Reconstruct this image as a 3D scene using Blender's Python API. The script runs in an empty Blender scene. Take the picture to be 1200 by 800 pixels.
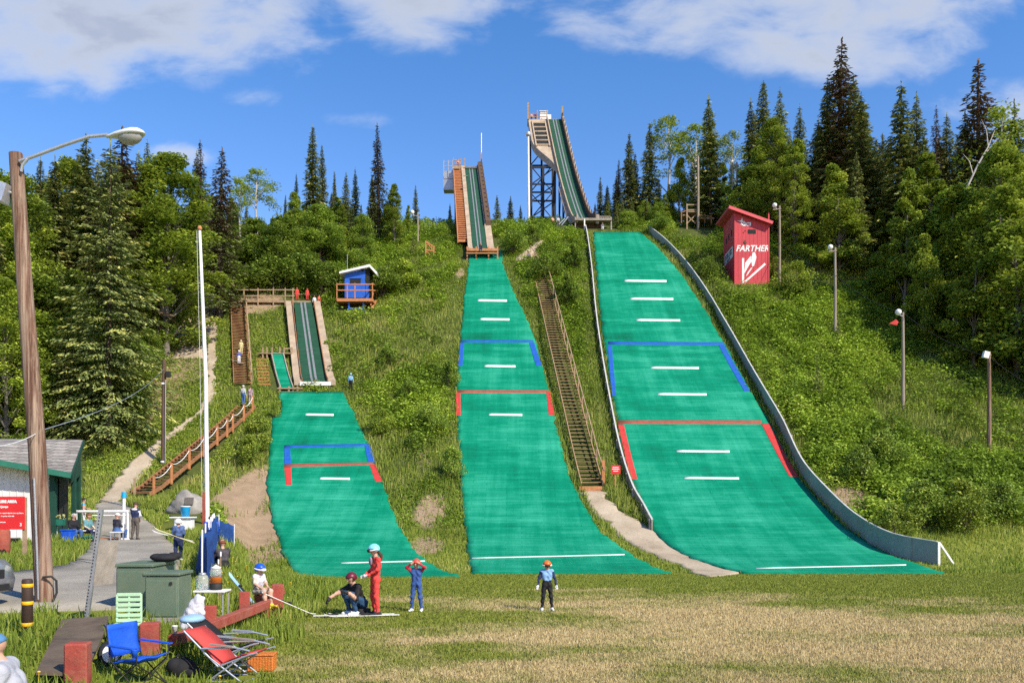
import bpy, math, random
import numpy as np
from mathutils import Vector, Matrix
C = bpy.context.scene.collection
RAD = math.radians
F, EYE, CX, CYP = 1000.0, 2.5, 600.0, 590.0      # focal length (photo px), eye height, principal column, horizon row

# ------------------------------------------------------------------ objects
def tag(o, label=None, cat=None, group=None, kind=None):
    if label: o['label'] = label
    if cat: o['category'] = cat
    if group: o['group'] = group
    if kind: o['kind'] = kind
    return o

def thing(name, label, cat, loc=(0, 0, 0), rotz=0.0, group=None):
    o = bpy.data.objects.new(name, None); C.objects.link(o)
    o.empty_display_size = 0.3
    o.location = loc; o.rotation_euler = (0, 0, rotz)
    return tag(o, label, cat, group)

def fmesh(name, V, faces, tint=None, mats=(), smooth=False, mi=None):
    """mesh from numpy arrays; faces (n,k) int array or list of such arrays"""
    me = bpy.data.meshes.new(name)
    if not isinstance(faces, list): faces = [faces]
    faces = [np.asarray(f) for f in faces if len(f)]
    V = np.asarray(V, dtype=np.float32)
    me.vertices.add(len(V)); me.vertices.foreach_set('co', V.ravel())
    idx = np.concatenate([f.ravel() for f in faces]).astype(np.int32)
    cnt = np.concatenate([np.full(len(f), f.shape[1]) for f in faces]).astype(np.int32)
    st = np.concatenate([[0], np.cumsum(cnt)[:-1]]).astype(np.int32)
    me.loops.add(len(idx)); me.loops.foreach_set('vertex_index', idx)
    me.polygons.add(len(cnt)); me.polygons.foreach_set('loop_start', st)
    me.polygons.foreach_set('loop_total', cnt)
    if smooth: me.polygons.foreach_set('use_smooth', np.ones(len(cnt), dtype=bool))
    if mi is not None: me.polygons.foreach_set('material_index', np.asarray(mi, dtype=np.int32))
    for m in mats: me.materials.append(m)
    if tint is not None:
        a = me.attributes.new('tint', 'FLOAT', 'POINT'); a.data.foreach_set('value', np.asarray(tint, dtype=np.float32))
    me.update(calc_edges=True); me.validate()
    return me

def link(name, me, parent=None):
    o = bpy.data.objects.new(name, me); C.objects.link(o)
    if parent is not None: o.parent = parent
    return o

def basis(d, up=Vector((0, 0, 1))):
    d = d.normalized()
    s = d.cross(up)
    if s.length < 1e-4: s = d.cross(Vector((0, 1, 0)))
    s.normalize(); u = s.cross(d).normalized()
    return s, u

class MB:
    def __init__(self): self.v = []; self.f = []; self.m = []; self.s = []; self.ch = []
    def add(self, vs, fs, mi=0, sm=False):
        b = len(self.v); self.ch.append((b, len(self.f))); self.v.extend([Vector(v) for v in vs])
        for f in fs:
            self.f.append([b + i for i in f]); self.m.append(mi); self.s.append(sm)
        return self
    def box(self, c, s, rz=0.0, mi=0, M=None):
        hx, hy, hz = s[0] / 2, s[1] / 2, s[2] / 2
        vs = [Vector((x * hx, y * hy, z * hz)) for z in (-1, 1) for y in (-1, 1) for x in (-1, 1)]
        R = M if M is not None else Matrix.Rotation(rz, 3, 'Z')
        vs = [R @ v + Vector(c) for v in vs]
        return self.add(vs, [(0, 2, 3, 1), (4, 5, 7, 6), (0, 1, 5, 4), (2, 6, 7, 3), (0, 4, 6, 2), (1, 3, 7, 5)], mi)
    def bar(self, p, q, w, h, mi=0, up=Vector((0, 0, 1))):
        p, q = Vector(p), Vector(q)
        s, u = basis(q - p, Vector(up))
        vs = []
        for a in (p, q):
            for i, j in ((-1, -1), (1, -1), (1, 1), (-1, 1)):
                vs.append(a + s * (i * w / 2) + u * (j * h / 2))
        return self.add(vs, [(0, 1, 2, 3), (4, 7, 6, 5), (0, 4, 5, 1), (1, 5, 6, 2), (2, 6, 7, 3), (3, 7, 4, 0)], mi)
    def tube(self, pts, r, n=10, mi=0, cap=True, sm=True):
        pts = [Vector(p) for p in pts]
        if not hasattr(r, '__len__'): r = [r] * len(pts)
        vs, fs = [], []
        t0 = (pts[1] - pts[0]).normalized()
        s, u = basis(t0)
        for k, p in enumerate(pts):
            t = (pts[min(k + 1, len(pts) - 1)] - pts[max(k - 1, 0)]).normalized()
            s = (s - t * s.dot(t)).normalized(); u = t.cross(s)
            for i in range(n):
                a = 2 * math.pi * i / n
                vs.append(p + (s * math.cos(a) + u * math.sin(a)) * r[k])
        for k in range(len(pts) - 1):
            for i in range(n):
                j = (i + 1) % n
                fs.append((k * n + i, k * n + j, (k + 1) * n + j, (k + 1) * n + i))
        self.add(vs, fs, mi, sm)
        if cap:
            self.add(vs[:n], [tuple(range(n))[::-1]], mi); self.add(vs[-n:], [tuple(range(n))], mi)
        return self
    def ball(self, c, r, nu=12, nv=8, mi=0, M=None):
        if not hasattr(r, '__len__'): r = (r, r, r)
        vs, fs = [], []
        for j in range(nv + 1):
            t = math.pi * j / nv
            for i in range(nu):
                a = 2 * math.pi * i / nu
                v = Vector((math.sin(t) * math.cos(a) * r[0], math.sin(t) * math.sin(a) * r[1], math.cos(t) * r[2]))
                if M is not None: v = M @ v
                vs.append(v + Vector(c))
        for j in range(nv):
            for i in range(nu):
                k = (i + 1) % nu
                if j == 0: fs.append((i, nu + i, nu + k))
                elif j == nv - 1: fs.append((j * nu + i, (j + 1) * nu + i, j * nu + k))
                else: fs.append((j * nu + i, (j + 1) * nu + i, (j + 1) * nu + k, j * nu + k))
        return self.add(vs, fs, mi, True)
    def lathe(self, prof, c=(0, 0, 0), n=16, mi=0):
        vs, fs = [], []
        for r, z in prof:
            for i in range(n):
                a = 2 * math.pi * i / n
                vs.append(Vector((math.cos(a) * r, math.sin(a) * r, z)) + Vector(c))
        for k in range(len(prof) - 1):
            for i in range(n):
                j = (i + 1) % n
                fs.append((k * n + i, k * n + j, (k + 1) * n + j, (k + 1) * n + i))
        fs.append(tuple(range(n))[::-1]); fs.append(tuple((len(prof) - 1) * n + i for i in range(n)))
        return self.add(vs, fs, mi, True)
    def slab(self, poly, th, mi=0):
        """poly: 3D points in a plane; extruded by vector th both given"""
        poly = [Vector(p) for p in poly]; th = Vector(th); n = len(poly)
        vs = poly + [p + th for p in poly]
        fs = [tuple(range(n))[::-1], tuple(range(n, 2 * n))]
        for i in range(n):
            j = (i + 1) % n
            fs.append((i, j, n + j, n + i))
        return self.add(vs, fs, mi)
    def build_each(self, name, mats, parent=None, world=False, bevel=0.0):
        """one object per shape added"""
        ch = self.ch + [(len(self.v), len(self.f))]; out = []
        for (v0, f0), (v1, f1) in zip(ch[:-1], ch[1:]):
            m = MB(); m.v = self.v[v0:v1]; m.f = [[i - v0 for i in f] for f in self.f[f0:f1]]; m.m = self.m[f0:f1]; m.s = self.s[f0:f1]
            out.append(m.build(name, mats, parent, world, bevel))
        return out
    def build(self, name, mats, parent=None, world=False, bevel=0.0, fix=True):
        import bmesh
        if not isinstance(mats, (list, tuple)): mats = [mats]
        off = Vector(parent.location) if (world and parent is not None) else Vector((0, 0, 0))
        me = bpy.data.meshes.new(name)
        me.from_pydata([tuple(v - off) for v in self.v], [], self.f)
        me.polygons.foreach_set('material_index', self.m)
        me.polygons.foreach_set('use_smooth', self.s)
        for m in mats: me.materials.append(m)
        me.update()
        if fix or bevel:
            bm = bmesh.new(); bm.from_mesh(me)
            bmesh.ops.recalc_face_normals(bm, faces=bm.faces)
            if bevel:
                es = [e for e in bm.edges if len(e.link_faces) == 2 and e.calc_face_angle(0) > 0.6]
                bmesh.ops.bevel(bm, geom=es, offset=bevel, segments=1, affect='EDGES', clamp_overlap=True)
            bm.to_mesh(me); bm.free()
        return link(name, me, parent)

def copy_tree(o, parent=None):
    c = o.copy(); C.objects.link(c)
    if parent is not None: c.parent = parent
    for ch in list(o.children): copy_tree(ch, c)
    return c

def text_part(name, body, size, m, parent, loc, rot, depth=0.004, align='CENTER', sx=1.0, shear=0.0, bold=0.0):
    cu = bpy.data.curves.new(name, 'FONT'); cu.body = body; cu.size = size; cu.extrude = depth
    cu.align_x = align; cu.align_y = 'CENTER'; cu.shear = shear; cu.offset = bold
    t = bpy.data.objects.new('tmp_text', cu); C.objects.link(t)
    dg = bpy.context.evaluated_depsgraph_get()
    me = bpy.data.meshes.new_from_object(t.evaluated_get(dg))
    bpy.data.objects.remove(t); bpy.data.curves.remove(cu)
    me.materials.clear(); me.materials.append(m); me.name = name
    o = link(name, me, parent); o.location = loc; o.rotation_euler = rot; o.scale = (sx, 1, 1)
    return o

# ------------------------------------------------------------------ materials
def srgb(r, g, b):
    return tuple(((c / 255) / 12.92 if c / 255 <= 0.04045 else ((c / 255 + 0.055) / 1.055) ** 2.4) for c in (r, g, b))

def newmat(name):
    m = bpy.data.materials.new(name); m.use_nodes = True
    nt = m.node_tree; nt.nodes.clear()
    out = nt.nodes.new('ShaderNodeOutputMaterial')
    b = nt.nodes.new('ShaderNodeBsdfPrincipled')
    nt.links.new(b.outputs[0], out.inputs[0])
    return m, nt, b, out

def N(nt, kind, **kw):
    n = nt.nodes.new(kind)
    for k, v in kw.items():
        if k.startswith('i_'):
            key = k[2:]
            n.inputs[int(key) if key.isdigit() else key].default_value = v
        else: setattr(n, k, v)
    return n

def ramp(nt, stops):
    r = nt.nodes.new('ShaderNodeValToRGB'); e = r.color_ramp.elements
    while len(e) < len(stops): e.new(0.5)
    for k, (p, c) in enumerate(stops):
        e[k].position = p; e[k].color = (*c, 1) if len(c) == 3 else c
    return r

def mat(name, col, rough=0.7, var=0.25, scale=3.0, bump=0.15, metal=0.0, bscale=None, stretch=(1, 1, 1), spec=0.35, dirt=None, dirt_amt=0.45):
    """painted / wooden / cloth surface with uneven colour, optional dirt blotches and bump"""
    m, nt, b, out = newmat(name)
    tc = N(nt, 'ShaderNodeTexCoord'); mp = N(nt, 'ShaderNodeMapping'); mp.inputs['Scale'].default_value = stretch
    nt.links.new(tc.outputs['Object'], mp.inputs[0])
    n1 = N(nt, 'ShaderNodeTexNoise', i_Scale=scale, i_Detail=6.0, i_Roughness=0.65)
    nt.links.new(mp.outputs[0], n1.inputs['Vector'])
    lo = tuple(c * (1 - var) for c in col); hi = tuple(min(1, c * (1 + var)) for c in col)
    r = ramp(nt, [(0.3, lo), (0.7, hi)]); nt.links.new(n1.outputs[0], r.inputs[0])
    src = r.outputs[0]
    if dirt:
        n2 = N(nt, 'ShaderNodeTexNoise', i_Scale=scale * 0.6, i_Detail=8.0, i_Roughness=0.75)
        nt.links.new(mp.outputs[0], n2.inputs['Vector'])
        r2 = ramp(nt, [(0.43, (0, 0, 0)), (0.64, (dirt_amt,) * 3)]); nt.links.new(n2.outputs[0], r2.inputs[0])
        mx = N(nt, 'ShaderNodeMix', data_type='RGBA'); nt.links.new(r2.outputs[0], mx.inputs[0])
        nt.links.new(src, mx.inputs[6]); mx.inputs[7].default_value = (*dirt, 1); src = mx.outputs[2]
    nt.links.new(src, b.inputs['Base Color'])
    b.inputs['Roughness'].default_value = rough; b.inputs['Metallic'].default_value = metal
    b.inputs['Specular IOR Level'].default_value = spec
    if bump:
        n3 = N(nt, 'ShaderNodeTexNoise', i_Scale=bscale or scale * 6, i_Detail=4.0)
        nt.links.new(mp.outputs[0], n3.inputs['Vector'])
        bp = N(nt, 'ShaderNodeBump', i_Strength=bump, i_Distance=0.02); nt.links.new(n3.outputs[0], bp.inputs['Height'])
        nt.links.new(bp.outputs[0], b.inputs['Normal'])
    return m

def leafmat(name, stops, rough=0.6, trans=0.25, objvar=0.25, patch=0.0):
    """leaf / needle / blade material: colour by the 'tint' attribute, varied per plant"""
    m, nt, b, out = newmat(name)
    at = N(nt, 'ShaderNodeAttribute', attribute_name='tint')
    src = at.outputs['Fac']
    if patch:
        tc = N(nt, 'ShaderNodeTexCoord'); nz = N(nt, 'ShaderNodeTexNoise', i_Scale=patch, i_Detail=3.0)
        nt.links.new(tc.outputs['Object'], nz.inputs['Vector'])
        ma = N(nt, 'ShaderNodeMath', operation='MULTIPLY_ADD'); nt.links.new(nz.outputs[0], ma.inputs[0])
        ma.inputs[1].default_value = 0.9; ma.inputs[2].default_value = -0.45
        ad = N(nt, 'ShaderNodeMath', operation='ADD', use_clamp=True); nt.links.new(src, ad.inputs[0]); nt.links.new(ma.outputs[0], ad.inputs[1])
        src = ad.outputs[0]
    r = ramp(nt, stops); nt.links.new(src, r.inputs[0])
    oi = N(nt, 'ShaderNodeObjectInfo')
    mr = N(nt, 'ShaderNodeMapRange'); nt.links.new(oi.outputs['Random'], mr.inputs[0])
    mr.inputs[3].default_value = 1 - objvar; mr.inputs[4].default_value = 1 + objvar
    hs = N(nt, 'ShaderNodeHueSaturation'); nt.links.new(r.outputs[0], hs.inputs['Color']); nt.links.new(mr.outputs[0], hs.inputs['Value'])
    nt.links.new(hs.outputs[0], b.inputs['Base Color']); b.inputs['Roughness'].default_value = rough
    b.inputs['Specular IOR Level'].default_value = 0.25
    if trans:
        tr = N(nt, 'ShaderNodeBsdfTranslucent'); nt.links.new(hs.outputs[0], tr.inputs[0])
        mx = N(nt, 'ShaderNodeMixShader', i_0=trans)
        nt.links.new(b.outputs[0], mx.inputs[1]); nt.links.new(tr.outputs[0], mx.inputs[2]); nt.links.new(mx.outputs[0], out.inputs[0])
    return m

# ------------------------------------------------------------------ terrain
def pchip(xp, yp):
    xp, yp = np.array(xp, float), np.array(yp, float)
    h = np.diff(xp); d = np.diff(yp) / h; m = np.zeros_like(xp)
    m[0], m[-1] = d[0], d[-1]
    for i in range(1, len(xp) - 1):
        if d[i - 1] * d[i] > 0:
            w1, w2 = 2 * h[i] + h[i - 1], h[i] + 2 * h[i - 1]
            m[i] = (w1 + w2) / (w1 / d[i - 1] + w2 / d[i])
    def f(x):
        x = np.clip(np.asarray(x, float), xp[0], xp[-1])
        k = np.clip(np.searchsorted(xp, x, side='right') - 1, 0, len(xp) - 2)
        t = (x - xp[k]) / h[k]
        return ((1 + 2 * t) * (1 - t) ** 2 * yp[k] + t * (1 - t) ** 2 * h[k] * m[k] + t * t * (3 - 2 * t) * yp[k + 1] + t * t * (t - 1) * h[k] * m[k + 1])
    return f

MAIN = pchip([-900, 0, 12, 22, 32, 44, 48, 53, 60, 70, 85, 100, 108, 113, 118, 125, 135, 160, 260, 900],
             [0.0, 0.0, 0.02, -0.02, -0.45, -1.15, -0.75, 0.5, 3.4, 9.2, 18.6, 29.5, 35.0, 38.3, 40.8, 43.2, 45.0, 46.5, 50, 52])
BENCH = pchip([-900, 0, 8, 12, 17, 25, 39, 46, 52, 59, 65, 70, 900], [0.1, 0.1, 0.22, 0.35, 0.52, 0.74, 0.86, 1.35, 2.1, 3.3, 6.3, 9.2, 9.2])
XB = pchip([-900, 0, 8, 12, 18, 24, 30, 36, 43, 52, 60, 66, 900], [-3.0, -3.0, -3.2, -4.6, -5.3, -6.3, -8.3, -10.4, -12.9, -15.4, -17.8, -20, -20])
def sst(t):
    t = np.clip(t, 0, 1); return t * t * (3 - 2 * t)
def T(x, y):
    x = np.asarray(x, float); y = np.asarray(y, float)
    m = MAIN(y)
    w = sst((XB(y) - x) / (1.6 + np.clip((y - 20) / 20, 0, 1.6)))
    w = w * sst((68 - y) / 8)
    z = m + w * np.maximum(BENCH(y) - m, 0)
    # uneven hillside away from the prepared ground
    a = sst((y - 50) / 12) * 0.30
    z = z + a * (np.sin(x * 0.31 + 1.3) * np.sin(y * 0.27 + 0.4) * 0.5 + np.sin(x * 0.13 - y * 0.09) * 0.5) * sst((np.abs(x + 4) - 30) / 8)
    z = z + sst((x - 44) / 40) * sst((y - 45) / 40) * 5.0 + sst((-36 - x) / 40) * sst((y - 62) / 40) * 4.0
    return z
def Tz(x, y): return float(T(x, y))
_YS = np.concatenate([np.arange(4, 60, 0.1), np.arange(60, 400, 0.2)])
def hit(px, py, dz=0.0):
    """first ground point behind a pixel of the photograph"""
    xs = (px - CX) * _YS / F; zs = EYE + (CYP - py) * _YS / F
    g = T(xs, _YS) + dz - zs
    k = np.nonzero(g >= 0)[0]
    if len(k) == 0: k = [np.argmax(g)]
    k = k[0]
    if k > 0 and g[k - 1] < 0:
        t = -g[k - 1] / (g[k] - g[k - 1]); y = _YS[k - 1] + t * (_YS[k] - _YS[k - 1])
    else: y = _YS[k]
    x = (px - CX) * y / F
    return Vector((x, y, Tz(x, y) + dz))
def W(px, py, y): return Vector(((px - CX) * y / F, y, EYE + (CYP - py) * y / F))
def G(px, y):
    x = (px - CX) * y / F; return Vector((x, y, Tz(x, y)))
def inpoly(P, x, y):
    x = np.asarray(x); y = np.asarray(y); r = np.zeros(x.shape, bool); n = len(P)
    for i in range(n):
        (x1, y1), (x2, y2) = P[i], P[(i + 1) % n]
        c = (y1 > y) != (y2 > y)
        with np.errstate(divide='ignore', invalid='ignore'):
            r ^= c & (x < (x2 - x1) * (y - y1) / (y2 - y1) + x1)
    return r
# ------------------------------------------------------------------ camera, light, sky
sc = bpy.context.scene
cd = bpy.data.cameras.new('camera'); cam = bpy.data.objects.new('camera', cd); C.objects.link(cam)
cd.sensor_width = 36.0; cd.lens = 36.0 * F / 1200.0; cd.shift_y = (CYP - 400.0) / 1200.0
cd.clip_start = 0.1; cd.clip_end = 5000
cam.location = (0, 0, EYE); cam.rotation_euler = (RAD(90), 0, 0)
sc.camera = cam
SUN_EL, SUN_AZ = 41.0, 133.0          # azimuth clockwise from +Y
sv = Vector((math.sin(RAD(SUN_AZ)) * math.cos(RAD(SUN_EL)), math.cos(RAD(SUN_AZ)) * math.cos(RAD(SUN_EL)), math.sin(RAD(SUN_EL))))
ld = bpy.data.lights.new('sun', 'SUN'); ld.energy = 5.0; ld.angle = RAD(0.55); ld.color = (1.0, 0.91, 0.76)
lo = bpy.data.objects.new('sun', ld); C.objects.link(lo); lo.rotation_euler = sv.to_track_quat('Z', 'Y').to_euler(); lo.location = (60, -60, 90)
w = bpy.data.worlds.new('World'); sc.world = w; w.use_nodes = True
nt = w.node_tree; nt.nodes.clear()
wo = N(nt, 'ShaderNodeOutputWorld'); bg = N(nt, 'ShaderNodeBackground', i_Strength=0.15)
nt.links.new(bg.outputs[0], wo.inputs[0])
sky = N(nt, 'ShaderNodeTexSky', sky_type='NISHITA', sun_disc=False, sun_elevation=RAD(SUN_EL), sun_rotation=RAD(SUN_AZ), altitude=200.0, air_density=1.0, dust_density=0.1, ozone_density=3.2)
hsv = N(nt, 'ShaderNodeHueSaturation', i_Saturation=1.32, i_Value=1.17); nt.links.new(sky.outputs[0], hsv.inputs['Color'])
gain = N(nt, 'ShaderNodeMix', data_type='RGBA', blend_type='MULTIPLY'); gain.inputs[0].default_value = 1.0; gain.inputs[7].default_value = (1.68, 1.0, 0.97, 1); nt.links.new(hsv.outputs[0], gain.inputs[6])
# clouds: direction -> (azimuth tangent, elevation tangent) -> soft banks broken by noise
tc = N(nt, 'ShaderNodeTexCoord'); sep = N(nt, 'ShaderNodeSeparateXYZ'); nt.links.new(tc.outputs['Generated'], sep.inputs[0])
def M2(op, a, b=None, clamp=False):
    n = N(nt, 'ShaderNodeMath', operation=op, use_clamp=clamp)
    for i, v in enumerate((a, b)):
        if v is None: continue
        if isinstance(v, (int, float)): n.inputs[i].default_value = v
        else: nt.links.new(v, n.inputs[i])
    return n.outputs[0]
yc = M2('MAXIMUM', sep.outputs[1], 0.02)
U = M2('DIVIDE', sep.outputs[0], yc); V_ = M2('DIVIDE', sep.outputs[2], yc)
cmb = N(nt, 'ShaderNodeCombineXYZ'); nt.links.new(U, cmb.inputs[0]); nt.links.new(M2('MULTIPLY', V_, 1.9), cmb.inputs[1])
nz = N(nt, 'ShaderNodeTexNoise', i_Scale=3.4, i_Detail=9.0, i_Roughness=0.52, i_Distortion=0.25); nt.links.new(cmb.outputs[0], nz.inputs['Vector'])
nz2 = N(nt, 'ShaderNodeTexNoise', i_Scale=11.0, i_Detail=8.0, i_Roughness=0.58, i_Distortion=0.3); nt.links.new(cmb.outputs[0], nz2.inputs['Vector'])
banks = [(130, 20, 290, 88, 1.0), (485, 5, 105, 72, 0.85), (920, 15, 300, 78, 1.0), (1240, 130, 110, 60, 0.55), (-140, 60, 200, 70, 0.8), (1420, 20, 240, 120, 0.9),
         (295, 112, 38, 16, 0.35), (700, 18, 70, 30, 0.4), (210, 180, 40, 12, 0.3), (420, 142, 45, 9, 0.22)]
tot = None
for (px, py, rx, ry, s) in banks:
    u0, v0 = (px - CX) / F, (CYP - py) / F
    du = M2('DIVIDE', M2('SUBTRACT', U, u0), rx / F); dv = M2('DIVIDE', M2('SUBTRACT', V_, v0), ry / F)
    d2 = M2('ADD', M2('MULTIPLY', du, du), M2('MULTIPLY', dv, dv))
    e = M2('MULTIPLY', M2('SUBTRACT', 1.25, d2), s)
    tot = e if tot is None else M2('MAXIMUM', tot, e)
tot = M2('MAXIMUM', tot, -0.6)
dens = M2('ADD', M2('MULTIPLY', tot, 0.42), M2('ADD', M2('MULTIPLY', M2('SUBTRACT', nz.outputs[0], 0.5), 1.3), M2('MULTIPLY', M2('SUBTRACT', nz2.outputs[0], 0.5), 0.95)))
mr = N(nt, 'ShaderNodeMapRange', interpolation_type='SMOOTHSTEP'); nt.links.new(dens, mr.inputs[0])
mr.inputs[1].default_value = 0.06; mr.inputs[2].default_value = 0.66; mr.inputs[3].default_value = 0.0; mr.inputs[4].default_value = 0.90
# a few high clouds elsewhere in the dome so that the sky is not empty from other sides
thick = N(nt, 'ShaderNodeMapRange'); nt.links.new(dens, thick.inputs[0]); thick.inputs[1].default_value = 0.28; thick.inputs[2].default_value = 0.78
cc = N(nt, 'ShaderNodeMix', data_type='RGBA'); nt.links.new(thick.outputs[0], cc.inputs[0])
cc.inputs[6].default_value = (4.1, 4.3, 4.7, 1); cc.inputs[7].default_value = (2.4, 2.65, 3.3, 1)
mx = N(nt, 'ShaderNodeMix', data_type='RGBA'); nt.links.new(mr.outputs[0], mx.inputs[0])
nt.links.new(gain.outputs[2], mx.inputs[6]); nt.links.new(cc.outputs[2], mx.inputs[7])
nt.links.new(mx.outputs[2], bg.inputs[0])
sc.view_settings.view_transform = 'Standard'; sc.view_settings.look = 'None'; sc.view_settings.exposure = 0.4; sc.view_settings.gamma = 1.0
sc.view_settings.use_curve_mapping = False
sc.render.engine = 'CYCLES'; sc.cycles.max_bounces = 5; sc.cycles.diffuse_bounces = 3; sc.cycles.glossy_bounces = 2; sc.cycles.transmission_bounces = 4; sc.cycles.transparent_max_bounces = 4
sc.cycles.use_denoising = False
try: sc.cycles.use_adaptive_sampling = True; sc.cycles.adaptive_threshold = 0.02
except Exception: pass

# ------------------------------------------------------------------ materials
MT = {}
MT['wood_tan'] = mat('weathered_tan_wood', (0.36, 0.25, 0.15), 0.8, 0.3, 3.0, 0.3, stretch=(1, 1, 1), dirt=(0.16, 0.11, 0.07))
MT['wood_brown'] = mat('stained_brown_wood', (0.30, 0.14, 0.065), 0.8, 0.3, 3.0, 0.3, dirt=(0.12, 0.06, 0.03))
MT['wood_mid'] = mat('weathered_stair_wood', (0.34, 0.22, 0.115), 0.8, 0.3, 3.0, 0.3, dirt=(0.17, 0.10, 0.05))
MT['wood_grey'] = mat('grey_weathered_wood', (0.33, 0.29, 0.24), 0.85, 0.25, 2.5, 0.3, dirt=(0.17, 0.14, 0.11))
MT['ply'] = mat('sun_bleached_plywood', (0.42, 0.33, 0.23), 0.8, 0.2, 1.2, 0.15, dirt=(0.24, 0.16, 0.10))
MT['wood_orange'] = mat('orange_stained_wood', (0.46, 0.19, 0.075), 0.75, 0.25, 3.0, 0.2)
MT['wood_dark'] = mat('dark_brown_wood', (0.10, 0.06, 0.035), 0.85, 0.35, 3.0, 0.4, stretch=(4, 4, 0.5))
MT['pole_wood'] = mat('treated_pole_wood', (0.120, 0.056, 0.034), 0.85, 0.65, 2.6, 1.0, stretch=(8, 8, 0.28), bscale=5, dirt=(0.42, 0.32, 0.23), dirt_amt=0.8)
MT['pole_grey'] = mat('grey_pole_wood', (0.27, 0.225, 0.175), 0.85, 0.3, 2.2, 0.5, stretch=(6, 6, 0.35), bscale=7)
MT['white'] = mat('white_paint', (0.78, 0.78, 0.76), 0.55, 0.06, 2.0, 0.05, dirt=(0.5, 0.48, 0.43), dirt_amt=0.3)
MT['white_line'] = mat('white_tape', (0.80, 0.80, 0.77), 0.7, 0.06, 2.0, 0.0, dirt=(0.5, 0.55, 0.5), dirt_amt=0.35)
MT['cap_grey'] = mat('weathered_white_cap', (0.50, 0.50, 0.47), 0.7, 0.15, 1.5, 0.1, dirt=(.3, .29, .26))
MT['blue_line'] = mat('blue_mat_paint', (0.010, 0.085, 0.42), 0.75, 0.25, 2.5, 0.2, dirt=(0.01, 0.12, 0.20))
MT['red_faded'] = mat('faded_red_tape', (0.34, 0.07, 0.045), 0.75, 0.25, 2.5, 0.2, dirt=(0.16, 0.10, 0.06))
MT['red_line'] = mat('red_mat_paint', (0.52, 0.035, 0.03), 0.75, 0.2, 2.5, 0.2, dirt=(0.30, 0.06, 0.05))
MT['steel'] = mat('galvanised_steel', (0.42, 0.43, 0.44), 0.45, 0.15, 4.0, 0.05, metal=0.7, dirt=(0.3, 0.29, 0.27))
MT['steel_dark'] = mat('dark_painted_steel', (0.020, 0.024, 0.034), 0.6, 0.3, 2.0, 0.05)
MT['alu'] = mat('dull_aluminium', (0.55, 0.57, 0.60), 0.4, 0.1, 4.0, 0.03, metal=0.6)
MT['green_trim'] = mat('green_trim_paint', (0.015, 0.13, 0.085), 0.6, 0.2, 2.0, 0.08)
MT['house_white'] = mat('white_board_siding', (0.62, 0.62, 0.61), 0.7, 0.06, 1.2, 0.1, dirt=(0.42, 0.40, 0.36), dirt_amt=0.35)
MT['groove'] = mat('dull_track_plastic', (0.19, 0.20, 0.21), 0.6, 0.2, 3.0, 0.05)
MT['dark'] = mat('dark_interior', (0.015, 0.017, 0.016), 0.8, 0.3, 2.0, 0.0)
MT['black_cloth'] = mat('black_fabric', (0.014, 0.014, 0.016), 0.85, 0.3, 6.0, 0.2)
MT['cabinet_green'] = mat('utility_green_paint', (0.105, 0.155, 0.105), 0.5, 0.12, 1.5, 0.04, dirt=(0.19, 0.20, 0.14), dirt_amt=0.4)
MT['blue_bright'] = mat('bright_blue_fabric', (0.008, 0.085, 0.52), 0.7, 0.2, 4.0, 0.3)
MT['blue_paint'] = mat('cabin_blue_paint', (0.018, 0.11, 0.52), 0.6, 0.12, 1.5, 0.1)
MT['red_paint'] = mat('red_board_paint', (0.52, 0.045, 0.060), 0.6, 0.10, 0.8, 0.06, dirt=(0.40, 0.05, 0.05), dirt_amt=0.5)
MT['red_sign'] = mat('red_sign_paint', (0.62, 0.022, 0.025), 0.5, 0.06, 2.0, 0.0)
MT['red_timber'] = mat('faded_red_timber', (0.30, 0.055, 0.038), 0.8, 0.3, 4.0, 0.4, dirt=(0.30, 0.15, 0.09), dirt_amt=0.6)
MT['yellow'] = mat('yellow_reflective_band', (0.80, 0.42, 0.015), 0.5, 0.08, 4.0, 0.0)
MT['rubber'] = mat('black_rubber', (0.02, 0.02, 0.02), 0.7, 0.2, 4.0, 0.1)
MT['net_blue'] = mat('blue_net_fabric', (0.012, 0.05, 0.20), 0.85, 0.35, 6.0, 0.4)
MT['rock'] = mat('grey_boulder', (0.30, 0.28, 0.25), 0.9, 0.35, 1.2, 0.8, bscale=5, dirt=(0.16, 0.15, 0.11))
MT['bronze'] = mat('bronze_plaque', (0.12, 0.105, 0.09), 0.5, 0.2, 8.0, 0.1)

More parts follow.
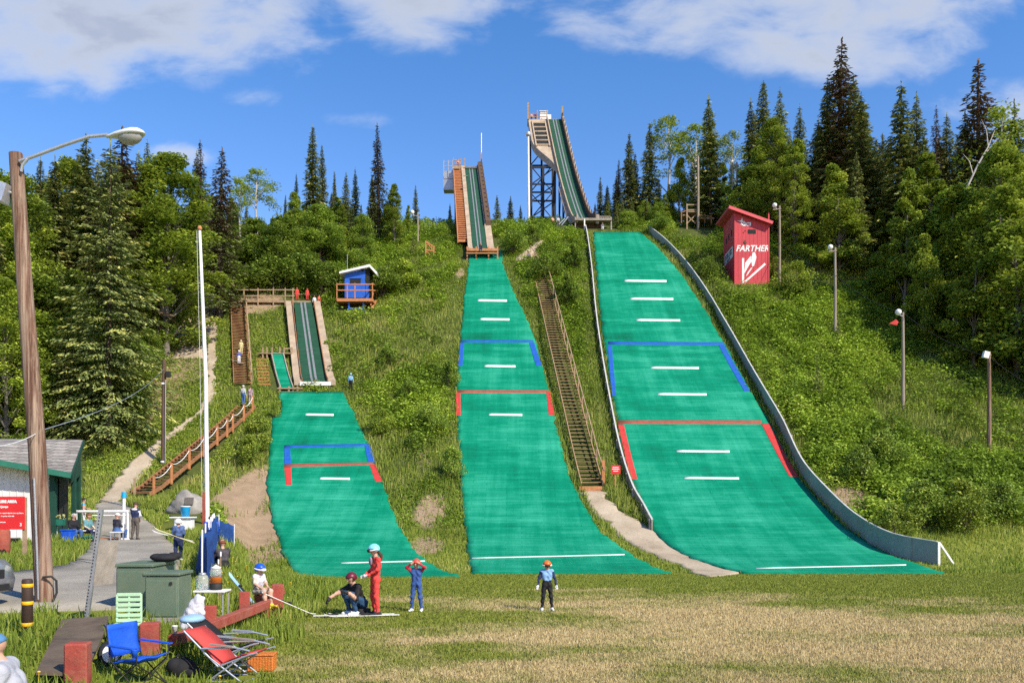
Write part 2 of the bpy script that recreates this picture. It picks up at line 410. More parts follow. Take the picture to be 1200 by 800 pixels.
def mat_plastic():
    m, nt, b, out = newmat('green_bristle_matting')
    tc = N(nt, 'ShaderNodeTexCoord'); sp = N(nt, 'ShaderNodeSeparateXYZ'); nt.links.new(tc.outputs['Object'], sp.inputs[0])
    # overlapping rows of bristle sheets: one tone per sheet, fine bristle streaks across
    br = N(nt, 'ShaderNodeTexBrick', i_Scale=1.0); br.offset = 0.4
    br.inputs['Color1'].default_value = (0.42, 0.42, 0.42, 1); br.inputs['Color2'].default_value = (0.60, 0.60, 0.60, 1); br.inputs['Mortar'].default_value = (0.22, 0.22, 0.22, 1)
    br.inputs['Mortar Size'].default_value = 0.022; br.inputs['Brick Width'].default_value = 2.4; br.inputs['Row Height'].default_value = 0.42; br.inputs['Mortar Smooth'].default_value = 0.6
    nt.links.new(tc.outputs['Object'], br.inputs['Vector'])
    mp = N(nt, 'ShaderNodeMapping'); mp.inputs['Scale'].default_value = (0.28, 3.2, 0.4); nt.links.new(tc.outputs['Object'], mp.inputs[0])
    n1 = N(nt, 'ShaderNodeTexNoise', i_Scale=1.6, i_Detail=6.0, i_Roughness=0.7); nt.links.new(mp.outputs[0], n1.inputs['Vector'])
    n2 = N(nt, 'ShaderNodeTexNoise', i_Scale=0.16, i_Detail=5.0, i_Roughness=0.6); nt.links.new(tc.outputs['Object'], n2.inputs['Vector'])
    n3 = N(nt, 'ShaderNodeTexNoise', i_Scale=9.0, i_Detail=3.0, i_Roughness=0.8); nt.links.new(tc.outputs['Object'], n3.inputs['Vector'])
    mp4 = N(nt, 'ShaderNodeMapping'); mp4.inputs['Scale'].default_value = (0.9, 0.06, 0.02); nt.links.new(tc.outputs['Object'], mp4.inputs[0])
    n4 = N(nt, 'ShaderNodeTexNoise', i_Scale=1.0, i_Detail=5.0, i_Roughness=0.65); nt.links.new(mp4.outputs[0], n4.inputs['Vector'])     # worn streaks down the fall line
    mp5 = N(nt, 'ShaderNodeMapping'); mp5.inputs['Scale'].default_value = (0.12, 0.9, 0.3); nt.links.new(tc.outputs['Object'], mp5.inputs[0])
    n5 = N(nt, 'ShaderNodeTexNoise', i_Scale=1.0, i_Detail=3.0, i_Roughness=0.6); nt.links.new(mp5.outputs[0], n5.inputs['Vector'])      # faded cross bands
    def mm(op, a, c):
        n = N(nt, 'ShaderNodeMath', operation=op)
        for i, v in enumerate((a, c)):
            if isinstance(v, (int, float)): n.inputs[i].default_value = v
            else: nt.links.new(v, n.inputs[i])
        return n.outputs[0]
    wear = mm('ADD', mm('MULTIPLY', mm('SUBTRACT', n4.outputs[0], .5), .42), mm('MULTIPLY', mm('SUBTRACT', n5.outputs[0], .5), .38))
    f = mm('ADD', wear, mm('ADD', mm('MULTIPLY', br.outputs[0], 0.35), mm('ADD', mm('MULTIPLY', n1.outputs[0], 0.36), mm('ADD', mm('MULTIPLY', n2.outputs[0], 0.58), mm('MULTIPLY', n3.outputs[0], 0.18)))))
    r = ramp(nt, [(0.46, (0.001, 0.098, 0.050)), (0.70, (0.001, 0.210, 0.112)), (0.98, (0.040, 0.36, 0.225))])
    nt.links.new(f, r.inputs[0]); nt.links.new(r.outputs[0], b.inputs['Base Color'])
    b.inputs['Roughness'].default_value = 0.7; b.inputs['Specular IOR Level'].default_value = 0.1
    bp = N(nt, 'ShaderNodeBump', i_Strength=0.5, i_Distance=0.07); nt.links.new(mm('ADD', n1.outputs[0], mm('ADD', mm('MULTIPLY', n3.outputs[0], 0.5), mm('MULTIPLY', br.outputs[0], 0.7))), bp.inputs['Height'])
    nt.links.new(bp.outputs[0], b.inputs['Normal'])
    return m
MT['mat'] = mat_plastic()
MT['mat_dark'] = mat('dark_green_track_matting', (0.010, 0.060, 0.030), 0.8, 0.3, 1.0, 0.3, stretch=(1, 3, 1), dirt=(0.02, 0.085, 0.045))

def dry_mask(nt):
    """where the run-out field is worn to straw: same world-space pattern for turf sheet and blades"""
    geo = N(nt, 'ShaderNodeNewGeometry'); sp = N(nt, 'ShaderNodeSeparateXYZ'); nt.links.new(geo.outputs['Position'], sp.inputs[0])
    def mm(op, a, c):
        n = N(nt, 'ShaderNodeMath', operation=op)
        for i, v in enumerate((a, c)):
            if isinstance(v, (int, float)): n.inputs[i].default_value = v
            else: nt.links.new(v, n.inputs[i])
        return n.outputs[0]
    def noise(s, st, d=5.0, r=.6):
        mp = N(nt, 'ShaderNodeMapping'); mp.inputs['Scale'].default_value = st; nt.links.new(geo.outputs['Position'], mp.inputs[0])
        n = N(nt, 'ShaderNodeTexNoise', i_Scale=s, i_Detail=d, i_Roughness=r); nt.links.new(mp.outputs[0], n.inputs['Vector']); return n.outputs[0]
    ex = mm('DIVIDE', mm('SUBTRACT', sp.outputs[0], 5.8), 8.0); ey = mm('DIVIDE', mm('SUBTRACT', sp.outputs[1], 15.5), 8.5)
    inside = mm('MAXIMUM', mm('SUBTRACT', 1.1, mm('ADD', mm('MULTIPLY', ex, ex), mm('MULTIPLY', ey, ey))), -1.6)
    v = mm('ADD', mm('MULTIPLY', inside, 0.17), mm('ADD', mm('MULTIPLY', noise(.30, (.55, 1, 0)), 1.25), mm('ADD', mm('MULTIPLY', noise(1.3, (.6, 1, 0), 6.0, .75), .55), mm('MULTIPLY', noise(7.0, (1, 1, 0), 4.0, .8), .30))))
    n = N(nt, 'ShaderNodeMapRange', interpolation_type='SMOOTHSTEP'); nt.links.new(v, n.inputs[0]); n.inputs[1].default_value = .97; n.inputs[2].default_value = 1.24; n.inputs[4].default_value = .95
    return n.outputs[0]

def mat_ground():
    m, nt, b, out = newmat('ground_turf')
    geo = N(nt, 'ShaderNodeNewGeometry'); sp = N(nt, 'ShaderNodeSeparateXYZ'); nt.links.new(geo.outputs['Position'], sp.inputs[0])
    def noise(s, d=6.0, r=0.65, st=(1, 1, 1)):
        mp = N(nt, 'ShaderNodeMapping'); mp.inputs['Scale'].default_value = st; nt.links.new(geo.outputs['Position'], mp.inputs[0])
        n = N(nt, 'ShaderNodeTexNoise', i_Scale=s, i_Detail=d, i_Roughness=r); nt.links.new(mp.outputs[0], n.inputs['Vector']); return n.outputs[0]
    def mixc(f, a, c):
        n = N(nt, 'ShaderNodeMix', data_type='RGBA')
        if isinstance(f, (int, float)): n.inputs[0].default_value = f
        else: nt.links.new(f, n.inputs[0])
        for k, v in ((6, a), (7, c)):
            if isinstance(v, tuple): n.inputs[k].default_value = (*v, 1)
            else: nt.links.new(v, n.inputs[k])
        return n.outputs[2]
    def mrange(v, a, c, lo=0.0, hi=1.0):
        n = N(nt, 'ShaderNodeMapRange', interpolation_type='SMOOTHSTEP'); nt.links.new(v, n.inputs[0])
        n.inputs[1].default_value = a; n.inputs[2].default_value = c; n.inputs[3].default_value = lo; n.inputs[4].default_value = hi; return n.outputs[0]
    def mm(op, a, c):
        n = N(nt, 'ShaderNodeMath', operation=op)
        for i, v in enumerate((a, c)):
            if isinstance(v, (int, float)): n.inputs[i].default_value = v
            else: nt.links.new(v, n.inputs[i])
        return n.outputs[0]
    fine = noise(16.0, 4.0, 0.8); med = noise(1.1, 6.0, 0.7); big = noise(0.22, 5.0, 0.6, (0.55, 1.0, 1.0))
    green = ramp(nt, [(0.30, (0.11, 0.135, 0.018)), (0.55, (0.215, 0.235, 0.038)), (0.75, (0.32, 0.31, 0.075))])
    nt.links.new(mm('ADD', mm('MULTIPLY', fine, 0.5), mm('MULTIPLY', med, 0.5)), green.inputs[0])
    straw = ramp(nt, [(0.30, (0.34, 0.25, 0.11)), (0.55, (0.55, 0.43, 0.215)), (0.75, (0.74, 0.60, 0.34))])
    nt.links.new(mm('ADD', mm('MULTIPLY', fine, 0.6), mm('MULTIPLY', med, 0.4)), straw.inputs[0])
    dryf = dry_mask(nt)
    field = mixc(dryf, green.outputs[0], straw.outputs[0])
    # hillside soil and litter under the plants
    soil = ramp(nt, [(0.3, (0.045, 0.055, 0.014)), (0.6, (0.085, 0.105, 0.026)), (0.8, (0.16, 0.14, 0.06))]); nt.links.new(mm('ADD', mm('MULTIPLY', med, 0.6), mm('MULTIPLY', fine, 0.4)), soil.inputs[0])
    hillf = mrange(sp.outputs[2], 0.35, 2.2)
    col = mixc(hillf, field, soil.outputs[0])
    at = N(nt, 'ShaderNodeAttribute', attribute_name='tint')          # bare, eroded earth
    bare = ramp(nt, [(0.3, (0.20, 0.135, 0.080)), (0.6, (0.36, 0.26, 0.165)), (0.8, (0.46, 0.36, 0.25))]); nt.links.new(mm('ADD', mm('MULTIPLY', med, 0.5), mm('MULTIPLY', fine, 0.5)), bare.inputs[0])
    bf = mrange(mm('ADD', at.outputs['Fac'], mm('MULTIPLY', mm('SUBTRACT', med, 0.5), 0.9)), 0.4, 0.7)
    col = mixc(bf, col, bare.outputs[0])
    nt.links.new(col, b.inputs['Base Color']); b.inputs['Roughness'].default_value = 0.95; b.inputs['Specular IOR Level'].default_value = 0.1
    bp = N(nt, 'ShaderNodeBump', i_Strength=0.7, i_Distance=0.05); nt.links.new(mm('ADD', fine, med), bp.inputs['Height']); nt.links.new(bp.outputs[0], b.inputs['Normal'])
    return m

def mat_gravel(name, lo, mid, hi, scale=5.0):
    m, nt, b, out = newmat(name)
    geo = N(nt, 'ShaderNodeNewGeometry')
    n1 = N(nt, 'ShaderNodeTexNoise', i_Scale=scale, i_Detail=8.0, i_Roughness=0.8); nt.links.new(geo.outputs['Position'], n1.inputs['Vector'])
    n2 = N(nt, 'ShaderNodeTexNoise', i_Scale=0.5, i_Detail=5.0); nt.links.new(geo.outputs['Position'], n2.inputs['Vector'])
    a = N(nt, 'ShaderNodeMath', operation='MULTIPLY_ADD'); nt.links.new(n2.outputs[0], a.inputs[0]); a.inputs[1].default_value = 0.7
    s = N(nt, 'ShaderNodeMath', operation='MULTIPLY'); nt.links.new(n1.outputs[0], s.inputs[0]); s.inputs[1].default_value = 0.6
    nt.links.new(s.outputs[0], a.inputs[2])
    r = ramp(nt, [(0.42, lo), (0.62, mid), (0.82, hi)]); nt.links.new(a.outputs[0], r.inputs[0]); nt.links.new(r.outputs[0], b.inputs['Base Color'])
    b.inputs['Roughness'].default_value = 0.95; b.inputs['Specular IOR Level'].default_value = 0.15
    bp = N(nt, 'ShaderNodeBump', i_Strength=0.6, i_Distance=0.04); nt.links.new(n1.outputs[0], bp.inputs['Height']); nt.links.new(bp.outputs[0], b.inputs['Normal'])
    return m
MT['ground'] = mat_ground()
MT['gravel'] = mat_gravel('trodden_gravel', (0.24, 0.185, 0.125), (0.37, 0.30, 0.21), (0.48, 0.40, 0.29))
MT['asphalt'] = mat_gravel('old_asphalt', (0.19, 0.17, 0.14), (0.275, 0.25, 0.205), (0.37, 0.34, 0.28), 9.0)

# ------------------------------------------------------------------ ground sheet
def axis(lo, hi, step, far, n):
    mid = np.arange(lo, hi + 1e-6, step)
    g = np.geomspace(1, far, n)
    return np.concatenate([lo - g[::-1], mid, hi + g])
gx = axis(-48, 60, 0.5, 1800, 22); gy = axis(4, 140, 0.4, 1800, 22)
XX, YY = np.meshgrid(gx, gy)
ZZ = T(XX, YY)
bare = np.zeros_like(XX)
def bare_spot(x, y, rx, ry, s=1.0):
    global bare
    bare = np.maximum(bare, s * np.clip(1.25 - ((XX - x) / rx) ** 2 - ((YY - y) / ry) ** 2, 0, 1))
for (px, py, rx, ry, s) in [(290, 585, 2.6, 6.0, 1.0), (302, 625, 2.6, 5.0, 1.0), (316, 652, 1.6, 3.0, .8), (215, 400, 3.2, 6, .6), (200, 440, 3.0, 6, .58), (186, 475, 3.0, 5, .55), (232, 430, 2.2, 6, .5), (505, 600, 1.4, 3.5, 0.8), (500, 640, 1.5, 2.5, 0.7), (495, 540, 1.2, 3, .5), (1000, 585, 2.6, 2.6, 0.75), (700, 335, 1.2, 2, .5),
                            (302, 355, 3.5, 3, 0.8), (305, 325, 1.2, 2.0, 0.9), (225, 360, 3.0, 8, 0.55), (180, 470, 2.5, 6, 0.45), (625, 300, 1.5, 3, .7), (1190, 590, 2, 2, .6), (540, 320, .8, 2, .7), (385, 400, 1.5, 1.5, .5)]:
    h = hit(px, py); bare_spot(h.x, h.y, rx, ry, s)
ny, nx = XX.shape
ii = (np.arange(ny - 1)[:, None] * nx + np.arange(nx - 1)[None, :]).ravel()
gf = np.stack([ii, ii + 1, ii + nx + 1, ii + nx], 1)
gme = fmesh('ground', np.stack([XX, YY, ZZ], -1).reshape(-1, 3), gf, tint=bare.ravel(), mats=[MT['ground']], smooth=True)
tag(link('ground', gme), 'grassy run-out field rising into the ski jump hillside', 'ground', kind='structure')

# ------------------------------------------------------------------ strips lying on the ground
def ground_strip(rows, nc, dz, jitter=0.0, seed=1, step=0.5, fn=None, skirt=0.0):
    """rows: [(left Vector, right Vector)] ordered; returns V, F of a sheet that follows the ground"""
    rng = np.random.default_rng(seed)
    L = np.array([[a.x, a.y] for a, b in rows]); R = np.array([[b.x, b.y] for a, b in rows])
    seg = np.linalg.norm(np.diff((L + R) / 2, axis=0), axis=1); t = np.concatenate([[0], np.cumsum(seg)])
    tt = np.linspace(0, t[-1], max(2, int(t[-1] / step) + 1))
    Lx, Ly, Rx, Ry = [np.interp(tt, t, c) for c in (L[:, 0], L[:, 1], R[:, 0], R[:, 1])]
    s = np.linspace(0, 1, nc)[None, :]
    ja = rng.normal(0, jitter, len(tt)); jb = rng.normal(0, jitter, len(tt))
    X = (Lx + ja)[:, None] * (1 - s) + (Rx + jb)[:, None] * s; Y = Ly[:, None] * (1 - s) + Ry[:, None] * s
    Z = (fn or T)(X, Y) + dz
    return X, Y, Z
def grid_faces(ny, nx):
    ii = (np.arange(ny - 1)[:, None] * nx + np.arange(nx - 1)[None, :]).ravel()
    return np.stack([ii, ii + 1, ii + nx + 1, ii + nx], 1)
def sheet(name, rows, m, dz=0.04, nc=8, jitter=0.1, seed=1, step=0.5, parent=None, th=0.0):
    X, Y, Z = ground_strip(rows, nc, dz, jitter, seed, step)
    V = np.stack([X, Y, Z], -1).reshape(-1, 3); ny, nx = X.shape; Fc = grid_faces(ny, nx)
    fl = [Fc]
    if th:                                            # a skirt round the edge gives the sheet its thickness
        ring = np.concatenate([np.arange(nx), nx * np.arange(1, ny) + nx - 1, (ny - 1) * nx + np.arange(nx - 2, -1, -1), nx * np.arange(ny - 2, 0, -1)])
        V2 = V[ring].copy(); V2[:, 2] -= th; b = len(V); V = np.concatenate([V, V2]); k = np.arange(len(ring)); k2 = (k + 1) % len(ring)
        fl.append(np.stack([ring[k2], ring[k], b + k, b + k2], 1))
    off = np.zeros(3)
    if parent is not None: off = np.array(parent.location)
    return link(name, fmesh(name, V - off, fl, mats=[m], smooth=True), parent)
PATHS = []
def path(name, pix, m, label, dz=0.045, nc=8, jitter=0.12, seed=1):
    rows = [(hit(*a), hit(*b)) for a, b in pix]
    o = sheet(name, rows, m, dz, nc, jitter, seed, th=0.12)
    tag(o, label, 'path', kind='structure')
    PATHS.append([(r[0].x, r[0].y) for r in rows] + [(r[1].x, r[1].y) for r in rows[::-1]])
    return o
path('gravel_path', [((684, 574), (706, 574)), ((690, 590), (716, 588)), ((704, 608), (732, 602)), ((722, 624), (756, 616)), ((742, 640), (785, 632)), ((768, 652), (818, 648)), ((800, 664), (842, 659)), ((830, 676), (868, 672))],
     MT['gravel'], 'pale gravel path running down from the long stairs to the field', seed=3, jitter=0.18)
path('gravel_path', [((112, 592), (140, 588)), ((128, 570), (158, 568)), ((150, 545), (176, 545)), ((180, 520), (192, 520)), ((205, 503), (215, 503)), ((228, 486), (236, 484)), ((240, 470), (250, 468)), ((243, 440), (252, 438)), ((242, 400), (253, 398)), ((240, 365), (256, 362)), ((232, 340), (246, 338))],
     MT['gravel'], 'narrow gravel trail climbing the grassy slope past the dark pole', seed=4, jitter=0.15)
path('gravel_path', [((204, 420), (240, 420)), ((212, 390), (240, 390)), ((222, 360), (240, 360)), ((226, 338), (242, 336))],
     MT['gravel'], 'stony washed-out slope below the left forest edge', seed=5, jitter=0.25)
path('gravel_path', [((602, 305), (614, 307)), ((612, 295), (624, 298)), ((624, 288), (632, 290)), ((634, 281), (639, 282))],
     MT['gravel'], 'short pale footpath reaching the top of the long stairs', seed=6, jitter=0.1)
path('road', [((-70, 670), (-70, 722)), ((-10, 673), (10, 717)), ((50, 668), (112, 715)), ((84, 660), (180, 712)), ((90, 657), (206, 684)), ((92, 655), (212, 668)), ((104, 646), (214, 652)), ((106, 636), (206, 640)), ((104, 628), (190, 626)), ((108, 612), (176, 612)), ((110, 600), (160, 598)), ((112, 590), (140, 587))],
     MT['asphalt'], 'worn grey asphalt drive between the white hut and the bank', seed=7, jitter=0.15)

# ------------------------------------------------------------------ plastic landing hills
HILLS = []
def edge(pix): return [hit(*p) for p in pix]
def by_y(pts, ys):
    p = sorted([(v.y, v.x) for v in pts]); return np.interp(ys, [a for a, _ in p], [b for _, b in p])
def hill(name, left, right, label, foot, top, seed):
    Lp, Rp = edge(left), edge(right)
    ys = np.arange(foot, top + 0.01, 0.5)
    lx, rx = by_y(Lp, ys), by_y(Rp, ys)
    root = thing(name, label, 'ski jump hill', (float((lx[0] + rx[0]) / 2), foot, Tz((lx[0] + rx[0]) / 2, foot)), group='green plastic landing hills')
    rows = [(Vector((a, y, 0)), Vector((b, y, 0))) for a, b, y in zip(lx, rx, ys)]
    sheet('matting', rows, MT['mat'], 0.12, 24, 0.07, seed, 0.5, root, th=0.3)
    HILLS.append([(a, y) for a, y in zip(lx, ys)] + [(b, y) for b, y in zip(rx[::-1], ys[::-1])])
    root['_e'] = 1; del root['_e']
    return root, (lambda y: (float(np.interp(y, ys, lx)), float(np.interp(y, ys, rx))))
def mark(name, root, quad, m, dz=0.135, label=None, n=10):
    """quad: photo corners (left far, right far, right near, left near)"""
    a, b, c, d = [hit(*q) for q in quad]
    rows = [(d.lerp(a, t), c.lerp(b, t)) for t in (0, .25, .5, .75, 1)]
    o = sheet(name, rows, m, dz, n, 0.0, 1, 0.12, root, th=0.04)
    if label: o['label'] = label
    return o
def bars(root, lst, th=2.3):
    for (x0, x1, y) in lst:
        mark('distance_bar', root, ((x0, y - th / 2), (x1, y - th / 2 + .6), (x1, y + th / 2 + .6), (x0, y + th / 2)), MT['white_line'])
big, bigE = hill('landing_hill', [(695, 272), (697, 300), (702, 360), (710, 420), (720, 480), (727, 515), (745, 580), (763, 618), (778, 636), (800, 650), (835, 663), (870, 672)],
     [(748, 272), (770, 290), (800, 325), (830, 370), (850, 405), (880, 460), (905, 500), (935, 560), (965, 594), (1000, 627), (1035, 648), (1080, 664), (1100, 671)],
     'largest green landing hill, right, walled down its far edge', 44.2, 113.2, 11)
bars(big, [(732, 781, 330), (739, 789, 351), (746, 797, 376), (763, 819, 432), (771, 828, 463), (793, 855, 530), (802, 866, 561.5)])
mark('blue_line', big, ((712, 401.5), (848, 402.5), (849, 406), (713, 405)), MT['blue_line'])
mark('edge_band', big, ((712, 406), (717, 406), (722, 465), (717, 465)), MT['blue_line'], label='blue band on the left edge')
mark('edge_band', big, ((842, 406), (849, 406), (879, 460), (872, 460)), MT['blue_line'], label='blue band on the right edge')
mark('red_line', big, ((723, 494), (892, 494), (893, 498.5), (724, 498)), MT['red_faded'])
mark('edge_band', big, ((724, 499), (731, 499), (747, 563), (739, 563)), MT['red_line'], label='red band on the left edge')
mark('edge_band', big, ((892, 498), (901, 498), (936, 560), (925, 560)), MT['red_line'], label='red band on the right edge')
mark('boundary_string', big, ((886, 667.9), (1062, 663.9), (1062, 664.5), (886, 668.5)), MT['white_line'], 0.15)
mid, midE = hill('landing_hill', [(549, 309), (543, 360), (539, 400), (536, 450), (536, 500), (540, 560), (545, 620), (550, 655), (553, 673)],
     [(589, 309), (600, 340), (615, 370), (628, 400), (638, 440), (648, 480), (655, 515), (668, 560), (685, 595), (705, 625), (735, 648), (780, 671)],
     'middle green landing hill, between the cabin slope and the long stairs', 44.2, 107.0, 12)
bars(mid, [(560, 594, 353), (563, 597, 375), (568, 604, 430), (573, 612, 487)])
mark('blue_line', mid, ((540, 399.8), (625, 399.8), (625.5, 402.6), (540, 402.6)), MT['blue_line'])
mark('edge_band', mid, ((539, 403), (544, 403), (542, 430), (537, 430)), MT['blue_line'], label='blue band on the left edge')
mark('edge_band', mid, ((620, 403), (626, 403), (635, 430), (628, 430)), MT['blue_line'], label='blue band on the right edge')
mark('red_line', mid, ((536, 458.5), (642, 458.5), (642.5, 462), (536, 462)), MT['red_faded'])
mark('edge_band', mid, ((534, 460), (539.5, 460), (540, 488), (534, 488)), MT['red_line'], label='red band on the left edge')
mark('edge_band', mid, ((640, 460), (645, 460), (650, 488), (643, 488)), MT['red_line'], label='red band on the right edge')
mark('boundary_string', mid, ((553, 655.7), (732, 651.7), (732, 652.3), (553, 656.4)), MT['white_line'], 0.15)
sml, smlE = hill('landing_hill', [(328, 462), (330, 484), (319, 490), (315, 530), (313, 570), (318, 605), (328, 640), (338, 660), (350, 676), (360, 680)],
     [(402, 462), (417, 490), (429, 518), (439, 543), (449, 568), (462, 605), (479, 638), (502, 660), (548, 677)],
     'smallest green landing hill, left, below the small dark in-run', 42.0, 75.0, 13)
bars(sml, [(358, 391, 487), (375, 410, 562)])
mark('blue_line', sml, ((333, 523.5), (432, 521.5), (433, 524.5), (333, 526.5)), MT['blue_line'])
mark('edge_band', sml, ((333, 526), (340, 526), (341, 546), (333, 546)), MT['blue_line'], label='blue band on the left edge')
mark('edge_band', sml, ((427, 524), (434, 524), (440, 543), (431, 543)), MT['blue_line'], label='blue band on the right edge')
mark('red_line', sml, ((333, 545.5), (438, 543.5), (439, 546.5), (333, 549)), MT['red_faded'])
mark('edge_band', sml, ((333, 549), (341, 549), (342, 570), (335, 570)), MT['red_line'], label='red band on the left edge')
mark('edge_band', sml, ((433, 546), (440, 546), (448, 566), (440, 566)), MT['red_line'], label='red band on the right edge')
mark('boundary_string', sml, ((400, 661.6), (498, 659.2), (498, 659.9), (400, 662.3)), MT['white_line'], 0.15)
# ------------------------------------------------------------------ foliage materials
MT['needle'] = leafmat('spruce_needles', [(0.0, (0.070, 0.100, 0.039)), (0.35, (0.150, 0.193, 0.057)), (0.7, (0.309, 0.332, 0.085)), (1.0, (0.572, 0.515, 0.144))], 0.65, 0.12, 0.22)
MT['needle_brown'] = leafmat('browned_needles', [(0.0, (.050, .034, .024)), (0.35, (.125, .082, .052)), (0.58, (.19, .128, .078)), (0.74, (.10, .115, .048)), (1.0, (.17, .20, .07))], 0.75, 0.1, 0.25)
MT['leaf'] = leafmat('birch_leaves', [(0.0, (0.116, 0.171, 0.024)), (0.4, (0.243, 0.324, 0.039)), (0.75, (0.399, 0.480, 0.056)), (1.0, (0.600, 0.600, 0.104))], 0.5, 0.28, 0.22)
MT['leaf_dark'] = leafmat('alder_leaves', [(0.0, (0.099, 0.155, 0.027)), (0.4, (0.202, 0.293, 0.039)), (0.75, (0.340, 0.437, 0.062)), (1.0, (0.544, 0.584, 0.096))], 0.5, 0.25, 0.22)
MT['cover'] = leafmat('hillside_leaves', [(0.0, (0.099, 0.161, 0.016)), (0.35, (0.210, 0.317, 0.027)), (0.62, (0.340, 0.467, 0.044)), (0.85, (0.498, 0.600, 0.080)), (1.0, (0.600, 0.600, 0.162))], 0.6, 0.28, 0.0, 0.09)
MT['blade'] = leafmat('grass_blades', [(0.0, (0.091, 0.137, 0.015)), (0.4, (0.189, 0.259, 0.030)), (0.75, (0.318, 0.379, 0.060)), (1.0, (0.544, 0.476, 0.164))], 0.6, 0.35, 0.0, 0.15)
def mat_turf_blade():
    m, nt, b, out = newmat('turf_blades'); at = N(nt, 'ShaderNodeAttribute', attribute_name='tint')
    g = ramp(nt, [(0.0, (.10, .14, .016)), (.5, (.22, .26, .036)), (1.0, (.37, .36, .09))]); d = ramp(nt, [(0.0, (.34, .25, .11)), (.5, (.56, .44, .22)), (1.0, (.75, .61, .35))])
    nt.links.new(at.outputs['Fac'], g.inputs[0]); nt.links.new(at.outputs['Fac'], d.inputs[0])
    mx = N(nt, 'ShaderNodeMix', data_type='RGBA'); nt.links.new(dry_mask(nt), mx.inputs[0]); nt.links.new(g.outputs[0], mx.inputs[6]); nt.links.new(d.outputs[0], mx.inputs[7])
    nt.links.new(mx.outputs[2], b.inputs['Base Color']); b.inputs['Roughness'].default_value = .7; b.inputs['Specular IOR Level'].default_value = .15
    tr = N(nt, 'ShaderNodeBsdfTranslucent'); nt.links.new(mx.outputs[2], tr.inputs[0]); ms = N(nt, 'ShaderNodeMixShader', i_0=.3)
    nt.links.new(b.outputs[0], ms.inputs[1]); nt.links.new(tr.outputs[0], ms.inputs[2]); nt.links.new(ms.outputs[0], out.inputs[0]); return m
MT['turf_blade'] = mat_turf_blade()
MT['bark'] = mat('spruce_bark', (0.085, 0.062, 0.045), 0.9, 0.4, 3.0, 0.5, stretch=(5, 5, 0.6))
MT['bark_grey'] = mat('dark_birch_bark', (0.15, 0.135, 0.11), 0.85, 0.3, 2.0, 0.3, stretch=(2, 2, 5))  # darker bark, so the trunks stand out less
MT['bark_birch'] = mat('pale_birch_bark', (0.46, 0.43, 0.37), 0.8, 0.25, 2.0, 0.3, stretch=(2, 2, 5), dirt=(0.10, 0.09, 0.08))

def rnd_unit(rng, n):
    v = rng.normal(size=(n, 3)); return v / np.linalg.norm(v, axis=1, keepdims=True)
def diamonds(P, D, S, ln, wd):
    """leaf faces: centre P, long axis D (unit), side axis S (unit), length and width arrays -> V, F"""
    n = len(P); ln = np.broadcast_to(ln, (n,))[:, None]; wd = np.broadcast_to(wd, (n,))[:, None]
    V = np.stack([P - D * ln * .5, P + S * wd * .5 + D * ln * .06, P + D * ln * .5, P - S * wd * .5 + D * ln * .06], 1).reshape(-1, 3)
    return V, np.arange(4 * n).reshape(-1, 4)
def random_leaves(rng, P, size, up=0.5):
    n = len(P); nrm = rnd_unit(rng, n); nrm[:, 2] = np.abs(nrm[:, 2]) + up; nrm /= np.linalg.norm(nrm, axis=1, keepdims=True)
    a = rnd_unit(rng, n); D = np.cross(nrm, a); D /= np.linalg.norm(D, axis=1, keepdims=True) + 1e-9; S = np.cross(nrm, D)
    return diamonds(P, D, S, size, size * 0.62)

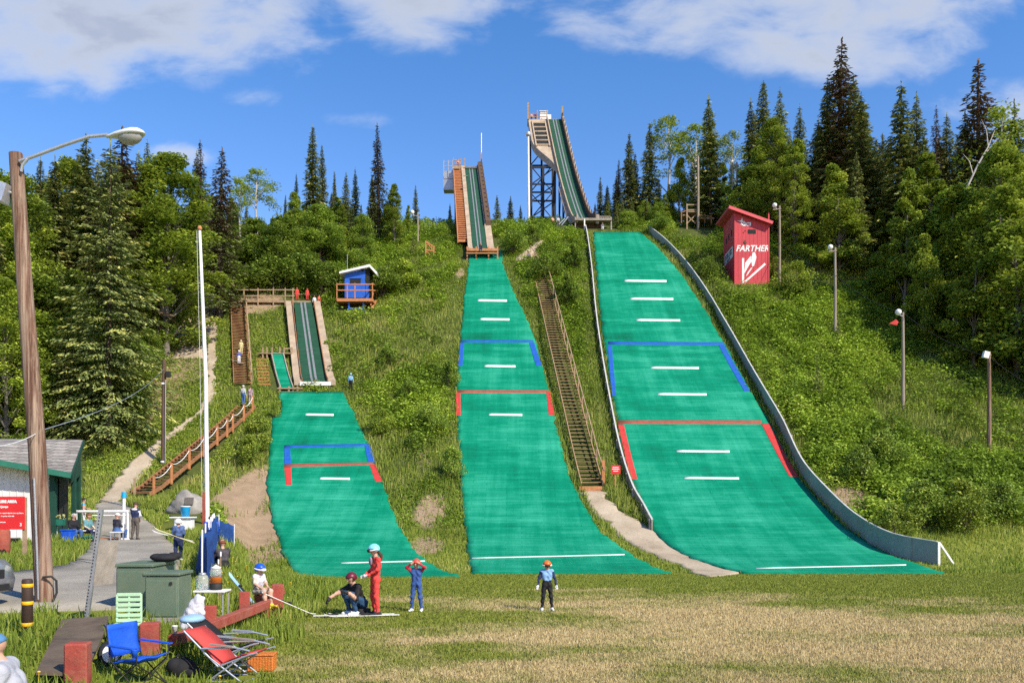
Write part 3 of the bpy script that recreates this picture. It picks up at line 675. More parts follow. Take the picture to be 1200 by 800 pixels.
def make_spruce(seed, H, R, gap=0.42, base=0.06, dens=1.0, leaf=0.36, power=0.85, sparse=0.0, droop=0.35, green_low=0.0):
    """trunk mesh, crown mesh; unit metres, foot at the origin"""
    rng = np.random.default_rng(seed)
    tr = MB(); lean = rng.normal(0, 0.006, 2)
    zs = np.linspace(0, H, 7); r0 = 0.011 * H + 0.03
    tr.tube([(lean[0] * z, lean[1] * z, z) for z in zs], [r0 * (1 - z / H) ** 0.9 + 0.012 for z in zs], 7)
    Ps, Ds, Ss, Ls, Ws, Ts = [], [], [], [], [], []
    z = base * H
    lob = rng.uniform(0, 6.28, 3)
    while z < H * 0.985:
        f = z / H
        Rz = R * min(1.0, (1 - f) * 1.0 + 0.02) ** power * (0.85 + 0.15 * min(1, (f - base) / 0.08 + 0.3))
        Rz *= 1 + 0.16 * math.sin(z * 1.7 + lob[0]) * rng.uniform(0.3, 1)
        nb = int(rng.integers(6, 9)) if Rz > 0.5 else 5
        a0 = rng.uniform(0, 6.28)
        for k in range(nb):
            if rng.random() < sparse * (0.4 + 0.6 * (1 - f)): continue
            a = a0 + 6.283 * k / nb + rng.normal(0, 0.22)
            L = max(0.18, Rz * rng.uniform(0.62, 1.18) * (1 + 0.12 * math.sin(2 * a + lob[1])))
            d = np.array([math.cos(a), math.sin(a), 0.0]); sd = np.array([-math.sin(a), math.cos(a), 0.0])
            dr = droop * (1.1 - f) + rng.normal(0, 0.07)
            nc = max(2, int(L / 0.30 * dens * 2.9))
            t = np.sort(rng.uniform(0.12, 1.0, nc)) ** 0.85
            side = rng.uniform(-1, 1, nc) * (0.10 + 0.26 * L * np.sin(np.clip(t, 0, 1) * 2.6) * 0.6)
            zz = z + 0.10 * L * t - dr * L * t ** 1.5 + 0.16 * L * np.clip(t - 0.7, 0, 1) - np.abs(side) * 0.22 + rng.normal(0, 0.05, nc)
            P = d * (t * L)[:, None] + sd * side[:, None] + np.array([lean[0] * z, lean[1] * z, 0]); P[:, 2] = zz
            D = d[None, :] * 0.75 + sd[None, :] * (np.sign(side) * rng.uniform(0.2, 1.0, nc))[:, None]; D[:, 2] = -0.25 - dr * 0.5 + rng.normal(0, 0.22, nc)
            D /= np.linalg.norm(D, axis=1, keepdims=True)
            up = np.tile(np.array([0, 0, 1.0]), (nc, 1)) + rng.normal(0, 0.38, (nc, 3)); S = np.cross(D, up); S /= np.linalg.norm(S, axis=1, keepdims=True) + 1e-9
            s = leaf * (0.75 + 0.5 * rng.random(nc)) * (0.62 + 0.38 * min(1, Rz / (0.55 * R)))
            Ps.append(P); Ds.append(D); Ss.append(S); Ls.append(s * 1.35); Ws.append(s * 0.46)
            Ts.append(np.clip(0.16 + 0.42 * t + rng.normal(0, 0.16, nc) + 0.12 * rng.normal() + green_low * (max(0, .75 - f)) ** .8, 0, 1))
        z += gap * rng.uniform(0.75, 1.25) * (0.62 + 0.5 * (1 - f))
    # leader
    n = 8; P = np.zeros((n, 3)); P[:, 2] = np.linspace(H * 0.955, H * 1.01, n); P[:, :2] += lean * H
    D = rnd_unit(rng, n) * 0.5; D[:, 2] = 1; D /= np.linalg.norm(D, axis=1, keepdims=True); S = np.cross(D, rnd_unit(rng, n)); S /= np.linalg.norm(S, axis=1, keepdims=True)
    Ps.append(P); Ds.append(D); Ss.append(S); Ls.append(np.full(n, .42)); Ws.append(np.full(n, .13)); Ts.append(np.full(n, .5))
    V, Fc = diamonds(*[np.concatenate(a) for a in (Ps, Ds, Ss, Ls, Ws)])
    return tr, (V, Fc, np.repeat(np.concatenate(Ts), 4))

def make_broadleaf(seed, H, R, base=0.25, clumps=34, per=230, leaf=0.24, bush=False, shape=1.0):
    rng = np.random.default_rng(seed)
    tr = MB(); r0 = 0.010 * H + 0.04
    bend = rng.normal(0, 0.03, 2)
    def axisp(f): return Vector((bend[0] * H * f * f + 0.15 * math.sin(f * 5 + seed), bend[1] * H * f * f, H * f * 0.93))
    if not bush:
        tr.tube([axisp(f) for f in np.linspace(0, 1, 8)], [r0 * (1 - f) + 0.02 for f in np.linspace(0, 1, 8)], 7)
    Ps, Ts, cl = [], [], []
    for k in range(clumps):
        f = base + (1 - base) * (rng.random() ** 0.85)
        if k == 0: f = 0.985
        g = (f - base) / (1 - base)
        prof = (math.sin(math.pi * min(1, 0.16 + 0.80 * g)) ** 0.75) * shape + (1 - shape) * (1 - g)
        a = rng.uniform(0, 6.283) + k * 2.4
        rr = R * prof * rng.uniform(0.25, 1.0) ** 0.6 * (0.8 + 0.35 * rng.random())
        if bush: c = np.array([math.cos(a) * rr, math.sin(a) * rr, H * f * 0.9])
        else:
            ax = axisp(f); c = np.array([ax.x + math.cos(a) * rr, ax.y + math.sin(a) * rr, H * f * (0.97 if k else 0.96)])
        cl.append((c, f, rr))
        cr = R * rng.uniform(0.24, 0.46) * (0.65 + 0.5 * prof) * (min(1, (60 / clumps)) ** .38)
        n = int(per * rng.uniform(0.6, 1.3))
        u = rnd_unit(rng, n) * (rng.random(n) ** 0.42 * cr)[:, None]; u[:, 2] *= 0.72
        u[:, 2] -= 0.10 * (u[:, 0] ** 2 + u[:, 1] ** 2) / max(cr, .1)
        P = c + u
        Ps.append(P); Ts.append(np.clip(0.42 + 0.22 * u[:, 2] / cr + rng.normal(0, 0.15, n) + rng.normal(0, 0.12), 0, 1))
        if not bush and rr > 0.3 * R and k % 2 == 0:
            p0 = axisp(max(0.08, f - 0.10 - 0.25 * rr / H)); p1 = Vector(c)
            md = p0.lerp(p1, 0.55) + Vector((0, 0, 0.06 * H * 0.5))
            tr.tube([p0, md, p1], [r0 * 0.42 * (1 - f) + 0.03, r0 * .25 * (1 - f) + 0.022, 0.012], 5)
        if bush and k % 3 == 0:
            tr.tube([(0.1 * math.cos(a), 0.1 * math.sin(a), 0), Vector(c) * 0.5, Vector(c)], [0.04, 0.03, 0.01], 5)
    P = np.concatenate(Ps); t = np.concatenate(Ts)
    P = P[P[:, 2] > 0.02]; t = t[:len(P)]
    s = leaf * rng.uniform(0.65, 1.3, len(P))
    V, Fc = random_leaves(rng, P, s, 0.7)
    return tr, (V, Fc, np.repeat(t, 4))

PROT = {}
def proto(kind, tr, cr, H, trunk_m, crown_m):
    a = tr.build('tmp', trunk_m); tm = a.data; tm.name = 'trunk'; bpy.data.objects.remove(a)
    cm = fmesh('crown', cr[0], cr[1], tint=cr[2], mats=[crown_m])
    PROT.setdefault(kind, []).append((tm, cm, H))
for s, (h, r, sp, g) in enumerate([(20, 3.4, 0.0, .38), (20, 3.9, 0.04, .42), (20, 2.9, 0.03, .40), (20, 3.5, .08, .44)]):
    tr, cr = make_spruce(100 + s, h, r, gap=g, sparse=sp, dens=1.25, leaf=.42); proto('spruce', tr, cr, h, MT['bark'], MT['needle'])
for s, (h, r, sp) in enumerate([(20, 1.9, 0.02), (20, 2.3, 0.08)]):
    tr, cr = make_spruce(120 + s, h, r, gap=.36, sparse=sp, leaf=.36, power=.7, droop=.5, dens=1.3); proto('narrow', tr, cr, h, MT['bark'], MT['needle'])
for s, (h, r, sp) in enumerate([(20, 1.9, 0.06), (20, 2.4, 0.2), (20, 2.2, .12)]):
    tr, cr = make_spruce(140 + s, h, r, gap=.40, sparse=sp, leaf=.31, power=.75, green_low=(.75, .2, .9)[s], dens=1.2, droop=.5); proto('brown', tr, cr, h, MT['bark'], MT['needle_brown'])
tr, cr = make_spruce(160, 22, 5.0, gap=.40, base=.03, sparse=.10, leaf=.29, power=.80, dens=2.1, droop=.46); proto('broad', tr, cr, 22, MT['bark'], MT['needle'])
tr, cr = make_spruce(161, 5, 1.5, gap=.26, base=.04, leaf=.24, power=.9); proto('young', tr, cr, 5, MT['bark'], MT['needle'])
tr, cr = make_spruce(162, 5, 1.1, gap=.24, base=.04, leaf=.22, power=.9); proto('young', tr, cr, 5, MT['bark'], MT['needle'])
for s, (h, r, b, c) in enumerate([(14, 2.9, .05, 74), (14, 2.4, .05, 68), (14, 3.2, .05, 78), (14, 2.0, .04, 62)]):
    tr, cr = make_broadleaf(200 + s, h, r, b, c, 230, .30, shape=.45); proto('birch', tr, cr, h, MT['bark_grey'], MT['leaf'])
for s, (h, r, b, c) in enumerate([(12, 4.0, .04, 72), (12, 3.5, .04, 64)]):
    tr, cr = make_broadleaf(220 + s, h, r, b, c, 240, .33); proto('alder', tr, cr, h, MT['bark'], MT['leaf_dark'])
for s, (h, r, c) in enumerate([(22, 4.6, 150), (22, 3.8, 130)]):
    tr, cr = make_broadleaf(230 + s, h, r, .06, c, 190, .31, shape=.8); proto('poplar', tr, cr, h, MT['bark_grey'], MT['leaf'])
for s, (h, r, c) in enumerate([(14, 2.6, 26), (14, 2.0, 22)]):
    tr, cr = make_broadleaf(240 + s, h, r, .35, c, 110, .24); proto('thin_birch', tr, cr, h, MT['bark_birch'], MT['leaf'])
for s, (h, r, c) in enumerate([(3, 1.9, 26), (3, 2.3, 30), (3, 1.5, 22), (2.4, 2.0, 26)]):
    tr, cr = make_broadleaf(260 + s, h, r, .08, c, 190, .19, bush=True, shape=.75); proto('bush', tr, cr, h, MT['bark'], MT['leaf_dark'])
for s, (h, r, c) in enumerate([(3, 2.0, 26), (3, 1.6, 24)]):
    tr, cr = make_broadleaf(280 + s, h, r, .08, c, 190, .19, bush=True, shape=.75); proto('bright_bush', tr, cr, h, MT['bark'], MT['leaf'])

TREES = []
_tr = random.Random(5)
NAMES = {'spruce': ('spruce_tree', 'spruce'), 'narrow': ('spruce_tree', 'spruce'), 'brown': ('spruce_tree', 'spruce'), 'broad': ('spruce_tree', 'spruce'), 'young': ('spruce_tree', 'spruce'),
         'birch': ('birch_tree', 'birch'), 'thin_birch': ('birch_tree', 'birch'), 'alder': ('alder_tree', 'alder'), 'poplar': ('poplar_tree', 'poplar'), 'bush': ('shrub', 'shrub'), 'bright_bush': ('shrub', 'shrub')}
def plant(kind, x, y, H, label, group=None, wide=1.0, var=None, rz=None, sink=0.05):
    ps = PROT[kind]; tm, cm, h0 = ps[(var if var is not None else _tr.randrange(len(ps))) % len(ps)]
    nm, cat = NAMES[kind]
    t = thing(nm, label, cat, (x, y, Tz(x, y) - sink), rz if rz is not None else _tr.uniform(0, 6.28), group)
    s = H / h0; t.scale = (s * wide, s * wide, s)
    link('trunk' if nm != 'shrub' else 'stem', tm, t); link('crown' if nm != 'shrub' else 'foliage', cm, t)
    TREES.append((x, y)); return t
def plant_px(kind, px, top, y, label, group=None, wide=1.0, var=None):
    """foot at depth y under photo column px, tip at photo row top"""
    x = (px - CX) * y / F; H = EYE + (CYP - top) * y / F - Tz(x, y)
    return plant(kind, x, y, max(1.0, H), label, group, wide, var)
# ------------------------------------------------------------------ the trees one can tell apart
GL, GR, GC = 'trees of the forest left of the jumps', 'trees of the forest right of the jumps', 'trees on the crest behind the jumps'
plant_px('broad', 127, 165, 67, 'broad spruce with long drooping tiers standing forward of the left forest edge', GL, 1.0)
for k, px, top, y, wd, lab, g in [
    # left forest skyline
    ('spruce', 64, 184, 80, 1.0, 'dark spruce rising just right of the tall lamp pole top', GL),
    ('narrow', 46, 186, 92, 1.0, 'thin dark spruce right behind the lamp pole top', GL),
    ('poplar', 80, 182, 84, 1.0, 'green broad-leaved tree between the dark spruces below the lamp arm', GL),
    ('spruce', 103, 160, 82, 1.1, 'tall green spruce whose tip reaches the lamp arm', GL),
    ('brown', 140, 152, 80, 1.5, 'rusty brown spruce top directly below the street lamp head', GL),
    ('narrow', 163, 178, 95, 0.9, 'slim spruce tip just right of the rusty spruce under the lamp head', GL),
    ('narrow', 173, 166, 100, 0.8, 'needle-thin spruce tip right of the lamp head', GL),
    ('poplar', 196, 178, 82, 1.35, 'large rounded bright green tree left of the paired brown spruces', GL),
    ('spruce', 229, 178, 98, 0.8, 'green spruce touching the left side of a brown spruce', GL),
    ('brown', 237, 165, 96, 0.9, 'brown spruce with a green spruce at its left side', GL),
    ('brown', 257, 173, 90, 1.2, 'solitary reddish brown spruce beside the pale leafy tree', GL),
    ('thin_birch', 281, 206, 103, 1.2, 'airy pale green birch leaning beside the reddish brown spruce', GL),
    ('thin_birch', 300, 195, 105, 1.5, 'open crowned grey green tree at the right end of the left forest skyline', GL),
    ('poplar', 20, 200, 74, 1.0, 'green tree behind the upper part of the lamp pole', GL),
    ('poplar', -14, 195, 70, 1.1, 'green tree cut by the frame edge beside the lamp pole', GL),
    # crest between the cabin and the middle tower
    ('narrow', 347, 203, 110, 0.55, 'thin lone spruce tip left of the twin narrow spruces', GC),
    ('narrow', 366, 148, 108, 0.95, 'tallest narrow dark spruce above the small in-run', GC),
    ('narrow', 378, 170, 114, 0.75, 'slim green spruce leaning against the tallest narrow one', GC),
    ('narrow', 392, 200, 116, 0.7, 'short slim spruce in the gap right of the twin narrow spruces', GC),
    ('spruce', 405, 201, 112, 0.8, 'green spruce left of a matching spruce above the cabin', GC),
    ('spruce', 417, 197, 113, 0.8, 'green spruce right of a matching spruce above the cabin', GC),
    ('brown', 444, 146, 110, 1.0, 'tall brown narrow spruce standing alone above the blue cabin', GC),
    ('spruce', 437, 205, 113, 1.0, 'dark bushy spruce at the foot of the tall brown narrow spruce', GC),
    ('birch', 462, 215, 108, 0.9, 'leafy green tree right of the tall brown narrow spruce', GC),
    ('spruce', 487, 216, 116, 0.8, 'grey green spruce behind the small lamp on its post', GC),
    ('spruce', 527, 238, 122, 1.0, 'dark small spruce against the left side of the middle tower', GC),
    ('spruce', 583, 228, 138, 0.9, 'dark spruce tip just right of the middle tower', GC),
    ('spruce', 598, 229, 140, 0.9, 'dark spruce tip midway between the two towers', GC),
    ('spruce', 610, 240, 142, 0.7, 'smallest dark spruce tip beside the white mast of the tall tower', GC),
    ('birch', 345, 225, 103, 1.0, 'yellowish green tree under the twin narrow spruces', GC),
    ('alder', 375, 240, 101, 1.2, 'rounded green tree above the small in-run platform', GC),
    ('birch', 400, 240, 104, 1.0, 'leafy tree below the paired spruces', GC),
    ('alder', 425, 250, 104, 0.9, 'dark leafy tree directly above the blue cabin roof', GC),
    ('alder', 330, 252, 98, 1.2, 'wide dark leafy tree left of the small platform', GC),
    ('alder', 300, 255, 100, 1.2, 'dark leafy tree above the stony bare patch', GC),
    ('birch', 262, 258, 99, 1.0, 'bright leafy tree above the flagpole top', GC),
    ('birch', 478, 240, 112, .8, 'small leafy tree left of the little lamp post', GC),
    ('alder', 508, 255, 118, .7, 'low dark leafy tree left of the middle tower foot', GC),
    # right of the tall tower
    ('spruce', 703, 206, 132, 0.8, 'small dark spruce right behind the tall tower ramp', GR),
    ('spruce', 736, 155, 124, 1.0, 'dark green spruce at the left end of the right forest', GR),
    ('brown', 724, 187, 126, 1.0, 'brownish dying spruce leaning on the left-end green spruce', GR),
    ('spruce', 760, 142, 124, 1.0, 'dark spruce with a purplish brown tip', GR),
    ('thin_birch', 784, 132, 124, 1.2, 'nearly bare pale birch between spruces left of the wooden lookout', GR),
    ('thin_birch', 815, 143, 122, 1.6, 'airy rounded birch behind the wooden lookout pole', GR),
    ('birch', 795, 185, 122, 0.9, 'low leafy birch behind the wooden lookout', GR),
    ('spruce', 833, 113, 118, 1.15, 'full dark spruce standing free right of the lookout pole', GR),
    ('thin_birch', 858, 150, 116, 1.0, 'slender grey green tree behind the lamp above the red tower', GR),
    ('spruce', 882, 116, 117, 1.0, 'shaggy dark spruce left of the slim double tip', GR),
    ('narrow', 893, 95, 118, 1.0, 'slim dark spruce above the red tower', GR),
    ('spruce', 914, 103, 119, 0.9, 'dark spruce right of the slim one above the red tower', GR),
    ('poplar', 905, 138, 112, 1.1, 'bright leafy tree in front of the dark spruces above the red tower', GR),
    ('alder', 880, 195, 112, 1.2, 'bright rounded tree directly behind the red tower roof', GR),
    ('narrow', 937, 124, 116, 0.8, 'small dark spruce tip in the gap left of the tallest tree', GR),
    ('spruce', 967, 92, 108, 1.0, 'dark spruce pressed to the left side of the tallest tree', GR),
    ('brown', 981, 48, 108, 1.35, 'tallest tree of the skyline, a spruce with browned upper half', GR),
    ('spruce', 999, 92, 107, 1.0, 'dark spruce pressed to the right side of the tallest tree', GR),
    ('spruce', 1010, 108, 104, 1.0, 'dark spruce second to the right of the tallest tree', GR),
    ('spruce', 1053, 96, 100, 1.15, 'dense dark spruce with pointed tip right of the gap in the skyline', GR),
    ('spruce', 1074, 111, 101, 0.8, 'slimmer spruce hugging the dense pointed one', GR),
    ('brown', 1097, 127, 104, 0.8, 'small brown spruce tip standing between green tips', GR),
    ('narrow', 1109, 134, 104, 0.9, 'small green spruce tip beside the brown one', GR),
    ('spruce', 1132, 130, 96, 1.0, 'dark spruce left of the tall rusty one', GR),
    ('brown', 1147, 69, 95, 1.4, 'tall rusty spruce near the leaning white trunk', GR),
    ('spruce', 1192, 118, 92, 0.9, 'dark spruce at the right frame edge', GR),
    ('thin_birch', 1172, 118, 92, 1.1, 'thin topped birch between the rusty spruce and the frame edge', GR),
    ('spruce', 1215, 110, 90, 1.0, 'dark spruce just beyond the right frame edge', GR),
    # bright broad-leaved trees along the right forest edge
    ('poplar', 930, 165, 106, 1.0, 'leafy green tree left of the lamp on the highest grey pole', GR),
    ('birch', 985, 190, 99, 1.1, 'leafy green tree behind the highest grey light pole', GR),
    ('birch', 1060, 195, 90, 0.8, 'bright slender birch above the middle grey light pole', GR),
    ('birch', 1092, 180, 92, 1.1, 'spreading bright birch left of the leaning white trunk', GR),
    ('birch', 1120, 215, 86, 1.1, 'bright birch at the foot of the leaning white trunk', GR),
    ('poplar', 1170, 165, 84, 1.15, 'large bright leafy tree right of the leaning white trunk', GR),
    ('birch', 1195, 215, 78, 1.1, 'bright birch hanging over the wire at the frame edge', GR),
    ('birch', 1140, 265, 80, 1.0, 'low bright birch above the brown light pole', GR),
    ('birch', 1085, 275, 85, .9, 'low bright birch right of the pole with the red flag', GR),
]:
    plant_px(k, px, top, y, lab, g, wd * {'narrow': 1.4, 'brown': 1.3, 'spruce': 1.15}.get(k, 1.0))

rs = random.Random(77)
def env_r(px): return float(np.interp(px, [700, 735, 760, 800, 833, 860, 900, 940, 980, 1010, 1050, 1090, 1130, 1150, 1200, 1300], [215, 172, 165, 182, 145, 168, 128, 145, 105, 125, 118, 150, 142, 110, 132, 130]))
for i in range(34):
    px = 708 + i * 16.5 + rs.uniform(-6, 6); y = float(np.interp(px, [700, 860, 1000, 1260], [127, 120, 107, 92])) + rs.uniform(0, 9)
    plant_px(rs.choice(['spruce', 'spruce', 'spruce', 'narrow', 'spruce']), px, env_r(px) + rs.uniform(8, 48), y, 'dark spruce of the dense second row behind the skyline spruces, right forest', GR, rs.uniform(1.0, 1.25))
def env_l(px): return float(np.interp(px, [-60, 40, 110, 150, 200, 250, 300, 350, 440, 520], [200, 195, 172, 170, 190, 185, 222, 215, 205, 245]))
for i in range(26):
    px = -30 + i * 18.0 + rs.uniform(-6, 6); y = float(np.interp(px, [0, 200, 300, 480], [84, 98, 108, 118])) + rs.uniform(0, 8)
    plant_px(rs.choice(['spruce', 'spruce', 'narrow', 'spruce', 'birch']), px, env_l(px) + rs.uniform(10, 45), y, 'tree of the dense second row behind the skyline spruces, left forest', GL, rs.uniform(1.0, 1.2))

# the rest of both forests: tips below the skyline
rr = random.Random(11)
def skyline(px):      # photo row below which filler tips must stay
    return float(np.interp(px, [-120, 0, 60, 130, 190, 260, 320, 360, 440, 500, 530, 690, 740, 790, 840, 900, 980, 1050, 1100, 1200, 1400], [215, 215, 205, 200, 205, 230, 245, 235, 230, 250, 262, 240, 195, 200, 180, 165, 150, 160, 185, 180, 180]))
LABS = {'spruce': 'dark green spruce crowded among others, tip below the skyline, %s', 'narrow': 'slim dark spruce crowded among others, tip below the skyline, %s', 'brown': 'browned spruce hidden among greener trees, %s',
        'birch': 'light green birch filling the forest below the skyline, %s', 'alder': 'rounded dark leafy tree filling the forest below the skyline, %s', 'thin_birch': 'sparse leafed birch inside the forest, %s', 'poplar': 'tall broad leafy tree filling the forest below the skyline, %s'}
LOWL = {'birch': 'low light green birch at the forest edge %s', 'alder': 'low dark leafy tree at the forest edge %s'}
def fill(zone, n, kinds, side, g, mind, seed, lo=6, hi=19, labs=LABS):
    r = random.Random(seed); got = 0; tries = 0
    while got < n and tries < 6000:
        tries += 1
        px = r.uniform(zone[0], zone[1]); y = r.uniform(zone[2], zone[3]); x = (px - CX) * y / F
        if not zone[4](x, y): continue
        if abs(px - 817) < 27 and y < 117 or abs(px - 863) < 9 and y < 113 or abs(px - 489) < 10 and y < 112: continue      # keep the wooden stand and posts in view
        if any((x - a) ** 2 + (y - b) ** 2 < mind * mind for a, b in TREES): continue
        k = r.choice(kinds); H = r.uniform(lo, hi)
        if k in ('birch', 'alder'): H *= 0.72
        if k in ('spruce', 'narrow') : H *= 1.05
        ty = skyline(px) + r.uniform(2, 42)
        Hm = EYE + (CYP - ty) * y / F - Tz(x, y)
        H = min(H, Hm)
        if H < 3.0: continue
        plant(k, x, y, H, labs[k] % side, g, r.uniform(0.85, 1.2)); got += 1
EDGE_R = pchip([40, 60, 72, 85, 97, 108, 116, 125, 200], [58, 52, 47.5, 43.5, 40.0, 36.0, 27.5, 16, 14])
EDGE_L = pchip([40, 60, 68, 75, 85, 96, 104, 112, 125, 200], [-41, -37.5, -34.0, -33.0, -35, -36.5, -31, -22, -12, -10])
zl = (-160, 300, 60, 112, lambda x, y: x < EDGE_L(y) - 0.5)
fill(zl, 92, ['spruce', 'spruce', 'spruce', 'birch', 'alder', 'narrow', 'poplar', 'spruce'], 'left of the hut path', GL, 1.9, 21)
zc = (235, 540, 98, 122, lambda x, y: x < EDGE_L(y) and x > -45)
fill(zc, 36, ['birch', 'alder', 'spruce', 'spruce', 'narrow'], 'behind the blue cabin', GC, 2.2, 22, 5, 12)
zr = (690, 1420, 68, 128, lambda x, y: x > EDGE_R(y) + 0.8)
fill(zr, 110, ['spruce', 'spruce', 'birch', 'spruce', 'alder', 'narrow', 'spruce'], 'right of the big hill', GR, 2.0, 23, 8, 21)
zu = (985, 1330, 66, 106, lambda x, y: EDGE_R(y) - 0.5 < x < EDGE_R(y) + 7)
fill(zu, 22, ['birch', 'birch', 'alder'], 'right of the light poles', GR, 2.0, 31, 5, 11, LOWL)
zv = (690, 990, 104, 128, lambda x, y: EDGE_R(y) - 0.3 < x < EDGE_R(y) + 6)
fill(zv, 14, ['birch', 'alder', 'alder'], 'behind the red tower', GR, 2.0, 32, 4, 8, LOWL)
zw = (-60, 262, 66, 100, lambda x, y: EDGE_L(y) - 5 < x < EDGE_L(y) + 0.3)
fill(zw, 16, ['birch', 'alder', 'alder'], 'left of the gravel trail', GL, 1.9, 33, 4, 9, LOWL)
zb = (560, 700, 136, 150, lambda x, y: True)
fill(zb, 6, ['spruce', 'birch'], 'behind the two towers', GC, 2.5, 24, 4, 8)

zq = (440, 790, 118.5, 131, lambda x, y: not (4.5 < x < 12.5 and y < 128) and not (-9.5 < x < -2.5))
fill(zq, 26, ['alder', 'birch', 'alder', 'spruce'], 'on the bare crest by the two towers', GC, 1.7, 34, 3, 4.6, {'alder': 'low dark bushy tree %s', 'birch': 'low light green bushy tree %s', 'spruce': 'knee high young spruce %s'.replace('knee high', 'short')})
# leaning dead birch
t = thing('birch_tree', 'bare white birch trunk leaning right across the dark forest', 'birch', tuple(G(1124, 89)), 0, GR)
b0 = Vector(t.location)
pts = [b0 + Vector((0, 0, -.1)), W(1128, 260, 89), W(1134, 218, 89), W(1146, 193, 89), W(1158, 172, 89), W(1166, 152, 89)]
tb = MB(); tb.tube(pts, [.12, .12, .115, .10, .07, .03], 8); tb.build('trunk', MT['bark_birch'], t, world=True)
lm = MB()
for a, c in (((1150, 186), (1172, 160)), ((1158, 172), (1150, 140)), ((1140, 204), (1128, 180))): lm.tube([W(*a, 89), W((a[0] + c[0]) / 2 + 2, (a[1] + c[1]) / 2 - 3, 89.2), W(*c, 89.4)], [.06, .045, .015], 5)
lm.build('limb', MT['bark_birch'], t, world=True)

# ------------------------------------------------------------------ countable shrubs and young spruces on the slopes
GS = 'shrubs and young trees on the ski jump hillside'
for k, px, top, py, wd, lab in [
    ('bush', 275, 305, 345, 1.0, 'rounded dark shrub left of the small platform railing'),
    ('bush', 322, 300, 345, 1.1, 'dark shrub directly behind the small platform railing'),
    ('bush', 350, 296, 340, 1.0, 'dark shrub behind the red-suited jumpers on the small platform'),
    ('bush', 378, 305, 345, 1.0, 'dark shrub between the small platform and the cabin'),
    ('bush', 445, 312, 350, 1.0, 'dark shrub touching the right side of the blue cabin'),
    ('bright_bush', 470, 300, 340, 1.0, 'light green shrub up the slope right of the blue cabin'),
    ('bush', 250, 300, 335, 1.0, 'dark shrub at the top of the stony slope'),
    ('bush', 420, 290, 312, 1.0, 'dark shrub behind the cabin roof'),
    ('bush', 400, 285, 312, 1.0, 'dark green shrub up and left of the cabin roof'),
    ('young', 484, 272, 300, .8, 'small dark young spruce under the little lamp post'),
    ('bush', 300, 275, 318, 1.2, 'tall dark shrub under the leafy trees above the platform'),
    ('bright_bush', 446, 478, 510, .8, 'bright shrub on the slope right of the small green hill'),
    ('bush', 480, 440, 470, .8, 'dark shrub midway between the small and middle hills'),
    ('bush', 505, 470, 505, .7, 'dark shrub left of the red band of the middle hill'),
    ('bush', 525, 420, 455, .7, 'dark shrub against the left edge of the middle hill'),
    ('bush', 530, 520, 560, .6, 'low dark shrub by the lower left edge of the middle hill'),
    ('bush', 455, 400, 430, .8, 'shrub below and right of the person in light blue'),
    ('young', 958, 415, 470, .9, 'pale young spruce among shrubs left of the pole with the red flag'),
    ('young', 983, 372, 402, 1.0, 'young spruce at the foot of the highest grey pole'),
    ('bush', 833, 298, 326, .8, 'low dark shrub left of the red tower door side'),
    ('bright_bush', 911, 300, 330, .6, 'bright shrub growing against the right corner of the red tower'),
    ('bright_bush', 932, 306, 348, .8, 'bright shrub at the foot of the pole beside the red tower'),
    ('bright_bush', 1050, 590, 640, .8, 'bright shrub on the slope behind the end of the grey wall'),
    ('bush', 1080, 560, 620, .8, 'dark shrub above the end of the grey wall'),
    ('bright_bush', 1130, 560, 625, .8, 'bright shrub near the foot of the right slope'),
    ('bush', 1170, 560, 610, .9, 'dark shrub at the right frame edge near the slope foot'),
    ('bush', 1010, 520, 570, .7, 'dark shrub beside the bare brown patch by the grey wall'),
    ('bush', 1040, 500, 545, .8, 'dark shrub up the slope from the bare brown patch'),
    ('bush', 105, 455, 508, .9, 'dark shrub at the foot of the broad spruce, behind the hut'),
    ('bush', 150, 450, 500, 1.0, 'rounded green shrub right of the broad spruce foot'),
    ('bush', 60, 440, 500, 1.1, 'shaded shrub behind the hut roof and the lamp pole'),
    ('bush', 20, 430, 500, 1.1, 'shaded shrub behind the hut roof left of the lamp pole'),
    ('bush', 168, 400, 455, .9, 'green shrub at the forest edge above the dark pole'),
    ('bush', 186, 362, 415, .9, 'green shrub on the forest edge beside the stony slope'),
    ('bush', 200, 318, 366, 1.0, 'green shrub on the forest edge near the slope top'),
    ('bright_bush', 300, 485, 530, .7, 'bright shrub between the lower stairs and the small green hill'),
    ('bright_bush', 292, 508, 545, .7, 'bright shrub below the railing of the lower stairs'),
    ('bush', 322, 470, 490, .5, 'low dark shrub against the top left corner of the small hill'),
    ('bush', 640, 300, 330, .9, 'dark shrub right of the top of the long stairs'),
    ('bush', 665, 320, 360, .8, 'dark shrub between the long stairs and the big hill rail'),
    ('bush', 672, 285, 315, .9, 'dark shrub left of the big hill rail top'),
    ('bush', 600, 268, 300, .8, 'green shrub right of the middle tower foot'),
    ('bush', 625, 262, 285, .9, 'green shrub below the tall tower legs'),
    ('bush', 770, 250, 275, .9, 'green shrub behind the top of the grey wall'),
    ('bush', 735, 245, 268, .9, 'green shrub right of the tall tower take-off deck'),
]:
    f = hit(px, py); H = max(0.9, (py - top) * f.y / F)
    plant(k, f.x, f.y, H, lab, GS, wd)
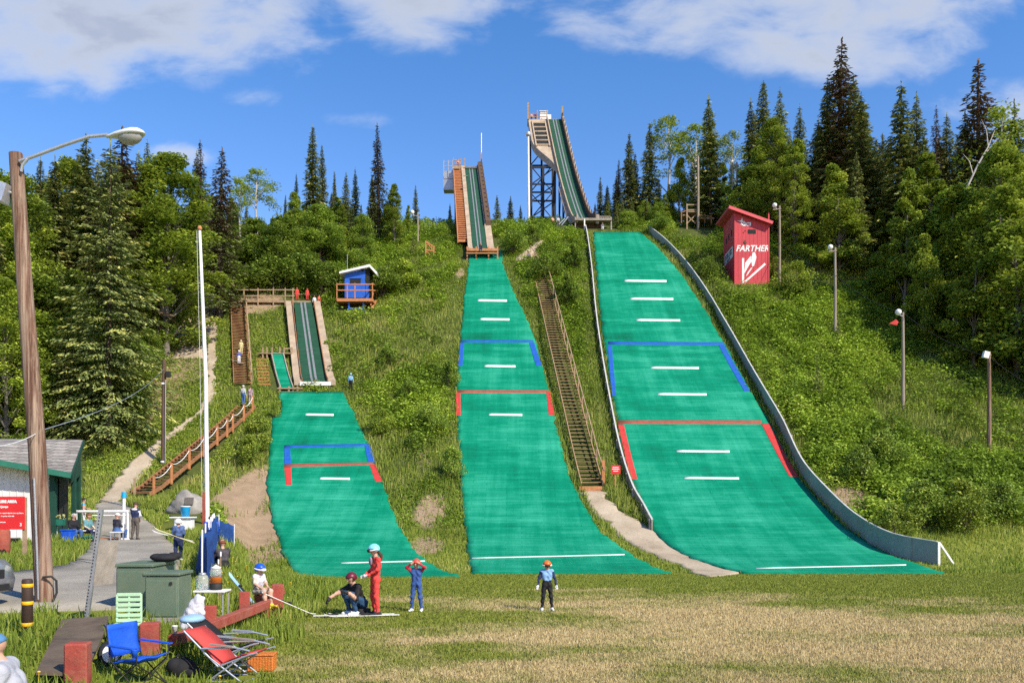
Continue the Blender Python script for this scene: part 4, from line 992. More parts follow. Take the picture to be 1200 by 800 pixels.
# ------------------------------------------------------------------ ground cover: nobody could count it
def excluded(x, y, pad=0.0):
    e = np.zeros(x.shape, bool)
    for P in HILLS:
        c = len(P) // 2; Q = [(px0 + (pad if i < c else -pad), py0) for i, (px0, py0) in enumerate(P)]
        e |= inpoly(Q, x, y)
    for P in PATHS: e |= inpoly(P, x, y)
    return e
CLEAR = []            # world rectangles (x0,x1,y0,y1) kept free, and discs (x,y,r)
def cleared(x, y):
    e = (np.abs(x / y - .217) < .022) & (y > 111) & (y < 117.5)
    for c in CLEAR:
        if len(c) == 3: e |= (x - c[0]) ** 2 + (y - c[1]) ** 2 < c[2] ** 2
        else: e |= inpoly(c, x, y)
    return e
def pxpoly(pts): return [tuple(hit(*p)[:2]) for p in pts]
def vnoise(x, y, s, seed):
    r = np.random.default_rng(seed); v = 0
    for k in range(6):
        a = r.uniform(0, 6.28); f = s * r.uniform(0.6, 1.8); v = v + np.sin((x * math.cos(a) + y * math.sin(a)) * f + r.uniform(0, 6.28))
    return v / 3.0
def bare_at(x, y):
    i = np.clip(np.searchsorted(gx, x), 0, len(gx) - 1); j = np.clip(np.searchsorted(gy, y), 0, len(gy) - 1); return bare[j, i]

def cover_leaves(n_clumps, seed):
    rng = np.random.default_rng(seed)
    # equal density per picture area would waste far plants; sample uniformly in world, thinned by noise
    y = 47 + (128 - 47) * rng.random(n_clumps * 2) ** 1.0; x = rng.uniform(-0.50, 0.66, n_clumps * 2) * y
    k = ~excluded(x, y) & ~cleared(x, y) & (x > EDGE_L(y) - 6) & (x < EDGE_R(y) + 7) & (T(x, y) > 1.0) & (bare_at(x, y) < rng.uniform(0.2, 0.75, len(x)))
    x, y = x[k][:n_clumps], y[k][:n_clumps]
    big = vnoise(x, y, 0.35, 3) * 0.5 + vnoise(x, y, 1.1, 4) * 0.5
    # height of growth: tall between the hills and on the right, low by the mats, the stairs and left
    h = 0.75 + 0.42 * big
    right = x > np.interp(y, [44, 60, 113], [22, 22, 17]); h = h * np.where(right, 1.25, 1.0)
    lowz = (x < -19) & (y < 92); h = h * np.where(lowz, 0.42, 1.0)
    strip = (x > 2) & (x < np.interp(y, [44, 60, 113], [10, 9, 11])) & (y < 100); h = h * np.where(strip & (y < 78), 0.6, 1.0)
    h = h * np.where((x > -10.5) & (x < -2) & (y < 64), 0.55, 1.0)
    # lower right next to mats
    d = np.full(len(x), 9.0)
    for P in HILLS:
        L = np.array([p for p in P]);
        for i in range(0, len(L), 1): d = np.minimum(d, np.hypot(x - L[i, 0], y - L[i, 1]))
    h = np.clip(h * np.clip(0.18 + d / 3.2, 0.18, 1.0), 0.16, 1.7)
    gp = vnoise(x, y, 0.16, 77)                                     # open patches where grass rather than leafy plants grows
    keep = (gp < 0.32) | (rng.random(len(x)) < .22); x, y, h, lowz, right = [v[keep] for v in (x, y, h, lowz, right)]
    mound = (rng.random(len(x)) < 0.20) & (h > 0.5) & ~((np.abs(x / y - .217) < .03) & (y > 108))
    h = np.where(mound, np.clip(h * rng.uniform(1.0, 1.55, len(x)), .3, 1.8), h * rng.uniform(0.30, 0.95, len(x)))
    cnt = np.where(mound, 62, 9); n = len(x)
    ix = np.repeat(np.arange(n), cnt); tot = len(ix)
    X, Y, Hh = x[ix], y[ix], h[ix]; mo = mound[ix]
    rad0 = np.where(mound, 0.34 + 0.34 * h, 0.25 + 0.2 * h); rad = rad0[ix]
    a = rng.uniform(0, 6.283, tot); r = np.sqrt(rng.random(tot)) * rad
    px_, py_ = X + np.cos(a) * r, Y + np.sin(a) * r
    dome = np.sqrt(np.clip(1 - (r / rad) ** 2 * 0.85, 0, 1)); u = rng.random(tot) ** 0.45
    P = np.stack([px_, py_, T(px_, py_) + 0.03 + Hh * dome * u], 1)
    kind = vnoise(x, y, 0.8, 19) + rng.normal(0, .5, n)                 # several kinds of plant: leaf size and colour
    s = (0.12 + 0.09 * np.minimum(Hh, 1.2)) * rng.uniform(0.7, 1.45, tot) * np.where(kind > .3, .8, 1.1)[ix]
    V, Fc = random_leaves(rng, P, s, 0.7)
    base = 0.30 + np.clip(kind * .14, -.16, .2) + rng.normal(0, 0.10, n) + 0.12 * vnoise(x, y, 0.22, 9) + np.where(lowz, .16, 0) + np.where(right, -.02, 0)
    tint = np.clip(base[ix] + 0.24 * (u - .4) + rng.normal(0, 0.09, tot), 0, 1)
    return V, Fc, np.repeat(tint, 4)

def blades(x, y, h, wd, seed, lean=0.45, tint0=0.45, tv=0.17, z0=0.0):
    """one bent blade (two faces) per point"""
    rng = np.random.default_rng(seed); n = len(x)
    a = rng.uniform(0, 6.283, n); l = np.abs(rng.normal(0, lean, n)) * h
    d = np.stack([np.cos(a), np.sin(a)], 1); a2 = rng.uniform(0, 6.283, n); s = np.stack([np.cos(a2), np.sin(a2)], 1)
    z = T(x, y) + z0
    B = np.stack([x, y], 1); w2 = (wd / 2)
    def pt(c, zz): return np.concatenate([c, zz[:, None]], 1)
    m = B + d * (l * 0.35)[:, None]; tip = B + d * l[:, None]
    V = np.stack([pt(B - s * w2[:, None], z - 0.02), pt(B + s * w2[:, None], z - 0.02), pt(m + s * w2[:, None] * .8, z + h * .58), pt(m - s * w2[:, None] * .8, z + h * .58), pt(tip, z + h * np.clip(1.05 - 0.3 * (l / h) ** 2, .5, 1))], 1).reshape(-1, 3)
    b = 5 * np.arange(n)[:, None]
    tint = np.clip(tint0 + rng.normal(0, tv, n), 0, 1)
    return V, [b + np.array([[0, 1, 2, 3]]), b + np.array([[3, 2, 4]])], np.repeat(tint, 5)

def build_cover():
    V, Fc, t = cover_leaves(44000, 31)
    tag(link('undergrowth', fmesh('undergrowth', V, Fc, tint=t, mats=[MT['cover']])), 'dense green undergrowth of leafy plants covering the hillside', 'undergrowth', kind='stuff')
    rng = np.random.default_rng(41)
    # coarse grass among the undergrowth and on the open left slope
    n = 270000; y = rng.uniform(44.5, 118, n); x = rng.uniform(-0.50, 0.60, n) * y
    k = ~excluded(x, y, .04) & ~cleared(x, y) & (x > EDGE_L(y) - 4) & (x < EDGE_R(y) + 3) & (bare_at(x, y) < rng.uniform(.25, .95, n)) & (T(x, y) > -1.2)
    x, y = x[k], y[k]; h = 0.32 + 0.20 * rng.random(len(x)) + 0.12 * vnoise(x, y, .6, 8)
    gp = vnoise(x, y, 0.16, 77); h = h * np.where(gp > .3, 1.5, 1.0); lowr = (T(x, y) < 0.2) ; h = np.where(lowr, h * .55, h); h = np.clip(h, .08, .8)
    V, Fc, t = blades(x, y, h * .85, 0.030 + 0.025 * rng.random(len(x)), 42, tint0=0.52 + np.where(gp > .3, .12, 0) + 0.1 * vnoise(x, y, .5, 14))
    tag(link('grass', fmesh('grass', V, Fc, tint=t, mats=[MT['blade']])), 'coarse tall grass growing through the hillside plants', 'grass', kind='stuff')
    # tall grass of the near left bank
    n = 150000; y = 5.5 + (60 - 5.5) * rng.random(n) ** 1.35; x = XB(y) + 2.0 - rng.random(n) ** 0.9 * (14 + 0.35 * y)
    inb = ((XB(y) + 0.35 * np.sin(y * 1.7)) - x > -0.9 - 1.2 * sst((y - 20) / 6)) & (x / y > -0.64)
    k = inb & ~excluded(x, y) & ~cleared(x, y) & (bare_at(x, y) < rng.uniform(.25, .95, n))
    x, y = x[k], y[k]
    h = (0.20 + 0.16 * rng.random(len(x)) + 0.10 * vnoise(x, y, 0.9, 5)) * np.where(x < XB(y) - 9.5, .7, 1.0)
    shortz = (y < 13) & (x > -6.6); h = np.where(shortz, h * 0.62, h); h = np.clip(h, .05, .6)
    V, Fc, t = blades(x, y, h, 0.010 + 0.00075 * y + 0.006 * rng.random(len(x)), 43, tint0=0.50 + 0.10 * vnoise(x, y, .4, 12))
    tag(link('grass', fmesh('grass', V, Fc, tint=t, mats=[MT['blade']])), 'lush uncut grass on the bank at lower left', 'grass', kind='stuff')
    # mown turf of the run-out field
    n = 330000; y = 10.2 + (45 - 10.2) * rng.random(n) ** 1.7; x = rng.uniform(-0.46, 0.64, n) * y
    k = (XB(y) - x < 0.6) & ~excluded(x, y) & ~cleared(x, y)
    x, y = x[k], y[k]
    tint = np.clip(.5 + rng.normal(0, .2, len(x)), 0, 1)
    V, Fc, t = blades(x, y, 0.028 + 0.03 * rng.random(len(x)) + 0.0007 * y, 0.006 + 0.0006 * y, 44, lean=.8, tint0=tint, tv=0.02)
    tag(link('lawn_grass', fmesh('lawn_grass', V, Fc, tint=t, mats=[MT['turf_blade']])), 'short patchy turf of the run-out field, green and straw coloured', 'grass', kind='stuff')
    # dandelions
    mb = MB(); r2 = random.Random(3)
    for i in range(70):
        yy = r2.uniform(10, 26); xx = float(XB(yy)) - r2.uniform(-0.6, 5)
        if bool(excluded(np.array([xx]), np.array([yy]))[0]) or bool(cleared(np.array([xx]), np.array([yy]))[0]): continue
        z = Tz(xx, yy) + r2.uniform(.12, .28); mb.ball((xx, yy, z), (.022, .022, .012), 6, 4)
        mb.tube([(xx, yy, z - .3), (xx, yy, z)], .003, 4)
    o = mb.build('dandelion_flowers', mat('dandelion_yellow', (.75, .50, .02), .7, .1, 5, 0)); tag(o, 'yellow dandelion heads scattered in the tall grass', 'flowers', kind='stuff')
# ------------------------------------------------------------------ in-run ramps
UPV = Vector((0, 0, 1))
def sweep(mb, ys, xf, zf, a, b, c, d, mi=0):
    """box section swept along a ramp: x offsets a..b (number or function of y), z offsets c..d"""
    fa = a if callable(a) else (lambda y: a); fb = b if callable(b) else (lambda y: b)
    fc = c if callable(c) else (lambda y: c); fd = d if callable(d) else (lambda y: d)
    vs = []
    for y in ys:
        x, z = float(xf(y)), float(zf(y))
        vs += [(x + fa(y), y, z + fc(y)), (x + fb(y), y, z + fc(y)), (x + fb(y), y, z + fd(y)), (x + fa(y), y, z + fd(y))]
    fs = []
    for k in range(len(ys) - 1):
        for i in range(4):
            j = (i + 1) % 4; fs.append((4 * k + i, 4 * k + j, 4 * k + 4 + j, 4 * k + 4 + i))
    n = 4 * (len(ys) - 1)
    fs += [(0, 1, 2, 3), (n, n + 3, n + 2, n + 1)]
    return mb.add(vs, fs, mi)
def part(name, m, root, fn, label=None, bevel=0.0, each=False):
    mb = MB(); fn(mb)
    if each: return mb.build_each(name, m, root, True, bevel)
    o = mb.build(name, m, root, world=True, bevel=bevel)
    if label: o['label'] = label
    return o
def rng_y(a, b, st): return list(np.arange(a, b, st)) + [b]

# ---- tall tower ramp of the largest hill
Yt = 150.0
pz = pchip([115.2, 118.2, 121.5, 126, 132, 140, 150.0], [41.0, 41.7, 43.6, 47.1, 52.2, 59.8, 70.0])
px_ = lambda y: 10.05 + (y - 115.2) * (7.45 - 10.05) / 34.8
r = thing('ski_jump_tower', 'tallest ski jump in-run with green track on dark steel lattice legs', 'ski jump tower', (px_(118), 118, Tz(px_(118), 118)))
ys = rng_y(115.2, Yt, 1.2)
part('track', MT['mat_dark'], r, lambda m: sweep(m, ys, px_, pz, -1.15, 1.15, -.18, 0))
for s in (-1, 1): part('ski_groove', MT['groove'], r, lambda m: sweep(m, ys, px_, pz, s * .24 - .09, s * .24 + .09, .003, .03))
part('side_board', MT['ply'], r, lambda m: sweep(m, ys, px_, pz, -1.32, -1.17, -.55, .62), 'tan board on the left side')
part('side_board', MT['wood_dark'], r, lambda m: sweep(m, ys, px_, pz, 1.17, 1.32, -.7, .95), 'dark brown board on the right side')
part('side_board', MT['wood_grey'], r, lambda m: sweep(m, ys, px_, pz, 1.335, 1.72, -.72, .55), 'grey outer board on the right side')
def posts(m):
    for y in np.arange(117, Yt + .1, 1.5): m.box((px_(y) + 1.48, y, float(pz(y)) + .55), (.14, .14, 1.35))
part('side_post', MT['wood_dark'], r, posts, each=True)
fl = lambda y: -1.34 - 3.2 * float(sst((y - 136.0) / 8.0))
part('start_deck', MT['ply'], r, lambda m: sweep(m, rng_y(131, Yt, 1.0), px_, pz, fl, -1.335, lambda y: -.35 - .9 * float(sst((y - 134) / 5)), -.05))
part('deck_skirt', MT['wood_grey'], r, lambda m: sweep(m, rng_y(133, Yt, 1.0), px_, pz, lambda y: fl(y) - .06, lambda y: fl(y) - .002, lambda y: -.5 - .75 * float(sst((y - 134) / 5)), .02))
part('catwalk', MT['ply'], r, lambda m: sweep(m, rng_y(116, 131, 1.0), px_, pz, -1.75, -1.33, -.5, -.2))
def gates(m):
    for k in range(6):
        y = 142.5 + k * 1.25; x = px_(y); z = float(pz(y)); m.box((x - 2.85, y, z + .10), (2.3, .28, .22))
    for s in (-1.75, -4.0): m.bar((px_(142) + s, 142, float(pz(142)) + .14), (px_(149.3) + s, 149.3, float(pz(149.3)) + .14), .2, .24)
part('start_gate', MT['ply'], r, gates, each=True)
def gap_shade(m): sweep(m, rng_y(142.7, 148.7, 1.0), px_, pz, -3.88, -1.87, -.04, .03)
part('gate_gap_shade', MT['dark'], r, gap_shade)  # dark sheet laid on the deck paints the shade in the gate gaps
def top(m):
    x, z = px_(Yt), float(pz(Yt))
    m.box((x - 1.6, Yt + 1.35, z - .02), (6.2, 2.6, .22))
    for dx in (-4.6, -3.0, -1.3, 1.4): m.box((x + dx, Yt + .2, z + .85), (.16, .16, 1.7)); m.box((x + dx, Yt + 2.5, z + .7), (.12, .12, 1.2))
    for h in (.55, 1.1): m.bar((x - 4.6, Yt + 2.5, z + h), (x + 1.4, Yt + 2.5, z + h), .1, .12); m.bar((x - 4.6, Yt + .2, z + h), (x - 1.4, Yt + .2, z + h), .08, .12)
    m.box((x + 1.42, Yt + .3, z + 1.1), (.3, .35, 2.6)); m.box((x - 4.62, Yt - .3, z + 1.3), (.3, .35, 2.9))
part('platform_board', MT['wood_tan'], r, top, each=True)
def hut(m):
    x, z = px_(Yt), float(pz(Yt)); m.box((x - 1.85, Yt + 1.6, z + 1.0), (1.25, 1.0, 1.75)); m.box((x - 1.85, Yt + 1.6, z + 1.93), (1.5, 1.3, .1)); m.box((x - .85, Yt + 1.7, z + .8), (.7, .8, 1.3))
part('start_hut', MT['white'], r, hut)
def lattice(m):
    xs = (3.15, 5.1, 7.0); yy = (139.0, 147.0); zt = lambda y: float(pz(y)) - 1.2
    for x in xs:
        for y in yy: m.bar((x, y, Tz(x, y) - .5), (x, y, zt(y)), .34, .34, up=(0, 1, 0))
    for y in yy:
        lv = np.linspace(Tz(5, y) + 1.0, zt(y) - .4, 5)
        for a in lv: m.bar((xs[0], y, a), (xs[-1], y, a), .2, .24)
        for a, b in zip(lv[:-1], lv[1:]):
            m.bar((xs[0], y, a), (xs[-1], y, b), .14, .16)
            if y > 140: m.bar((xs[-1], y, a), (xs[0], y, b), .12, .14)
    for x in xs:
        lv = np.linspace(Tz(x, 143) + 1.0, zt(139) - .4, 4)
        for a in lv: m.bar((x, yy[0], a), (x, yy[1], a), .2, .2)
        for a, b in zip(lv[:-1], lv[1:]): m.bar((x, yy[0], a), (x, yy[1], b), .12, .12); m.bar((x, yy[1], a), (x, yy[0], b), .12, .12)
    for y in (121.5, 126, 130.5, 135):                     # bents under the lower ramp
        x = px_(y); z = float(pz(y)) - .6
        for s in (-1, 1): m.bar((x + s * 1.1, y, Tz(x, y) - .4), (x + s * 1.1, y, z), .22, .22, up=(0, 1, 0))
        m.bar((x - 1.1, y, z), (x + 1.1, y, z), .2, .3)
        if y > 123: m.bar((x - 1.1, y, Tz(x, y) + .3), (x + 1.1, y, z - .3), .1, .12); m.bar((x + 1.1, y, Tz(x, y) + .3), (x - 1.1, y, z - .3), .1, .12); m.bar((x - 1.1, y - 4.4, float(pz(y - 4.4)) - .8), (x - 1.1, y, Tz(x, y) + .4), .1, .12)
    for s in (-.95, .95): sweep(m, rng_y(118, Yt, 2.0), px_, pz, s - .12, s + .12, -1.0, -.5)
part('lattice_legs', MT['steel_dark'], r, lattice)
def lip(m):
    x = px_(115.2); z = 41.0
    m.box((x + .9, 115.6, z - .22), (5.0, 1.5, .28))
    for dx in (-1.5, 3.35): m.box((x + dx, 115.2, z - .8), (.16, .16, 1.9))
    for k in range(9): m.box((x + 1.45 + k * .24, 116.25, z + .22), (.07, .07, .75))
    m.bar((x + 1.4, 116.25, z + .6), (x + 3.4, 116.25, z + .6), .07, .09)
    m.bar((x - 1.6, 114.86, z - .15), (x + 3.4, 114.86, z - .15), .06, .14)
part('takeoff_board', MT['wood_grey'], r, lip, each=True)
part('takeoff_painted_shade', MT['wood_dark'], r, lambda m: m.box((px_(116) + .7, 116.4, 40.15), (3.6, .2, 1.0)))  # dark board in place of the shade under the take-off deck
part('prop', MT['steel'], r, lambda m: (m.bar(W(662, 256, 117), W(655, 263, 117), .12, .12), m.bar(W(666, 254, 117), W(658, 264, 117), .12, .12)), each=True)
# mast beside it
t = thing('mast', 'white steel mast rising beside the tall tower lattice', 'mast', tuple(G(620, 137)))
part('pole', MT['white'], t, lambda m: m.tube([G(620, 137) - UPV * .4, W(619, 158, 137)], [.21, .16], 10))
part('lamp_head', MT['alu'], t, lambda m: m.lathe([(.12, -.5), (.42, -.25), (.45, .1), (.2, .35)], W(619, 157, 137), 10))

# ---- middle tower ramp
q0, q1 = 103.8, 130.0
mz = pchip([q0, 105.2, 107.2, 110, 130.0], [33.45, 34.1, 35.7, 38.0, 53.8])
mx_ = lambda y: -3.85 + (y - q0) * (-6.3 + 3.85) / (q1 - q0)
r = thing('ski_jump_tower', 'middle ski jump in-run with orange plank catwalk along its left side', 'ski jump tower', (mx_(106), 106, Tz(mx_(106), 106)))
ys = rng_y(q0, q1, 1.0)
part('track', MT['mat_dark'], r, lambda m: sweep(m, ys, mx_, mz, -.9, .9, -.18, 0))
for s in (-1, 1): part('ski_groove', MT['groove'], r, lambda m: sweep(m, ys, mx_, mz, s * .2 - .075, s * .2 + .075, .003, .03))
part('side_board', MT['ply'], r, lambda m: sweep(m, ys, mx_, mz, -1.45, -.92, -.25, .16), 'tan board between the track and the catwalk')
part('side_board', MT['ply'], r, lambda m: sweep(m, rng_y(q0, 110.5, 1), mx_, mz, .92, 1.75, -.6, .1), 'tan plywood at the lower right')
part('side_board', MT['ply'], r, lambda m: sweep(m, rng_y(110.5, q1, 1), mx_, mz, .92, 1.05, -.3, .25), 'thin tan edge at the upper right')
part('side_board', MT['wood_dark'], r, lambda m: sweep(m, rng_y(110.5, q1, 1), mx_, mz, 1.06, 1.75, -1.2, .75), 'dark brown wall at the upper right')
def cat(m):
    sweep(m, rng_y(107.5, q1, 1), mx_, mz, -2.55, -1.46, -.5, -.32)
    for y in np.arange(107.8, q1, .55): m.box((mx_(y) - 2.0, y, float(mz(y)) - .2), (1.12, .36, .14))
part('catwalk', MT['wood_orange'], r, cat)
part('catwalk_side', MT['wood_orange'], r, lambda m: sweep(m, rng_y(107.5, q1, 1), mx_, mz, -2.68, -2.565, lambda y: -.6 - min(1.2, (y - 107.5) * .12), .0))
def mposts(m):
    for y in np.arange(111.5, q1 + .1, 1.4): m.box((mx_(y) + 1.62, y, float(mz(y)) + .5), (.16, .16, 1.6))
    for y in (109, 112, 116, 120, 124, 128):
        for dx in (-2.4, 1.2): m.bar((mx_(y) + dx, y, Tz(mx_(y), y) - .3), (mx_(y) + dx, y, float(mz(y)) - .4), .2, .2, up=(0, 1, 0))
        m.bar((mx_(y) - 2.4, y, Tz(mx_(y), y) + .2), (mx_(y) + 1.2, y, float(mz(y)) - .5), .1, .12)
part('support_post', MT['wood_dark'], r, mposts, each=True)
def mtop(m):
    x, z = mx_(q1), float(mz(q1))
    m.box((x - .5, q1 + .9, z - .1), (4.2, 1.9, .2))
    for dx in (-2.6, -1.5, -.9): m.box((x + dx, q1 - .05, z + .55), (.13, .13, 1.5))
    m.box((x - 2.0, q1 - .1, z + .35), (1.1, .1, .14)); m.box((x - 2.0, q1 - .1, z + .95), (1.1, .1, .14)); m.box((x - 2.0, q1 - 1.2, z - .55), (1.05, .12, .5))
    m.box((x, q1 - 1.0, z - .56), (2.1, .22, .08)); m.box((x - .55, q1 - 4.0, z - 2.95), (.7, .18, .06)); m.box((x - .62, q1 - 8.2, z - 6.3), (.8, .18, .06))
    m.box((x + 1.62, q1 + .2, z + .9), (.22, .22, 2.6)); m.box((x + 1.2, q1 + 1.6, z + .6), (.12, .12, 1.3))
part('platform_board', MT['wood_tan'], r, mtop, each=True)
def cage(m):
    x, z = mx_(q1) - 3.35, float(mz(q1))
    m.box((x, q1 + .3, z - 2.9), (1.5, 1.6, 1.6), mi=0); m.box((x, q1 + .3, z - 1.4), (1.45, 1.5, 1.2))
    for dx in (-.7, 0, .65): m.box((x + dx, q1 - .5, z - .5), (.13, .13, 2.6))
    m.bar((x - .7, q1 - .5, z + .55), (x + .65, q1 - .5, z + .55), .08, .1); m.bar((x - .7, q1 - .5, z - .1), (x + .65, q1 - .5, z - .1), .08, .1)
part('stair_cage', MT['steel'], r, cage, each=True)
part('antenna', MT['white'], r, lambda m: m.tube([(mx_(q1) + 1.62, q1 + .2, float(mz(q1)) + 2.1), (mx_(q1) + 1.62, q1 + .2, float(mz(q1)) + 5.2)], .07, 8))
def mlip(m):
    x = mx_(q0)
    m.box((x + .25, q0 - .1, 33.28), (3.7, .5, .3)); m.box((x + .25, q0 - .36, 32.85), (3.9, .08, .14))
    for dx in (-1.6, -.5, 1.0, 2.1): m.box((x + dx, q0 + .05, 32.9), (.16, .16, 1.7))
part('takeoff_board', MT['wood_orange'], r, mlip, each=True)

# ---- small ramp
s0, s1 = 76.0, 91.6
sz = pchip([s0, 77.4, 79.6, 91.6], [13.35, 13.85, 15.35, 24.1])
sx_ = lambda y: -17.55 + (y - s0) * (-22.45 + 17.55) / (s1 - s0)
r = thing('ski_jump_ramp', 'small ski jump in-run with dark track between plywood walkways', 'ski jump ramp', (sx_(78), 78, Tz(sx_(78), 78)))
ys = rng_y(s0, s1, .8)
part('track', MT['mat_dark'], r, lambda m: sweep(m, ys, sx_, sz, lambda y: -1.12 + .012 * (y - s0), lambda y: 1.12 - .012 * (y - s0), -.18, 0))
for s in (-1, 1): part('ski_groove', MT['groove'], r, lambda m: sweep(m, ys, sx_, sz, s * .2 - .10, s * .2 + .10, .003, .03))
part('walkway', MT['ply'], r, lambda m: sweep(m, ys, sx_, sz, -1.85, -1.16, -.3, .15), 'left plywood walkway')
part('walkway', MT['ply'], r, lambda m: sweep(m, ys, sx_, sz, 1.16, 1.85, -.3, .15), 'right plywood walkway')
def brds(m):
    for s in (-1.15, 1.15): sweep(m, ys, sx_, sz, s - .035, s + .035, -.1, .34)
part('edge_board', MT['wood_brown'], r, brds, each=True)
part('takeoff_board', MT['white'], r, lambda m: m.box((sx_(s0) + .05, s0 - .08, 13.18), (2.75, .1, .34)))
def sposts(m):
    for dx in (-1.2, 0, 1.25): m.box((sx_(s0) + dx, s0 + .1, 12.9), (.15, .15, 1.2))
    for y in (80, 84, 88):
        for dx in (-1.6, 1.6): m.bar((sx_(y) + dx, y, Tz(sx_(y), y) - .3), (sx_(y) + dx, y, float(sz(y)) - .2), .14, .14, up=(0, 1, 0))
part('support_post', MT['wood_brown'], r, sposts, each=True)
# ---- tiny slide
a0 = hit(336, 459); a1 = hit(324.5, 419)
tz = pchip([a0.y, a0.y + 2.0, a1.y], [a0.z + .35, a0.z + 1.45, a1.z + .55]); tx_ = lambda y: a0.x + (y - a0.y) * (a1.x - a0.x) / (a1.y - a0.y)
r = thing('ski_jump_ramp', 'shortest in-run, a bright green strip beside the small dark ramp', 'ski jump ramp', tuple(a0))
ys = rng_y(a0.y, a1.y, .8)
part('track', MT['mat'], r, lambda m: sweep(m, ys, tx_, tz, -.5, .5, -.15, 0))
part('edge_board', MT['wood_grey'], r, lambda m: [sweep(m, ys, tx_, tz, s - .05, s + .05, -.3, .14) for s in (-.56, .56)], each=True)
def tl(m):
    x, y, z = a0
    m.box((x + .3, y - .06, z + .3), (2.2, .12, .12)); m.box((x + .3, y - .05, z - .02), (2.2, .12, .12))
    for dx in (-.6, 0.2, .95): m.box((x + dx, y, z + .1), (.14, .14, .8))
    for px0 in (308, 313, 319, 328, 333, 342): h = hit(px0, 421); m.box((h.x, h.y, h.z + .55), (.12, .12, 1.25))
    for u0, u1 in ((332, 343),): p, q = hit(u0, 421), hit(u1, 421); m.bar(p + UPV * 1.05, q + UPV * 1.05, .07, .12)
    p, q = hit(303, 419), hit(343, 419); m.bar(p + UPV * .35, q + UPV * .35, .9, .1)
part('start_board', MT['wood_tan'], r, tl, each=True)


t = thing('wooden_steps', 'short reddish flight of earth steps left of the bright green strip', 'steps', tuple(hit(309, 450)))
def st(m):
    for k in range(9):
        h = hit(310 - k * .35, 451 - k * 3.6); m.box(h + UPV * .05, (1.05, .30, .16))
part('tread', MT['wood_orange'], t, st, each=True)

# ------------------------------------------------------------------ stairs
def stairs(root, p0, p1, width, rise=0.2, lift=0.18, mtread=None, mstr=None):
    """treads and stringers that follow the ground from p0 to p1"""
    p0, p1 = Vector(p0), Vector(p1); L = (p1 - p0).to_2d().length; dirv = Vector(((p1 - p0).x, (p1 - p0).y, 0)).normalized(); side = Vector((dirv.y, -dirv.x, 0))
    n = int(abs(p1.z - p0.z) / rise)
    def zline(t): 
        p = p0.lerp(p1, t); return max(Tz(p.x, p.y) + lift, p0.z + (p1.z - p0.z) * t)
    tr = MB(); rz = math.atan2(dirv.y, dirv.x) - math.pi / 2
    for k in range(n):
        t = (k + .5) / n; p = p0.lerp(p1, t); z = zline(t)
        tr.box((p.x, p.y, z + .06), (width, .27, .05), rz)
    m = 10
    for s in (-1, 1):
        sm = MB()
        for k in range(m):
            a, b = p0.lerp(p1, k / m), p0.lerp(p1, (k + 1) / m); a = Vector((a.x, a.y, zline(k / m))); b = Vector((b.x, b.y, zline((k + 1) / m)))
            sm.bar(a + side * s * (width / 2 + .05), b + side * s * (width / 2 + .05), .07, .26)
        sm.build('stringer', mstr, root, world=True)
    tr.build_each('tread', mtread, root, True)
    return (lambda t: Vector((p0.lerp(p1, t).x, p0.lerp(p1, t).y, zline(t)))), side, dirv
r = thing('staircase', 'lower stained wooden staircase with rope handrails climbing from the trail', 'stairs', tuple(hit(163, 583)))
f, sd, dv = stairs(r, hit(162, 583), hit(289, 479), 1.5, .21, .22, MT['wood_brown'], MT['wood_brown'])
prev = None; near = 1 if sd.y < 0 else -1
for i, t in enumerate((0.03, .17, .32, .45, .58, .68, .74, .86, .96)):
    p = f(t) + sd * near * .86
    mb = MB(); mb.box(p + UPV * .42, (.13, .13, 1.5)); mb.build('post', MT['wood_orange'], r, world=True)
    tp = p + UPV * 1.05
    if prev is not None:
        mb = MB(); pts = [prev.lerp(tp, u) - UPV * (.28 * 4 * u * (1 - u)) for u in np.linspace(0, 1, 8)]; mb.tube(pts, .025, 5); mb.build('rope', MT['white'], r, world=True)
    prev = tp
mb = MB(); mb.box(f(0.0) + UPV * .55 - sd * near * .2 - dv * .1, (.12, .12, 1.1)); mb.build('post', MT['wood_tan'], r, world=True)
r = thing('staircase', 'steep brown wooden staircase up to the small starting platform', 'stairs', tuple(hit(282, 452)))
f, sd, dv = stairs(r, hit(284, 453), hit(279, 361), 1.35, .21, .2, MT['wood_brown'], MT['wood_brown'])
rs = 1 if sd.x > 0 else -1
mb = MB()
for t in np.linspace(0.02, 1, 9): mb.box(f(t) + sd * rs * .82 + UPV * .5, (.1, .1, 1.3))
mb.build_each('rail_post', MT['wood_tan'], r, True); mb = MB()
for k in range(10): mb.bar(f(k / 10) + sd * rs * .82 + UPV * 1.08, f((k + 1) / 10) + sd * rs * .82 + UPV * 1.08, .09, .13)
mb.build('handrail', MT['wood_tan'], r, world=True)
r = thing('staircase', 'long straight wooden staircase between the middle and largest hills', 'stairs', tuple(hit(694, 572)))
f, sd, dv = stairs(r, hit(694, 571), hit(632, 316), 1.45, .345, .2, MT['wood_mid'], MT['wood_mid'])
rs = 1 if sd.x > 0 else -1
mb = MB()
for t in np.linspace(0.02, 1.0, 17): mb.box(f(t) + sd * rs * .85 + UPV * .5, (.09, .09, 1.25))
mb.build_each('rail_post', MT['wood_tan'], r, True); mb = MB()
for k in range(20): mb.bar(f(k / 20) + sd * rs * .85 + UPV * 1.02, f((k + 1) / 20) + sd * rs * .85 + UPV * 1.02, .07, .1)
mb.build('handrail', MT['wood_tan'], r, world=True)
